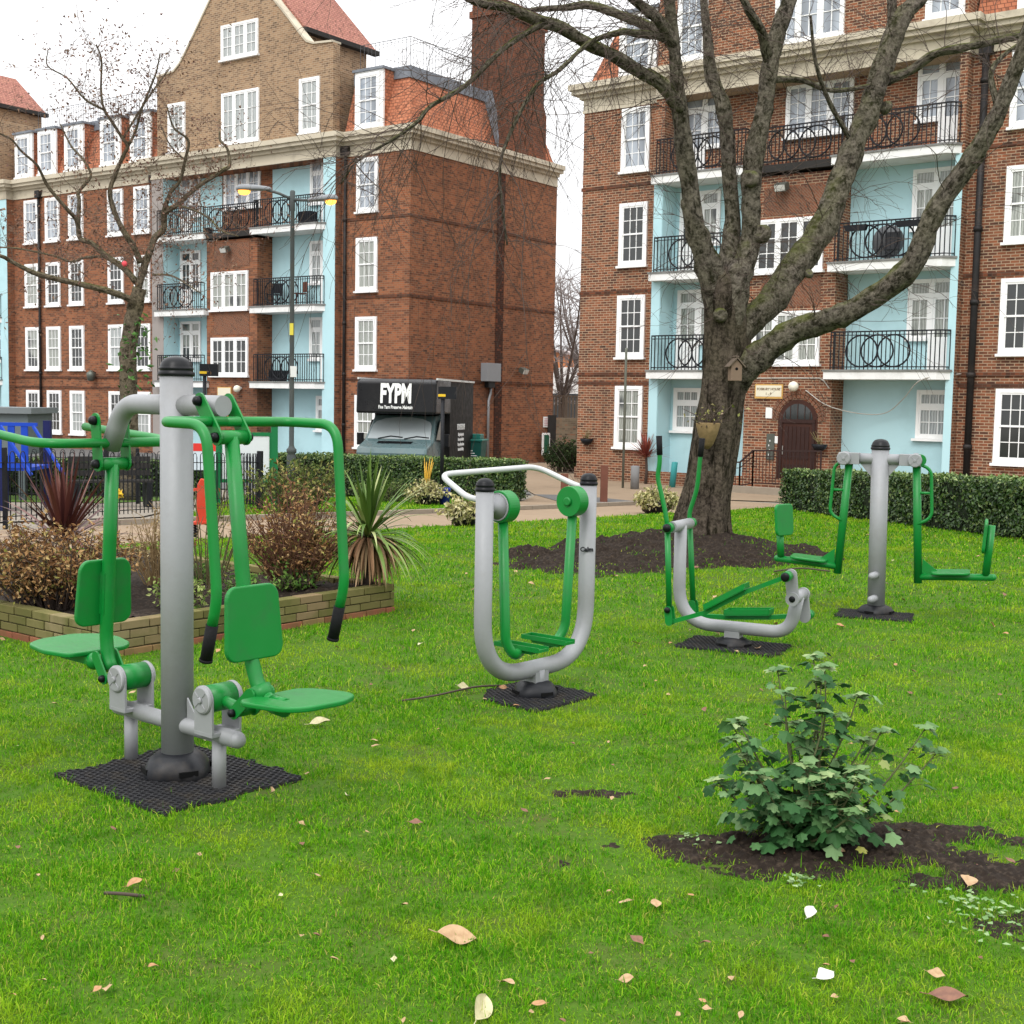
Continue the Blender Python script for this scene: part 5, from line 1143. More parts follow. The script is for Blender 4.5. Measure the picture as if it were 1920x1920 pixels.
# ------------------------------------------------------------------ hedges
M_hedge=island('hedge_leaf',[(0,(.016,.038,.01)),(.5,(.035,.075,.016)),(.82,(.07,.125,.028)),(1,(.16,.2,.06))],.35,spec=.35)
M_hedgetop=island('hedge_top_leaf',[(0,(.06,.12,.025)),(.5,(.13,.21,.05)),(1,(.26,.32,.12))],.35,spec=.35)  # paler copy of the hedge leaf, sky light on the top painted in
def hedge(label,P,Q,h,depth,away,nleaf,sz,seed):
    """clipped hedge whose near face runs from P to Q on the ground; 'away' points to its far side"""
    rg=np.random.default_rng(seed); P=np.array(P);Q=np.array(Q);d=Q-P;L=np.hypot(*d);d=d/L;a=np.array(away)/np.hypot(*away)
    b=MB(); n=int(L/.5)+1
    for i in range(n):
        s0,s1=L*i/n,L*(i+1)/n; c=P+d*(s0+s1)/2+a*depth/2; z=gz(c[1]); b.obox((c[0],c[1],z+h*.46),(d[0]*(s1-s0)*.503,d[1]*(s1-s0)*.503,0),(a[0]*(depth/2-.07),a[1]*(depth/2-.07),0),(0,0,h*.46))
    o=thing('hedge',label,'hedge',(0,0,0)); b.build('shade_core',M_dark,o)  # solid core coloured dark for the shade between the leaves
    def face(n,which):
        s=rg.uniform(-.03,L+.03,n); 
        wob=lambda s,t: .05*np.sin(s*2.1+seed)+.035*np.sin(s*5.3+t*4)
        if which=='front': t=rg.random(n)**.8; p=P+d*s[:,None]-a*(wob(s,t)-rg.uniform(-.02,.1,n))[:,None]; z=.02+t*h; nn=np.array([-a[0],-a[1],.25])
        if which=='back': t=rg.random(n); p=P+d*s[:,None]+a*(depth+wob(s,t))[:,None]; z=.02+t*h; nn=np.array([a[0],a[1],.25])
        if which=='top': t=rg.random(n); p=P+d*s[:,None]+a*(t*depth)[:,None]; z=h+.03*np.sin(s*3+t*5)+rg.uniform(-.06,.03,n); nn=np.array([0,0,1.0])
        if which=='end0': t=rg.random(n); p=P+a*(t*depth)[:,None]-d*rg.uniform(-.1,.04,n)[:,None]; z=rg.random(n)*h; nn=np.array([-d[0],-d[1],.25])
        if which=='end1': t=rg.random(n); p=Q+a*(t*depth)[:,None]+d*rg.uniform(-.1,.04,n)[:,None]; z=rg.random(n)*h; nn=np.array([d[0],d[1],.25])
        C=np.stack([p[:,0],p[:,1],gz_np(p[:,1])+z],1); N=unit(nn+rg.normal(0,.55,(n,3))); D=unit(np.cross(N,rg.normal(size=(n,3)))+np.array([0,0,.35]))
        return C,D,N
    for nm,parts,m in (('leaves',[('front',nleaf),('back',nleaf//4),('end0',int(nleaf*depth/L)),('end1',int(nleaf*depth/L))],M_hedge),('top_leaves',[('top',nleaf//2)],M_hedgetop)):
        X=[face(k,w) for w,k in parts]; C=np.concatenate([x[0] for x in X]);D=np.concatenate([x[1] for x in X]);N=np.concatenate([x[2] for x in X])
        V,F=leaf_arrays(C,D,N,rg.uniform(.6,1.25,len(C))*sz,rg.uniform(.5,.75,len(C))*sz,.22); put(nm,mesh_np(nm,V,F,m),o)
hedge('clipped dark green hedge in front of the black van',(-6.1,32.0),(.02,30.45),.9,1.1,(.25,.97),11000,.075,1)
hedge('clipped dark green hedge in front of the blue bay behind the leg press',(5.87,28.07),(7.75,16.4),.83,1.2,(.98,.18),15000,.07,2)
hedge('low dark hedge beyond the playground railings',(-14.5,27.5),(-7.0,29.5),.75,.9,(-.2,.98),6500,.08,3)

# ------------------------------------------------------------------ brick planter and what grows in it
def pw(a,b,z=0.0):
    p=PLC+PLD*a+PLN*b; return (p.x,p.y,z)
pr=math.atan2(PLD.y,PLD.x)
t=thing('brick_planter','low raised bed of mossy yellow bricks on the lawn','planter',tuple(PLC),pr)
T=.105; rb=random.Random(3)
M_pbrick=island('mossy_yellow_brick_face',[(0,(.095,.085,.03)),(.35,(.14,.122,.045)),(.7,(.18,.155,.065)),(.9,(.22,.18,.095)),(1,(.17,.105,.055))],.92,pos_noise=(5,(.09,.095,.025),.45,.7,.75))
M_rbrick=island('red_base_brick_face',[(0,(.17,.06,.035)),(.6,(.26,.1,.055)),(1,(.2,.14,.06))],.92,pos_noise=(6,(.09,.085,.03),.45,.7,.7))
M_joint=M('dirty_brick_joint',(.07,.058,.03),.95,.3,20)
RUNS=(((0,0),(1,0),2.72),((0,0),(0,1),3.6),((2.72,0),(0,1),3.6),((0,3.6),(1,0),2.72))
def course_bricks(z0,h,off,mat,name,proud):
    b=MB()
    for (ox,oy),(dx,dy),L in RUNS:
        x=-off; ins=(-dy if ox<1 else dy, dx)
        ny=1 if dx and oy<1 else -1; nx=1 if dy and ox<1 else -1
        while x<L-.02:
            l=.2185; x0=max(x,0); x1=min(x+l,L)
            if x1-x0>.03:
                j=rb.uniform(-.004,.004)-proud; zz=rb.uniform(-.002,.002)
                if dx: b.box(x0+.001,x1-.001,oy+ny*j,oy+ny*(T+j),z0+zz,z0+h+zz)
                elif x0>=T*.9 or True: b.box(ox+nx*j,ox+nx*(T+j),max(x0,T+.006)+.004,max(min(x1-.004,L-T-.006),max(x0,T+.006)+.01),z0+zz,z0+h+zz)
            x+=.223
    bevel(b.build(name,mat,t),.005,1)
course_bricks(-.02,.062,.05,M_rbrick,'base_course',.006)
for i in range(3): course_bricks(.05+i*.0605,.0535,(.11,.0,.07)[i],M_pbrick,'brick_course',0)
b=MB()
for (x0,x1,y0,y1) in ((.014,2.706,.014,T-.014),(.014,T-.014,T,3.5),(2.72-T+.014,2.706,T,3.5),(T,2.62,3.6-T+.014,3.586)): b.box(x0,x1,y0,y1,-.03,.218)
b.build('joint_core',M_joint,t)
n=60; xs=np.linspace(T-.01,2.72-T+.01,n); ys=np.linspace(T-.01,3.5,n); X,Y=np.meshgrid(xs,ys); Z=.165+.05*np.sin(X*3+1)*np.cos(Y*2.2)+.03*RNG.random(X.shape); I=np.arange(n*n).reshape(n,n); a,b_,c,d=I[:-1,:-1].ravel(),I[:-1,1:].ravel(),I[1:,1:].ravel(),I[1:,:-1].ravel()
put('soil',mesh_np('soil',np.stack([X,Y,Z],-1).reshape(-1,3),np.concatenate([np.stack([a,b_,c],1),np.stack([a,c,d],1)]),M_soil,True),t)

def straps(name,label,cat,loc,n,L,w,mat,up=(.2,1.3),droop=.6,seed=1,group=None,trunk=0,dead=0,deadmat=None,asym=(0,0),stiff=.5):
    rr=random.Random(seed); t=thing(name,label,cat,loc)
    def strap(b,az,el,l,w,dr):
        d=Vector((math.cos(az)*math.cos(el)+asym[0],math.sin(az)*math.cos(el)+asym[1],math.sin(el))).normalized(); p=Vector((0,0,trunk))+d*.02; s=d.cross(Vector((0,0,1))); s=s.normalized() if s.length>.05 else Vector((1,0,0)); k=9; V=[];F=[]
        for i in range(k+1):
            f=i/k; ww=w*(.45+1.1*f if f<.4 else (.89-.0*f)*(1-((f-.4)/.6)**1.7)); nrm=s.cross(d)
            V+= [p-s*ww/2+nrm*ww*.12,p-nrm*.0,p+s*ww/2+nrm*ww*.12]; d=(d+Vector((0,0,-dr/k*(.3+2*f)))).normalized(); p=p+d*l/k
        for i in range(k): F+=[(3*i,3*i+1,3*i+4,3*i+3),(3*i+1,3*i+2,3*i+5,3*i+4)]
        b.add(V,F,0,True)
    b=MB()
    for i in range(n):
        q=rr.random(); el=up[0]+(up[1]-up[0])*q+rr.gauss(0,.08); strap(b,rr.uniform(0,2*PI),el,L*rr.uniform(.7,1.1),w*rr.uniform(.7,1.15),droop*(1.25-q*stiff*1.6)*rr.uniform(.6,1.3))
    b.build('leaves',mat,t)
    if trunk:
        b=MB(); b.tube([(0,0,-.05),(.02,0,trunk*.5),(0,0,trunk)],[.05,.04,.035],10); b.build('stem',M_twig,t)
    if dead:
        b=MB()
        for i in range(dead): strap(b,rr.uniform(0,2*PI),rr.uniform(-1.1,.3),L*rr.uniform(.45,.8),w*.6,rr.uniform(1.0,2.6))
        b.build('dead_leaves',deadmat,t)
    return t
M_cordr=island('dark_red_strap_leaf',[(0,(.045,.014,.014)),(.5,(.085,.026,.022)),(.85,(.15,.055,.04)),(1,(.26,.13,.09))],.4,spec=.3)
M_cordg=island('green_strap_leaf',[(0,(.035,.075,.012)),(.5,(.1,.17,.03)),(.85,(.2,.27,.07)),(1,(.34,.37,.16))],.4,spec=.25)
M_dead=island('tan_dead_leaf',[(0,(.12,.06,.03)),(.5,(.26,.15,.08)),(1,(.42,.29,.17))],.75)
M_cordp=island('pinkish_red_strap_leaf',[(0,(.14,.03,.03)),(.6,(.26,.07,.05)),(1,(.36,.16,.1))],.45)
straps('red_cordyline','dark red cordyline with a fan of stiff strap leaves in the brick planter','plant',(-3.44,9.9,.42),120,.66,.034,M_cordr,(.0,1.5),.35,3,trunk=.14,stiff=.55)
straps('green_cordyline','green cordyline with arching leaves and dead tan leaves at the corner of the brick planter','plant',(-1.16,10.42,.2),110,.64,.04,M_cordg,(-.25,1.5),1.0,6,trunk=.40,dead=240,deadmat=M_dead,stiff=.6,asym=(.12,-.1))
def bush(name,label,cat,loc,rx,ry,h,nst,nlf,stops,lsz,stemm,seed,up=.3,base=.12,hang=0.0,group=None,rough=.7,leafbase=.15,trans=.15):
    rr=random.Random(seed); rg=np.random.default_rng(seed); t=thing(name,label,cat,loc,group=group); b=MB(); tips=[]
    for _ in range(nst):
        a=rr.uniform(0,2*PI); q=math.sqrt(rr.random()); e=Vector((rx*q*math.cos(a),ry*q*math.sin(a),h*rr.uniform(.55,1.02)*(1-.35*q*q))); p=Vector((e.x*base*rr.uniform(.6,1.6),e.y*base,0)); m=(p+e)/2+Vector((rr.gauss(0,.03),rr.gauss(0,.03),h*.06))
        pts=[Vector(x) for x in spline([tuple(p),tuple(m),tuple(e)],4)]; b.tube(pts,[.006*(1-.7*i/len(pts)) for i in range(len(pts))],4,0,False)
        for i in range(2,len(pts)): tips.append(pts[i])
        for _k in range(3):
            i=rr.randint(3,len(pts)-1); q2=pts[i]+Vector((rr.gauss(0,.07),rr.gauss(0,.07),rr.uniform(-.02,.12))); b.tube([pts[i],q2],[.003,.0015],3,0,False); tips.append(q2); tips.append((pts[i]+q2)/2)
    b.build('stems',stemm,t)
    C=np.array([tuple(tips[rr.randrange(len(tips))]) for _ in range(nlf)])+rg.normal(0,.022,(nlf,3)); C=C[C[:,2]>h*leafbase*rg.random(nlf)]; n=len(C)
    D=rg.normal(size=(n,3))+np.array([0,0,-hang]); V,F=leaf_arrays(C,D,rg.normal(size=(n,3))+np.array([0,0,up]),rg.uniform(.6,1.3,n)*lsz,rg.uniform(.4,.65,n)*lsz,.3)
    put('leaves',mesh_np('leaves',V,F,island(name+'_leaf',stops,rough,trans=trans)),t); return t
brown=[(0,(.09,.042,.018)),(.3,(.2,.1,.04)),(.65,(.34,.19,.08)),(.86,(.46,.31,.15)),(1,(.27,.28,.06))]
bush('brown_shrub','rounded shrub of shrivelled brown leaves at the front left of the brick planter','shrub',(-3.28,9.25,.17),.62,.44,.64,190,4600,brown,.042,M_twig,11,base=.3)
bush('brown_shrub','twiggy shrub with sparse brown leaves behind the black handle grip','shrub',(-1.72,10.25,.17),.48,.42,.88,200,2100,brown,.038,M('red_brown_stem',(.13,.065,.04),.8,.25,6),12,base=.22)
bush('dry_flower_bush','pale straw coloured dead flower stems in the planter beside the left green lever','plant',(-2.78,10.1,.17),.24,.22,.72,60,480,[(0,(.2,.13,.06)),(.6,(.42,.32,.17)),(1,(.55,.46,.28))],.026,M('straw_stem',(.26,.18,.09),.8,.2,6),13,base=.2)
bush('rose_bush','leggy bare rose stems standing behind the thick grey post','shrub',(-2.36,9.95,.17),.35,.3,1.12,26,36,[(0,(.1,.13,.03)),(.7,(.24,.22,.06)),(1,(.34,.1,.04))],.05,M('green_brown_stem',(.1,.085,.04),.6,.25,6),14,base=.25)
green=[(0,(.04,.11,.02)),(.5,(.1,.2,.035)),(1,(.22,.32,.08))]
for i,(a,b_,r,h,st,lab) in enumerate(((.95,.42,.17,.2,[(0,(.1,.2,.03)),(.6,(.28,.36,.1)),(1,(.45,.48,.2))],'pale yellow green leafy clump in the planter left of the grey post'),(1.5,.38,.18,.17,green,'mid green leafy clump at the planter edge right of the grey post'),(2.05,.42,.16,.2,green,'bright green leafy clump beside the right backrest in the planter'),(1.8,1.4,.35,.14,green,'spreading low green weeds deep in the planter soil'))):
    x,y,_=pw(a,b_); bush('leafy_clump',lab,'plant',(x,y,.17),r,r*.9,h,50,520 if i<3 else 600,st,.045,M_twig,40+i,up=1.0,base=.35,leafbase=.05,trans=.3)
bush('green_shrub','loose olive green shrub beyond the planter in front of the hedge','shrub',(-3.75,22.5,gz(22.5)),1.0,.7,1.0,150,1700,[(0,(.05,.08,.02)),(.5,(.11,.15,.035)),(.9,(.24,.24,.07)),(1,(.34,.3,.1))],.085,M_twig,17,base=.35)
bush('green_shrub','low green shrub with fine leaves on the verge in front of the hedge','shrub',(-2.7,28.2,gz(28.2)),.9,.5,.5,90,900,[(0,(.04,.07,.02)),(.6,(.1,.15,.04)),(1,(.2,.24,.08))],.08,M_twig,18,base=.4)
t=thing('yellow_flower','single yellow bloom on a thin stem beside the left green lever','flower',(-2.94,9.55,.17)); b=MB(); b.tube([(0,0,0),(.02,0,.4),(.03,-.02,.79)],.004,5); b.build('stem',M_twig,t)
C=RNG.normal(0,.012,(46,3))+np.array([.03,-.02,.81]); V,F=leaf_arrays(C,RNG.normal(size=(46,3))+np.array([0,0,-.4]),RNG.normal(size=(46,3)),np.full(46,.04),np.full(46,.024)); put('petals',mesh_np('petals',V,F,island('yellow_petal',[(0,(.7,.42,.02)),(1,(.85,.62,.08))],.6,trans=.2)),t)

# ------------------------------------------------------------------ the lobed-leaf shrub in the front lawn
def lobed(b,c,d,nrm,L):
    """palm-shaped leaf with five toothed lobes"""
    d=d.normalized(); s=d.cross(nrm).normalized(); u=s.cross(d); O=[]
    for a,r in ((-150,.42),(-122,.5),(-104,.84),(-90,.76),(-74,.66),(-60,.84),(-48,.98),(-36,.84),(-24,.72),(-12,.98),(0,1.14),(12,.98),(24,.72),(36,.84),(48,.98),(60,.84),(74,.66),(90,.76),(104,.84),(122,.5),(150,.42)):
        a=math.radians(a); x=math.cos(a)*r*L*.6; y=math.sin(a)*r*L*.62; O.append(c+d*(x+L*.28)+s*y-u*(abs(y)*.28+max(0,x)*.28-.0))
    k=c+d*L*.26+u*L*.06; n=len(O); b.add([c,k]+O,[(1,i+2,i+3) for i in range(n-1)]+[(0,1,n+1),(0,2,1)],0,False)
def mallow():
    t=thing('mallow_shrub','green lobed-leaf shrub growing from bare soil in the near lawn','shrub',(1.17,4.95,0)); t.scale=(.97,.97,.87); rr=random.Random(23); lm=MB(); st=MB(); young=MB()
    stems=[]
    for az,el,L in ((1.6,1.3,.84),(.9,1.35,.82),(2.2,1.28,.78),(2.5,1.4,.7),(1.2,1.15,.74),(.3,1.1,.72),(3.0,1.05,.62),(2.7,.75,.58),(3.5,.7,.56),(-.2,.7,.62),(-.1,.42,.66),(.15,.5,.72),(-.7,.75,.45),(3.9,.55,.5),(-1.1,.75,.45),(4.4,.7,.42),(1.3,.95,.55),(2.0,1.4,.62),(.5,.85,.55),(5.0,.9,.4),(3.2,.5,.5),(-1.5,.5,.36),(-.9,.35,.4),(3.4,1.0,.45),(4.7,1.2,.42)):
        d=Vector((math.cos(az)*math.cos(el),math.sin(az)*math.cos(el)*.8,math.sin(el))); p=Vector((rr.gauss(0,.03),rr.gauss(0,.03),0)); pts=[p.copy()]
        for i in range(8):
            d=(d+Vector((rr.gauss(0,.06),rr.gauss(0,.06),.05 if el>.8 else .1))).normalized(); p=p+d*L/8; pts.append(p.copy())
        st.tube(pts,[.008-.0055*i/8 for i in range(9)],6); stems.append((pts,el))
    for pts,el in stems:
        n=22 if el<1.0 else 22
        for i in range(n):
            f=.12+.86*i/(n-1) if el<1.1 else .3+.7*i/(n-1); x=f*8; j=min(int(x),7); p=pts[j].lerp(pts[j+1],x-j)
            a=rr.uniform(0,2*PI); o=Vector((math.cos(a),math.sin(a),rr.uniform(.0,.5))); q=p+o*rr.uniform(.02,.075); st.tube([p,q],[.002,.0014],3,0,False)
            L=rr.choice((rr.uniform(.03,.05),rr.uniform(.045,.085),rr.uniform(.06,.1)))*(1.05-.2*f); d=(Vector((o.x,o.y,0))+Vector((rr.gauss(0,.3),rr.gauss(0,.3),rr.uniform(-.85,-.1)))); lobed(lm,q,d,Vector((rr.gauss(0,.35),rr.gauss(0,.35),1)),L)
        tip=pts[-1]
        for i in range(8):
            a=2*PI*i/8+rr.random(); d=Vector((math.cos(a),math.sin(a),rr.uniform(-.25,.35))); lobed(young,tip+Vector((0,0,.004*i)),d,Vector((rr.gauss(0,.2),rr.gauss(0,.2),1)),rr.uniform(.035,.068))
    for _ in range(150):
        a=rr.uniform(0,2*PI); r=rr.uniform(.05,.36); q=Vector((r*math.cos(a)*1.0,r*math.sin(a)*.75,rr.uniform(.05,.34)*(1.2-r))); lobed(lm,q,Vector((math.cos(a),math.sin(a),rr.uniform(-.9,-.2))),Vector((rr.gauss(0,.3),rr.gauss(0,.3),1)),rr.uniform(.045,.085))
    st.build('stems',M('green_stem',(.1,.11,.05),.6,.2,6),t)
    lm.build('leaves',island('lobed_leaf',[(0,(.014,.055,.014)),(.45,(.035,.11,.032)),(.8,(.08,.18,.06)),(.99,(.17,.28,.12)),(1,(.38,.34,.06))],.55,trans=.15,spec=.15),t)
    young.build('young_leaves',island('young_lobed_leaf',[(0,(.07,.15,.05)),(.5,(.14,.24,.09)),(1,(.28,.36,.16))],.55,trans=.15,spec=.15),t)
mallow()

# ------------------------------------------------------------------ planted tubs and bushes round the paths
def tub(loc,r,h,label,seed,mat=M_plastic,tuft=None):
    t=bush('variegated_plant',label,'potted plant',loc,r*1.5,r*1.4,h*1.9,120,1500,[(0,(.14,.17,.05)),(.35,(.36,.34,.13)),(.75,(.58,.52,.27)),(1,(.68,.64,.42))],.085,M_twig,seed,base=.5,hang=.5,leafbase=.45,group='variegated plants in tubs')
    b=MB(); b.lathe([(r*.72,-.02),(r*.95,h*.55),(r,h*.8),(r*.92,h*.8)],n=22); b.build('tub',mat,t)
    if tuft:
        b=MB()
        for i in range(9): a=i*.7; b.tube([(0,0,h),(math.cos(a)*.05,math.sin(a)*.05,h*2.2),(math.cos(a)*.1+.03,math.sin(a)*.1,h*2.2+.28+.05*(i%3))],[.02,.018,.003],4)
        b.build('tuft',M('orange_yellow_blade',(.6,.36,.05),.5,.2,6),t)
    return t
tub((-1.78,27.0,gz(27.0)),.3,.28,'yellow variegated plant with an orange tuft in a tub before the hedge',51,tuft=True)
tub((-.72,19.7,gz(19.7)),.2,.24,'yellow variegated plant on the path edge behind the left walker post',52)
tub((2.85,25.6,gz(25.6)),.3,.26,'yellow variegated plant in a dark tub by the path left of the big tree',53)
b=MB(); b.lathe([(.1,0),(.13,.32),(.135,.36),(.12,.36)],n=20); tag(b.build('blue_pot',M('blue_glazed_pot',(.015,.03,.22),.3,.1,5),loc=(-1.42,27.1,gz(27.1))),'small deep blue pot beside the tufted variegated plant','pot')
straps('red_cordyline','pinkish red cordyline in front of the right block left of the big tree','plant',(3.98,38.7,-.6),80,.8,.06,M_cordp,(.2,1.5),.5,8,trunk=.75)
bush('dark_bush','dark green bushy conifer in the alley between the two blocks','bush',(1.75,44.2,-.6),.75,.6,1.15,170,3200,[(0,(.015,.028,.01)),(.6,(.035,.06,.02)),(1,(.07,.1,.035))],.1,M_twig,61,base=.5,leafbase=.02)
def wall_basket(loc,ang,label,seed):
    t=thing('hanging_basket',label,'hanging basket',loc,ang,'half baskets on the brick walls'); b=MB(); b.lathe([(.06,-.18),(.16,-.1),(.22,.02),(.2,.02)],(0,-.2,0),n=18); b.build('basket',M_iron,t)
    rr=random.Random(seed); b=MB()
    for i in range(16): b.tube([(rr.gauss(0,.06),-.2,0),(rr.gauss(0,.14),-.2+rr.gauss(0,.07),rr.uniform(.1,.4))],[.008,.003],4)
    b.build('dry_stems',M('dry_stem',(.2,.17,.07),.8,.3,6),t)
wall_basket(on(OR,TR,.52,-.01,.62),TR,'dark half basket on brick left of the lowest sash window',3)
wall_basket(on(OR,TR,8.5,-.36,.72),TR,'dark half basket with dry stems right of the arched door',4)
# ------------------------------------------------------------------ black box van
def van():
    yaw=math.radians(-11.5); t=thing('box_van','black box van with white FYPM lettering and a dark teal cab parked behind the hedge','van',(-3.02,33.15,-.6),yaw)
    # x across the front (right in the picture is +x), y to the rear, z up; the cab faces -y
    M_body=M('glossy_black_van_panel',(.005,.005,.006),.3,.3,1.5,coat=.0,spec=.3,dirt=(.03,.028,.026),dirt_amt=.4,dirt_scale=2); M_side=M('dull_black_plank_side',(.007,.0065,.006),.6,.3,3,spec=.2,dirt=(.035,.03,.026),dirt_amt=.5,dirt_scale=4)
    M_teal=M('dark_teal_van_paint',(.085,.135,.14),.3,.1,2,coat=.3,dirt=(.17,.18,.17),dirt_amt=.5); M_rim=M('white_roof_trim',(.6,.6,.58),.5,.05,4)
    W=1.04
    b=MB(); b.box(-W,W,1.55,4.2,.75,2.83); b.build('box_body',M_side,t)
    b=MB(); b.prism([(-W-.02,0,1.98),(-W-.02,.06,2.78),(-W-.02,.2,2.86),(-W-.02,1.56,2.86),(-W-.02,1.56,1.98)],(2*W+.04,0,0)); o=b.build('luton_front',M_body,t); bevel(o,.05,3)
    b=MB(); b.bar((W+.01,.15,2.87),(W+.01,4.2,2.87),.05,.05); b.bar((-W-.01,.15,2.87),(-W-.01,4.2,2.87),.05,.05); b.build('roof_trim',M_rim,t)
    me=text_mesh('FYPM',.66,M('white_van_lettering',(.82,.82,.8),.5,.03,5),.53,.03,.002,'CENTER',1.02); x=put('lettering',me,t,(.0,.014,2.47)); x.rotation_euler=(PI/2-.075,0,0)
    me=text_mesh('Fine Yarn Preserve Maintain',.125,bpy.data.materials['white_van_lettering'],.64,.003); x=put('lettering',me,t,(.0,-.008,2.14)); x.rotation_euler=(PI/2-.075,0,0)
    for i,(s,z) in enumerate((('EACH ONE TEACH ONE',.22),('Building trades taught on site',.12),('Restore repair and look after',.12),('Training workshops and courses',.12),('Conservation for all buildings',.12))):
        me=text_mesh(s,s and z,bpy.data.materials['white_van_lettering'],.46 if i else .36,.004); x=put('lettering',me,t,(W+.012,2.75,1.62-(.2*(i>0)+.135*max(i-1,0)))); x.rotation_euler=(PI/2,0,PI/2)
    # cab
    b=MB(); S=[(-.38,.98),(-.3,1.12),(.28,1.28),(.9,1.93),(1.54,1.97),(1.54,.4),(-.38,.4)]
    n=len(S); v=[]
    for xx,k in ((-.93,0),(-.86,1),(.86,1),(.93,0)):
        for (y,z) in S: v.append((xx*(.88 if z>1.5 else 1),y+(0 if k else .04*(z<1.9)),z))
    f=[]
    for j in range(3):
        for i in range(n): f.append((j*n+i,j*n+(i+1)%n,(j+1)*n+(i+1)%n,(j+1)*n+i))
    f+= [tuple(range(n-1,-1,-1)),tuple(range(3*n,4*n))]; b.add(v,[tuple(reversed(q)) for q in f]); bevel(b.build('cab',M_teal,t),.03,2)
    A=Vector((0,.28,1.28));Bq=Vector((0,.9,1.93)); d=(Bq-A).normalized(); nn=Vector((0,-d.z,d.y)); L=(Bq-A).length
    def onglass(x,s,o=.012): return A+d*(s*L)+nn*o+Vector((x,0,0))
    b=MB(); pts=[onglass(-.84,.06),onglass(.84,.06),onglass(.79,.6),onglass(.72,.74),onglass(.5,.86),onglass(.2,.915),onglass(-.2,.915),onglass(-.5,.86),onglass(-.72,.74),onglass(-.79,.6)]
    b.prism(pts,-nn*.008); b.build('windscreen',M('pale_windscreen',(.36,.4,.41),.12,.1,2),t)  # even pale grey base colour on the glass
    for x0,x1 in ((-.55,.1),(.15,.8)):
        b=MB(); p=[onglass(x0,.05,.03),onglass((x0+x1)/2,.15,.032),onglass(x1,.11,.028)]; b.tube(p,.014,6); b.build('wiper',M_plastic,t)
    b=MB()
    for i in range(4):
        y=.16-.045*i; b.box(-.5,.42,y,y+.02,1.12+(y+.3)*.276+.008,1.12+(y+.3)*.276+.022)
    b.build('bonnet_vent',M_plastic,t)
    for s in (-1,1):
        b=MB(); b.bar((s*.88,.75,1.3),(s*1.1,.72,1.28),.03,.03); b.obox((s*1.16,.7,1.3),(.085,0,0),(0,.05,0),(0,0,.16)); bevel(b.build('wing_mirror',M_plastic,t),.03,2)
        b=MB(); b.prism([(s*.925,.55,1.3),(s*.925,.95,1.8),(s*.84,1.3,1.82),(s*.925,1.3,1.3)],(s*.012,0,0)); b.build('side_window',G_dark,t)
        b=MB(); b.box(s*.62-.16,s*.62+.16,-.4,-.36,.72,.92); b.build('headlight',M('clear_lamp',(.6,.6,.58),.15,.05,4),t)
        for y in (.42,3.2):
            w=MB(); w.lathe([(.2,-.1),(.33,-.1),(.345,-.06),(.345,.06),(.33,.1),(.2,.1)],(s*.84,y,.345),(1,0,0),26); o=w.build('wheel',M('tyre_rubber',(.015,.015,.015),.8,.2,8),t)
            h=MB(); h.lathe([(.2,0),(.2,.02),(.08,.05)],(s*.84+s*.085,y,.345),(s,0,0),20); h.build('rim',M_grey,o)
    b=MB(); b.box(-.9,.9,-.46,-.38,.4,.62); b.build('bumper',M_plastic,t)
    b=MB(); b.box(-.4,.4,1.6,4.1,.45,.75); b.build('chassis',M_iron,t)
van()
def bin_():
    t=thing('wheelie_bin','dark teal wheeled bin with white figures beside the rear of the van','bin',(-1.12,37.2,-.6),math.radians(-12)); M_bin=M('dark_teal_plastic',(.012,.075,.06),.45,.12,4)
    b=MB(); v=[]
    for z,w,d in ((.1,.23,.26),(1.2,.3,.36)): v+=[(-w,-d,z),(w,-d,z),(w,d,z),(-w,d,z)]
    b.add(v,[(3,2,1,0),(4,5,6,7)]+[(i,(i+1)%4,(i+1)%4+4,i+4) for i in range(4)]); bevel(b.build('body',M_bin,t),.02,2)
    b=MB(); b.box(-.33,.33,-.4,.4,1.2,1.26); b.obox((0,.12,1.33),(.2,0,0),(0,.22,0),(0,0,.07)); bevel(b.build('lid',M('teal_bin_lid',(.02,.14,.11),.4,.1,4),t),.015,2)
    b=MB()
    for i in range(4):
        x=-.17+.11*i; b.lathe([(.03,0),(.03,.004)],(x,-.345,.66),(0,-1,0),10); b.box(x-.035,x+.035,-.345,-.322,.4,.62)
    for i in range(3): b.box(-.18,.16-.06*i,-.352,-.34,.78+.07*i,.8+.07*i)
    b.build('printed_figures',M_paper,t)
    for s in (-1,1): b=MB(); b.cyl((s*.2,.25,.1),(s*.27,.25,.1),.1,16); b.build('wheel',M_plastic,t)
bin_()

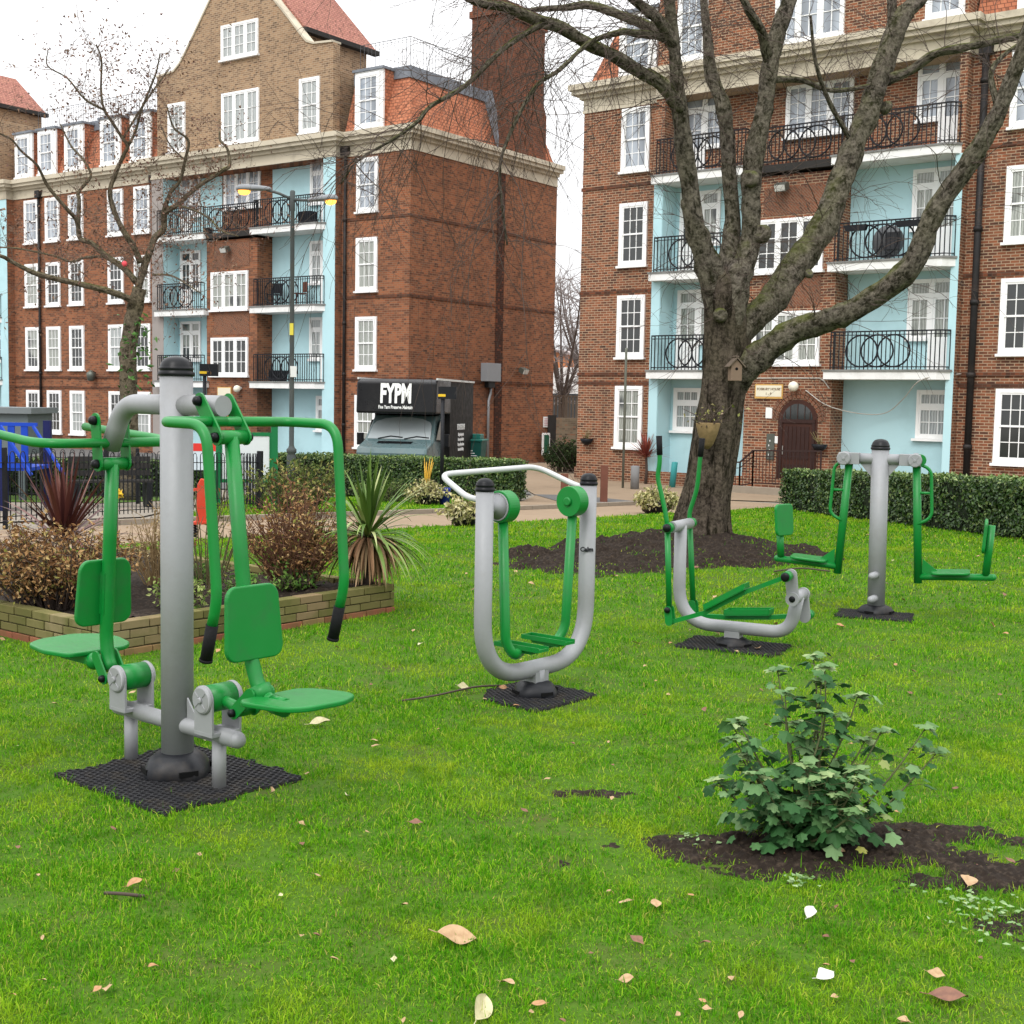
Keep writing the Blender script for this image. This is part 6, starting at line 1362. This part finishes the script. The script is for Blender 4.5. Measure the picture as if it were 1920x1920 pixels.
# ------------------------------------------------------------------ street lamp and posts
def street_lamp():
    t=thing('street_lamp','dark double headed street lamp with two lit amber lamps','street lamp',(-5.30,31.0,-.6)); M_post=M('dark_grey_green_post',(.07,.08,.08),.6,.15,3,dirt=(.12,.11,.06),dirt_amt=.6,dirt_scale=.9)
    b=MB(); b.lathe([(.11,0),(.11,.95),(.09,1.0),(.12,1.03),(.12,1.1),(.08,1.14),(.06,1.2),(.056,3.0),(.05,6.7),(.062,6.72),(.062,7.16),(.04,7.19)],n=18); b.build('post',M_post,t)
    for s,e in ((-1,Vector((-.62,0,7.2))),(1,Vector((.52,-.25,6.93)))):
        b=MB(); b.tube([(0,0,6.98),(e.x*.5,e.y*.5,6.98+(e.z-6.98)*.6),tuple(e)],.033,8); o=b.build('arm',M_post,t)
        d=Vector((e.x,e.y*1.2,.03*s*0)).normalized(); c=e+d*.28
        b=MB(); sd=Vector((-d.y,d.x,0)); prof=[(-.40,.04,.05),(-.3,.075,.075),(-.05,.12,.1),(.2,.135,.115),(.36,.11,.1),(.43,.04,.05)]; n=14; v=[];f=[]
        for (x,w,h) in prof:
            for k in range(n):
                a=2*PI*k/n; zz=math.sin(a)*h; v.append(c+d*x+sd*math.cos(a)*w+Vector((0,0,zz if zz>0 else zz*.35)))
        for i in range(len(prof)-1):
            for k in range(n): f.append((i*n+k,i*n+(k+1)%n,(i+1)*n+(k+1)%n,(i+1)*n+k))
        f+=[tuple(range(n-1,-1,-1)),tuple(range((len(prof)-1)*n,len(prof)*n))]; b.add([tuple(x) for x in v],f,0,True); hd=b.build('lamp_head',M('grey_lamp_housing',(.2,.21,.22),.4,.1,4),o)
        b=MB(); q=c+d*.24+Vector((0,0,-.04)); v=[];f=[]
        for (rz,hz) in ((1,0),(.9,-.05),(.6,-.085),(.05,-.1)):
            for k in range(14): a=2*PI*k/14; v.append(q+d*.15*rz*math.cos(a)+sd*.1*rz*math.sin(a)+Vector((0,0,hz)))
        for i in range(3):
            for k in range(14): f.append((i*14+k,(i+1)*14+k,(i+1)*14+(k+1)%14,i*14+(k+1)%14))
        b.add([tuple(x) for x in v],f,0,True); put('lens',b.mesh('lens',emis('amber_lamp_lens',(1,.42,.06),2.6)),o)
    b=MB(); b.obox((.05,-.07,2.95),(.075,0,0),(0,.02,0),(0,0,.13)); b.build('white_plate',M_paper,t); b=MB(); b.obox((.0,-.065,3.95),(.045,0,0),(0,.006,0),(0,0,.14)); b.build('yellow_notice',M('yellow_sticker',(.7,.6,.08),.5,.1,5),t)
street_lamp()
def finger_post(loc,h,label,rz):
    t=thing('sign_post',label,'sign post',loc,rz); b=MB(); b.tube([(0,0,0),(0,0,h)],.042,12); b.build('post',M_iron,t); b=MB(); b.box(-.3,.14,-.03,.03,h-.02,h+.24) if False else b.box(-.1,.3,-.05,.05,h-.05,h+.22); b.build('box',M_iron,t); b=MB(); b.box(-.1,.06,-.056,-.05,h,h+.055); b.build('yellow_label',M('yellow_label',(.7,.45,.03),.5,.1,5),t)
finger_post((-1.56,28.5,gz(28.5)),2.32,'thin black post with a small black box in front of the van side',0)
finger_post((-6.9,29.0,gz(29.0)),2.75,'thin black post with a small black box right of the dark doorway',0)
def post(loc,r,h,mat,label,square=False,lean=0,group=None,cat='bollard',name='bollard'):
    b=MB()
    if square: b.box(-r,r,-r,r,-.05,h); b.prism([(-r,-r,h),(r,-r,h),(r,r,h),(-r,r,h)],(0,0,.03))
    else: b.tube([(0,0,-.05),(lean,0,h*.98),(lean,0,h)],[r,r,r*.85],16)
    return tag(b.build(name,mat,loc=loc),label,cat,group)
post((2.2,31.1,-.6),.085,.82,M_woodr,'taller red brown square timber bollard on the paving right of the walker',True,group='red brown timber bollards')
post((1.22,30.4,-.58),.085,.62,M_woodr,'red brown timber bollard half hidden by the green bearing drum of the walker',True,group='red brown timber bollards')
post((3.42,36.2,-.6),.12,.62,M('grey_concrete_bollard',(.2,.2,.2),.85,.15,5),'grey round bollard below the pinkish cordyline')
post((4.6,37.3,-.6),.09,.7,M('teal_painted_steel',(.04,.24,.24),.5,.15,4),'leaning teal bollard in front of the blue bay',lean=.06)
post((3.12,36.6,-.6),.035,3.9,M('mossy_grey_steel',(.15,.16,.13),.7,.2,3),'thin grey green pole in front of the left sash windows',cat='pole',name='pole')
# railings by the arched door, with the ramp's low wall
t=thing('ramp_railing','dark brown iron handrail with close bars beside the arched door','railing',(0,0,0)); M_rail=M('brown_black_iron',(.035,.02,.018),.5,.25,6)
b=MB(); R0=[Vector(on(OR,TR,6.25,-1.3,-.55)),Vector(on(OR,TR,6.5,-1.3,-.55)),Vector(on(OR,TR,6.9,-1.3,-.45)),Vector(on(OR,TR,8.9,-1.3,-.4))]
for i in range(3):
    p,q=R0[i],R0[i+1]; h0=(.72,.74,.98)[i]; h1=(.74,.98,.98)[i]; b.bar(p+Vector((0,0,h0)),q+Vector((0,0,h1)),.05,.04); b.bar(p+Vector((0,0,h0-.16)),q+Vector((0,0,h1-.16)),.02,.02); b.bar(p+Vector((0,0,.08)),q+Vector((0,0,.08)),.03,.03); n=max(2,int((q-p).length/.1))
    for k in range(n+1): r=p+(q-p)*k/n; hh=h0+(h1-h0)*k/n; b.bar(r+Vector((0,0,-.1 if k in(0,n) else .08)),r+Vector((0,0,hh)),.04 if k in (0,n) else .016,.04 if k in (0,n) else .016)
b.build('bars',M_rail,t); b=MB(); p=Vector(on(OR,TR,6.3,-1.6,-.8)); q=Vector(on(OR,TR,8.9,-1.6,-.8)); b.bar(p+Vector((0,0,.2)),q+Vector((0,0,.2)),.3,.3); b.build('ramp_wall',M_kerb,t)

# ------------------------------------------------------------------ playground edge: bow-top railings, notice board, play frame
def bow_fence(pts,h,label):
    t=thing('bow_top_railing',label,'railing',(0,0,0)); pn=0
    for i in range(len(pts)-1):
        p,q=Vector((*pts[i],0)),Vector((*pts[i+1],0)); L=(q-p).length; m=max(1,round(L/2.2))
        for k in range(m):
            a=p+(q-p)*k/m; c=p+(q-p)*(k+1)/m; l=(c-a).length; n=int(l/.1); b=MB(); f=lambda s,z: Vector(((a+(c-a)*s).x,(a+(c-a)*s).y,gz((a+(c-a)*s).y)+z))
            for z in (.12,h-.16): b.bar(f(0,z),f(1,z),.03,.012,0)
            for j in range(1,n): b.bar(f(j/n,.06),f(j/n,h-.06),.013,.013)
            for j in range(1,n-1,2):
                pts_=[]; w=1/n*.95
                for s in range(7): A=PI*s/6; pts_.append(f(j/n+w*(1-math.cos(A))/2,h-.06+.06*math.sin(A)))
                b.tube(pts_,.007,4,0,False)
            b.build('panel',M_iron,t); b=MB(); b.bar(f(0,-.05),f(0,h+.05),.055,.055); b.build('post',M_iron,t)
    b=MB(); z=gz(q.y); b.bar((q.x,q.y,z-.05),(q.x,q.y,z+h+.05),.075,.075); b.build('post',M_iron,t)
bow_fence([(-10.2,9.8),(-6.96,17.73),(-4.62,23.6)],1.02,'black bow top iron railings along the path beside the planter')
bow_fence([(-4.6,23.7),(-5.4,25.3),(-13.5,26.6)],1.02,'black iron railings turning away behind the notice board')
t=thing('notice_board','blank white notice board between two green posts','notice board',(-5.32,25.8,gz(25.8)),math.radians(14)); M_gpost=M('mid_green_post',(.012,.15,.05),.4,.1,4)
for x in (-.56,.56):
    b=MB(); b.box(x-.065,x+.065,-.065,.065,-.05,1.55); o=b.build('post',M_gpost,t); c=MB(); c.box(x-.07,x+.07,-.07,.07,1.551,1.6); c.build('post_cap',M_plastic,o)
b=MB(); b.box(-.46,.46,-.03,.02,.5,1.36); b.build('panel',M('pale_board_panel',(.62,.65,.66),.35,.03,3),t)
b=MB(); b.box(-.5,.5,-.045,.03,1.361,1.43); b.box(-.5,.5,-.045,.03,.43,.499); b.box(-.5,-.461,-.045,.03,.5,1.36); b.box(.461,.5,-.045,.03,.5,1.36); b.build('frame',M_gpost,t)
t=thing('red_sign','white safety sign with a red band on the railings behind the grey post','sign',(-5.55,23.3,gz(23.3)+.95),math.radians(10)); b=MB(); b.box(-.2,.2,-.01,.01,-.24,.24); b.build('panel',M('pale_sign_panel',(.55,.62,.68),.4,.05,4),t); b=MB(); b.box(-.2,.2,-.014,-.0105,.1,.24); b.build('red_band',M('red_print',(.6,.04,.03),.5,.05,4),t)
t=thing('spring_rider','weathered red spring seat beside the path behind the thick grey post','play equipment',(-3.86,16.1,gz(16.1)),.2); M_red=M('red_play_paint',(.5,.05,.025),.45,.15,4,dirt=(.3,.14,.09),dirt_amt=.6,dirt_scale=4)
b=MB(); b.prism([(x,-.03,z) for x,z in ((-.08,.18),(.06,.16),(.1,.35),(.085,.62),(.05,.72),(-.02,.74),(-.06,.66),(-.07,.4))],(0,.06,0)); bevel(b.build('back_panel',M_red,t),.015,2); b=MB(); b.bar((-.3,0,.58),(-.06,0,.6),.035,.035); b.prism([(-.36,-.02,.1),(-.24,-.02,.1),(-.24,-.02,.58),(-.33,-.02,.58)],(0,.04,0)); b.build('handle_panel',M_red,t)
b=MB(); b.tube([(-.12+.06*math.cos(k*.7),.06*math.sin(k*.7),.17*k/44) for k in range(45)],.011,5); b.build('spring',M_iron,t); b=MB(); b.box(-.33,.05,-.11,.11,.17,.2); b.build('seat',M_red,t)
def play_frame():
    t=thing('play_frame','bright blue climbing frame with slatted sides behind the railings','play equipment',(-8.95,22.0,gz(22.0)),math.radians(4)); M_pb=M('royal_blue_play_paint',(.012,.055,.4),.35,.1,4); M_nv=M('navy_post_paint',(.012,.015,.07),.5,.15,4)
    b=MB()
    for i in range(8): x=-.95+.22*i; b.box(x,x+.11,-.02,.02,.78,1.42)
    b.bar((-1.0,0,1.45),(.86,0,1.45),.06,.06); b.bar((-1.0,0,.75),(.75,0,.75),.06,.09); b.build('slatted_side',M_pb,t)
    b=MB(); b.box(-1.0,.75,.0,1.2,.66,.72); b.build('deck',M_pb,t)
    for x,y in ((-.9,.05),(.28,.05),(-.9,1.15),(.7,1.15)):
        b=MB(); b.box(x-.06,x+.06,y-.06,y+.06,-.05,1.5 if y>1 else .72); b.build('post',M_nv,t)
    b=MB()
    for x0 in (.28,.82):
        b.bar((x0-.0,-.1,1.42),(x0+.62,-.5,.62),.035,.045)
    b.build('ladder_rail',M_pb,t); b=MB(); b.prism([(.2,.3,.72),(.2,.9,.72),(-.9,.9,.2),(-.9,.3,.2)],(0,0,.04)); b.build('slide',M('grey_slide_steel',(.4,.4,.42),.3,.05,4,metal=.6),t)
    b=MB(); b.box(.0,.12,-.1,.02,-.05,.4); b.build('blue_step',M_pb,t)
play_frame()
t=thing('shelter','flat roofed grey shelter beyond the blue climbing frame','shelter',(-10.9,26.0,gz(26.0)),.05); Ms=M('blue_grey_panel',(.12,.145,.15),.6,.1,2); b=MB(); b.box(-1.3,1.15,0,1.6,.9,1.72); b.build('side_panel',Ms,t); b=MB(); b.box(-1.4,1.25,-.1,1.7,1.721,1.84); b.build('roof',M('grey_roof_edge',(.16,.18,.185),.6,.1,3),t)
for x in (-1.2,1.0):
    for y in (.1,1.5): b=MB(); b.box(x-.06,x+.06,y-.06,y+.06,-.05,.9); b.build('post',Ms,t)
t=thing('park_bench','dark slatted park bench behind the railings','bench',(-7.55,24.3,gz(24.3)),math.radians(25)); b=MB()
for i in range(3): b.box(-.75,.75,-.05-.14*i,.06-.14*i,.44,.48)
b.build('seat',M_soffit,t); b=MB()
for i in range(3): b.box(-.75,.75,.1,.14,.55+.13*i,.65+.13*i)
b.build('backrest',M_soffit,t)
for x in (-.65,.65): b=MB(); b.box(x-.04,x+.04,-.36,.13,-.05,.44); b.build('leg',M_iron,t)

# ------------------------------------------------------------------ bits on the balconies
def bx(name,label,cat,loc,ang,dims,mat,group=None):
    b=MB(); w,d,h=dims; v=[]
    for z,k in ((0,.86),(h,1)): v+=[(-w/2*k,-d/2*k,z),(w/2*k,-d/2*k,z),(w/2*k,d/2*k,z),(-w/2*k,d/2*k,z)]
    b.add(v,[(3,2,1,0),(4,5,6,7)]+[(i,(i+1)%4,(i+1)%4+4,i+4) for i in range(4)]); o=b.build(name,mat,loc=loc,rz=ang); return tag(o,label,cat,group)
bx('window_box','black planter box hung on the left end of the blue balcony railing',"planter box",on(OR,TR,9.35,-.68,6.38),TR,(.62,.16,.15),M_iron,'black planter boxes on the balcony railing')
bx('window_box','black planter box hung on the balcony railing beside the mossy limb',"planter box",on(OR,TR,10.75,-.68,6.4),TR,(.62,.16,.15),M_iron,'black planter boxes on the balcony railing')
t=thing('satellite_dish','grey mesh dish standing on the blue bay balcony','satellite dish',on(OR,TR,10.0,-.1,5.62),TR); b=MB(); b.lathe([(.01,.12),(.25,.09),(.42,.02),(.44,0),(.42,.0),(.25,.07),(.01,.1)],(0,0,.5),(0,-1,0),26); b.build('dish',M('grey_mesh_dish',(.13,.135,.14),.6,.1,30),t); b=MB(); b.box(.0,.42,-.2,-.1,.28,.72); b.build('grille_box',M('dark_grille',(.06,.06,.065),.5,.1,4),t); b=MB(); b.bar((0,.02,0),(0,.02,.5),.05,.05); b.build('stand',M_iron,t)
def chair(loc,rz,label,mat):
    t=thing('balcony_chair',label,'chair',loc,rz); b=MB(); b.box(-.22,.22,-.22,.22,.42,.45); b.build('seat',mat,t); b=MB(); b.box(-.22,.22,.2,.23,.5,.88); b.build('backrest',mat,t)
    for x in (-.2,.2):
        for y in (-.2,.2): b=MB(); b.bar((x,y,0),(x,y,.42),.03,.03); b.build('leg',mat,t)
chair(on(OL,TL,-6.5,-.1,5.15),TL+.3,'dark chair on the middle balcony of the gabled wing',M_iron)
chair(on(OL,TL,-5.2,-.1,5.15),TL-.4,'brown folding chair beside the door of the middle balcony',M_woodr)
bx('flower_pot','dark pot on the top balcony of the gabled wing','flower pot',on(OL,TL,-4.7,-.2,8.06),TL,(.6,.4,.45),M_iron)
bx('flower_pot','dark bundle on the lowest balcony of the gabled wing','flower pot',on(OL,TL,-6.2,-.2,2.36),TL,(.7,.35,.4),M_iron)
b=MB(); b.lathe([(.02,-.055),(.045,-.035),(.058,.0),(.045,.04),(.01,.06)],n=16); tag(b.build('red_balloon',M('red_pink_ball',(.7,.08,.1),.4,.05,5),loc=(-7.95,26.6,4.37)),'small red and pink ball caught in the garden tree','ball')

# ------------------------------------------------------------------ far things seen through the gap
t=thing('orange_house','distant orange rendered house with one window in the gap','house',(4.2,96,-.6),math.radians(-20)); M_or=M('orange_render',(.5,.2,.09),.8,.06,2)
b=MB(); b.prism([(-6,0,-.5),(6,0,-.5),(6,0,4.6),(1.5,0,5.6),(-1.6,0,6.2),(-6,0,4.6)],(0,9,0)); b.build('wall',M_or,t); b=MB(); b.bar((-6.3,4.5,4.62),(-1.5,4.5,6.3),.18,9.6,0,(0,1,0)); b.bar((-1.6,4.5,6.3),(6.3,4.5,4.62),.18,9.6,0,(0,1,0)); b.build('roof',M('grey_pink_roof',(.3,.25,.24),.8,.1,2),t)
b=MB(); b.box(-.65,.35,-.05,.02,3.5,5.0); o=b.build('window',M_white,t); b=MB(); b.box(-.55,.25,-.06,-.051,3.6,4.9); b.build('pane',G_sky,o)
t=thing('low_building','distant low building with a white band and dark flat roof in the alley gap','building',(3.1,74,-.6),math.radians(-10)); b=MB(); b.box(-5,8,0,6,2.9,4.35); b.build('white_band',M_white,t); b=MB(); b.box(-5,8,-.02,6,-.3,2.89); b.build('dark_wall',M('dark_slate_wall',(.06,.065,.07),.7,.15,2),t)
t=thing('slatted_fence','grey slatted timber fence across the end of the alley','fence',(2.2,57,-.6),math.radians(-12))
b=MB()
for i in range(34):
    x=-2.5+.15*i; b.box(x,x+.085,-.02,.02,.0,2.62)
b.build('slats',M_wood,t); b=MB(); b.box(-2.5,2.6,.021,.06,.3,.42); b.box(-2.5,2.6,.021,.06,1.4,1.52); b.box(-2.5,2.6,-.04,.06,2.621,2.68); b.build('rails',M_wood,t)
for x in (-2.4,.1,2.4): b=MB(); b.box(x-.07,x+.07,-.07,-.021,-.1,2.6); b.build('post',M_wood,t)
t=thing('alley_gate','low timber side gate and brick screen in the alley','gate',(1.95,52.2,-.6),math.radians(-18)); b=MB(); b.box(-.25,.75,0,.3,-.1,1.75); b.build('screen_wall',brick('grey_stock_brick',(.2,.16,.11),(.12,.09,.065),(.2,.17,.13),stain_amt=.5),t); b=MB(); b.box(-.62,-.26,.05,.12,-.1,1.85); b.build('gate_leaf',M_soffit,t); b=MB(); b.box(.76,1.2,.0,.2,-.1,1.1); b.build('grey_box',M('grey_meter_box',(.24,.26,.28),.6,.1,3),t)
def far_tree(loc,h,seed,label):
    t=thing('distant_bare_tree',label,'tree',loc,0,'bare trees far beyond the gap'); rr=random.Random(seed); b=MB(); paths=[]
    for i in range(7):
        a=rr.uniform(0,2*PI); P=[(0,0,h*.25,.12),(math.cos(a)*h*.08,math.sin(a)*h*.08,h*.5,.08),(math.cos(a)*h*.17,math.sin(a)*h*.17,h*.75,.05),(math.cos(a)*h*.22,math.sin(a)*h*.22,h*1.0,.02)]; paths.append(('l%d'%i,P))
    b=limb_mesh([('t',[(0,0,-.2,.22),(.05,0,h*.12,.2),(0,0,h*.3,.16)])]+paths,None,8); b.build('trunk',M_twig,t); b=MB(); twigs(b,paths,130,h*.1,h*.25,.02,.03,seed,sub=4,zig=.16); b.build('crown',M('pale_far_twig',(.2,.17,.16),.9,.1,3),t)
far_tree((2.6,70,-.6),8.5,71,'grey bare tree behind the alley fence against the white sky')
far_tree((4.7,86,-.6),10.5,72,'taller faint bare tree beyond the low white banded building')
# ------------------------------------------------------------------ fallen leaves: each one lies on the lawn by itself
def leaf_mesh(kind,seed):
    rr=random.Random(seed); b=MB(); n=9; V=[];F=[]; cur=rr.uniform(.25,.9); tw=rr.uniform(-.5,.5)
    for i in range(n+1):
        f=i/n; x=f-.5; w={'oval':.34*math.sin(PI*min(1,f*1.02+.0))**.75,'pointed':.3*math.sin(PI*f)**.9*(1.15-.4*f),'lobed':.3*math.sin(PI*f)**.8*(1+.22*math.sin(f*9+seed))}[kind]; w=max(w,.012)
        zc=.10*cur*math.cos(PI*(f-.5))-.0; e=cur*.32*w*2.2
        V+=[(x,-w,zc*0+e+.05*math.sin(f*7+seed)),(x,0,.02+.04*math.sin(f*4+seed)),(x,w,e*.9+tw*.12*f)]
    for i in range(n): F+=[(3*i,3*i+3,3*i+4,3*i+1),(3*i+1,3*i+4,3*i+5,3*i+2)]
    b.add(V,F,0,True); b.bar((-.5,0,.02),(-.72,.03,.05),.018,.018); return b
def leafmat(name,c1,c2):
    m,nt,N,L,B=_new(name); c=mix(nt,c1,c2,ramp(nt,noise(nt,objco(nt),4,5,.6),[(.35,0.0),(.65,1.0)])); L.new(c,B.inputs['Base Color']); B.inputs['Roughness'].default_value=.65; return m
LM={'tan':leafmat('dry_tan_leaf',(.3,.18,.085),(.42,.28,.15)),'orange':leafmat('dry_orange_leaf',(.3,.14,.06),(.4,.22,.1)),'brown':leafmat('dark_brown_leaf',(.12,.05,.03),(.2,.09,.05)),'cream':leafmat('pale_cream_leaf',(.36,.33,.17),(.5,.45,.27)),'white':leafmat('bleached_white_leaf',(.45,.43,.37),(.58,.56,.5))}
LSH=[('oval',1),('oval',5),('pointed',2),('pointed',7),('lobed',3),('lobed',9)]; LCACHE={}
def leaf(x,y,L,mat,shape,rz,tilt,label,group):
    k=(shape,mat)
    if k not in LCACHE: LCACHE[k]=leaf_mesh(*LSH[shape]).mesh('fallen_leaf',LM[mat])
    o=put('fallen_leaf',LCACHE[k],None,(x,y,gz(y)+(.026 if L>.05 else .019)),rz); o.rotation_euler=(tilt,random.uniform(-.35,.35),rz); o.scale=(L,L,L); tag(o,label,'leaf',group)
BIGL=[(-.15,3.95,.13,'tan',0,.25,'largest tan leaf lying alone in the middle of the near lawn'),(-.062,3.47,.11,'cream',2,1.35,'pale yellow green pointed leaf standing up at the near edge of the lawn'),(.955,3.72,.075,'white',4,.6,'bleached star shaped leaf on the grass below the lobed-leaf shrub'),
  (1.02,4.2,.06,'white',1,1.0,'small white curled leaf just in front of the bare soil patch'),(1.28,3.6,.11,'brown',3,-.4,'long dark red brown leaf near the right corner of the lawn'),(-1.28,4.35,.055,'orange',1,.4,'small orange leaf on the grass in front of the chest press mat'),
  (1.66,4.52,.085,'tan',4,1.2,'curled tan leaf at the far right beside bare soil'),(-.27,7.55,.08,'cream',4,.5,'pale crumpled leaf standing by a twig left of the walker mat'),(-.36,5.05,.06,'brown',5,.3,'dark brown leaf alone on the grass midway to the walker'),(-.98,6.62,.11,'cream',2,.2,'long pale leaf lying under the right seat of the chest press')]
for x,y,L,m,s,rz,lab in BIGL: leaf(x,y,L,m,s,rz,(.75 if 'standing' in lab else .25),lab,None)
for mat,n,lab in (('tan',95,'small dry tan leaf lying on the lawn'),('orange',46,'small curled orange leaf lying on the lawn'),('brown',62,'small dark brown leaf lying on the lawn'),('cream',16,'small pale cream leaf lying on the lawn')):
    rr=random.Random(mat); k=0
    while k<n:
        y=3.4+ (rr.random()**1.7)*17; x=rr.uniform(-.4,.4)*y
        if y>16 and rr.random()<.5: continue
        P=np.array([x]);Q=np.array([y])
        if in_poly(P,Q,PLANTER)[0] or not in_poly(P,Q,LAWN)[0]: continue
        leaf(x,y,rr.choice((rr.uniform(.02,.034),rr.uniform(.026,.055)))*(1+.45*(y>8)),mat,rr.randrange(6),rr.uniform(0,6.28),rr.gauss(0,.35),lab,'fallen leaves on the lawn'); k+=1
def stick(pts,r,label):
    b=MB(); b.tube([tuple(p) for p in spline(pts,4)],r,6); tag(b.build('fallen_twig',M_twig),label,'twig')
stick([(-.62,7.2,.012),(-.42,7.28,.03),(-.2,7.5,.035),(-.05,7.62,.02)],.006,'thin fallen twig left of the walker mat')
stick([(-1.36,4.28,.015),(-1.3,4.24,.03),(-1.22,4.26,.015)],.006,'short dark twig on the grass in front of the chest press mat')
stick([(2.7,13.2,.03),(3.0,13.35,.05),(3.3,13.3,.03)],.008,'short twig on the bare soil right of the big tree')
# small weeds on the bare soil by the shrub
def weed(x,y,label,n,seed,spread=.06):
    rg=np.random.default_rng(seed); C=rg.normal(0,spread,(n,3)); C[:,2]=rg.uniform(.012,.035,n); C+=np.array([x,y,0]); D=rg.normal(size=(n,3)); D[:,2]=.1
    V,F=leaf_arrays(C,D,np.tile([0,0,1.0],(n,1))+rg.normal(0,.3,(n,3)),rg.uniform(.015,.03,n),rg.uniform(.012,.024,n),.1); tag(put('small_weed',mesh_np('small_weed',V,F,M_weed)),label,'weed')
M_weed=island('pale_weed_leaf',[(0,(.1,.2,.06)),(1,(.26,.36,.17))],.5)
weed(1.05,4.5,'little rosette of pale weed at the front of the shrub soil',26,1,.03); weed(1.62,4.3,'creeping pale weed on soil right of the shrub',60,2,.08); weed(1.78,4.05,'spreading pale weed at the right edge of the lawn',120,3,.13); weed(.72,4.95,'pale weed left of the shrub stems',22,4,.04)
# ------------------------------------------------------------------ sky, light and camera
world=bpy.data.worlds.new('World'); scene.world=world; world.use_nodes=True; nt=world.node_tree; bg=nt.nodes['Background']
SUN_EL=math.radians(48); SUN_AZ=math.radians(200)        # high, behind the camera
sky=nt.nodes.new('ShaderNodeTexSky'); sky.sky_type='NISHITA'; sky.sun_disc=False; sky.sun_elevation=SUN_EL; sky.sun_rotation=SUN_AZ; sky.air_density=1.0; sky.dust_density=6.0; sky.ozone_density=1.0
hs=nt.nodes.new('ShaderNodeHueSaturation'); hs.inputs['Saturation'].default_value=.1; nt.links.new(sky.outputs[0],hs.inputs['Color'])
# an overcast sheet: brightest overhead, a third as bright at the horizon
tc=nt.nodes.new('ShaderNodeTexCoord'); sp=nt.nodes.new('ShaderNodeSeparateXYZ'); nt.links.new(tc.outputs['Generated'],sp.inputs[0])
mr=nt.nodes.new('ShaderNodeMapRange'); nt.links.new(sp.outputs[2],mr.inputs['Value']); mr.inputs['To Min'].default_value=SKY_H/.12; mr.inputs['To Max'].default_value=3*SKY_H/.12
cc=nt.nodes.new('ShaderNodeCombineXYZ')
for i,k in enumerate((1.0,1.005,1.02)):
    mu=nt.nodes.new('ShaderNodeMath'); mu.operation='MULTIPLY'; mu.inputs[1].default_value=k; nt.links.new(mr.outputs[0],mu.inputs[0]); nt.links.new(mu.outputs[0],cc.inputs[i])
mx=nt.nodes.new('ShaderNodeMix'); mx.data_type='RGBA'; mx.inputs[0].default_value=.92
nt.links.new(hs.outputs[0],mx.inputs[6]); nt.links.new(cc.outputs[0],mx.inputs[7]); nt.links.new(mx.outputs[2],bg.inputs['Color']); bg.inputs['Strength'].default_value=.12
l=bpy.data.lights.new('sun','SUN'); l.energy=SUN_E; l.angle=math.radians(25); l.color=(1.0,.97,.93); lo=bpy.data.objects.new('sun',l); COL.objects.link(lo)
sd=Vector((math.sin(SUN_AZ)*math.cos(SUN_EL),math.cos(SUN_AZ)*math.cos(SUN_EL),math.sin(SUN_EL))); lo.rotation_euler=sd.to_track_quat('Z','Y').to_euler(); lo.location=(0,-5,30)
cam=bpy.data.cameras.new('camera'); co=bpy.data.objects.new('camera',cam); COL.objects.link(co); scene.camera=co
cam.sensor_width=36; cam.sensor_fit='HORIZONTAL'; cam.lens=2430/1920*36; cam.clip_start=.1; cam.clip_end=2000
p,r=math.radians(4.8),math.radians(1.06)
fw=Vector((0,math.cos(p),-math.sin(p))); r0=Vector((1,0,0)); u0=r0.cross(fw); rt=r0*math.cos(r)+u0*math.sin(r); up=rt.cross(fw)
co.matrix_world=Matrix(((rt.x,up.x,-fw.x,0),(rt.y,up.y,-fw.y,0),(rt.z,up.z,-fw.z,1.7),(0,0,0,1)))
vs=scene.view_settings; scene.display_settings.display_device='sRGB'; vs.view_transform='Standard'; vs.look='None'; vs.exposure=EXPO; vs.gamma=1; vs.use_curve_mapping=False
scene.cycles.max_bounces=6; scene.cycles.diffuse_bounces=3; scene.cycles.glossy_bounces=3; scene.cycles.transmission_bounces=3; scene.cycles.use_denoising=True
for o in bpy.data.objects:
    if o.type=='MESH' and o.parent is None and 'kind' not in o and 'category' not in o: print('UNTAGGED',o.name)
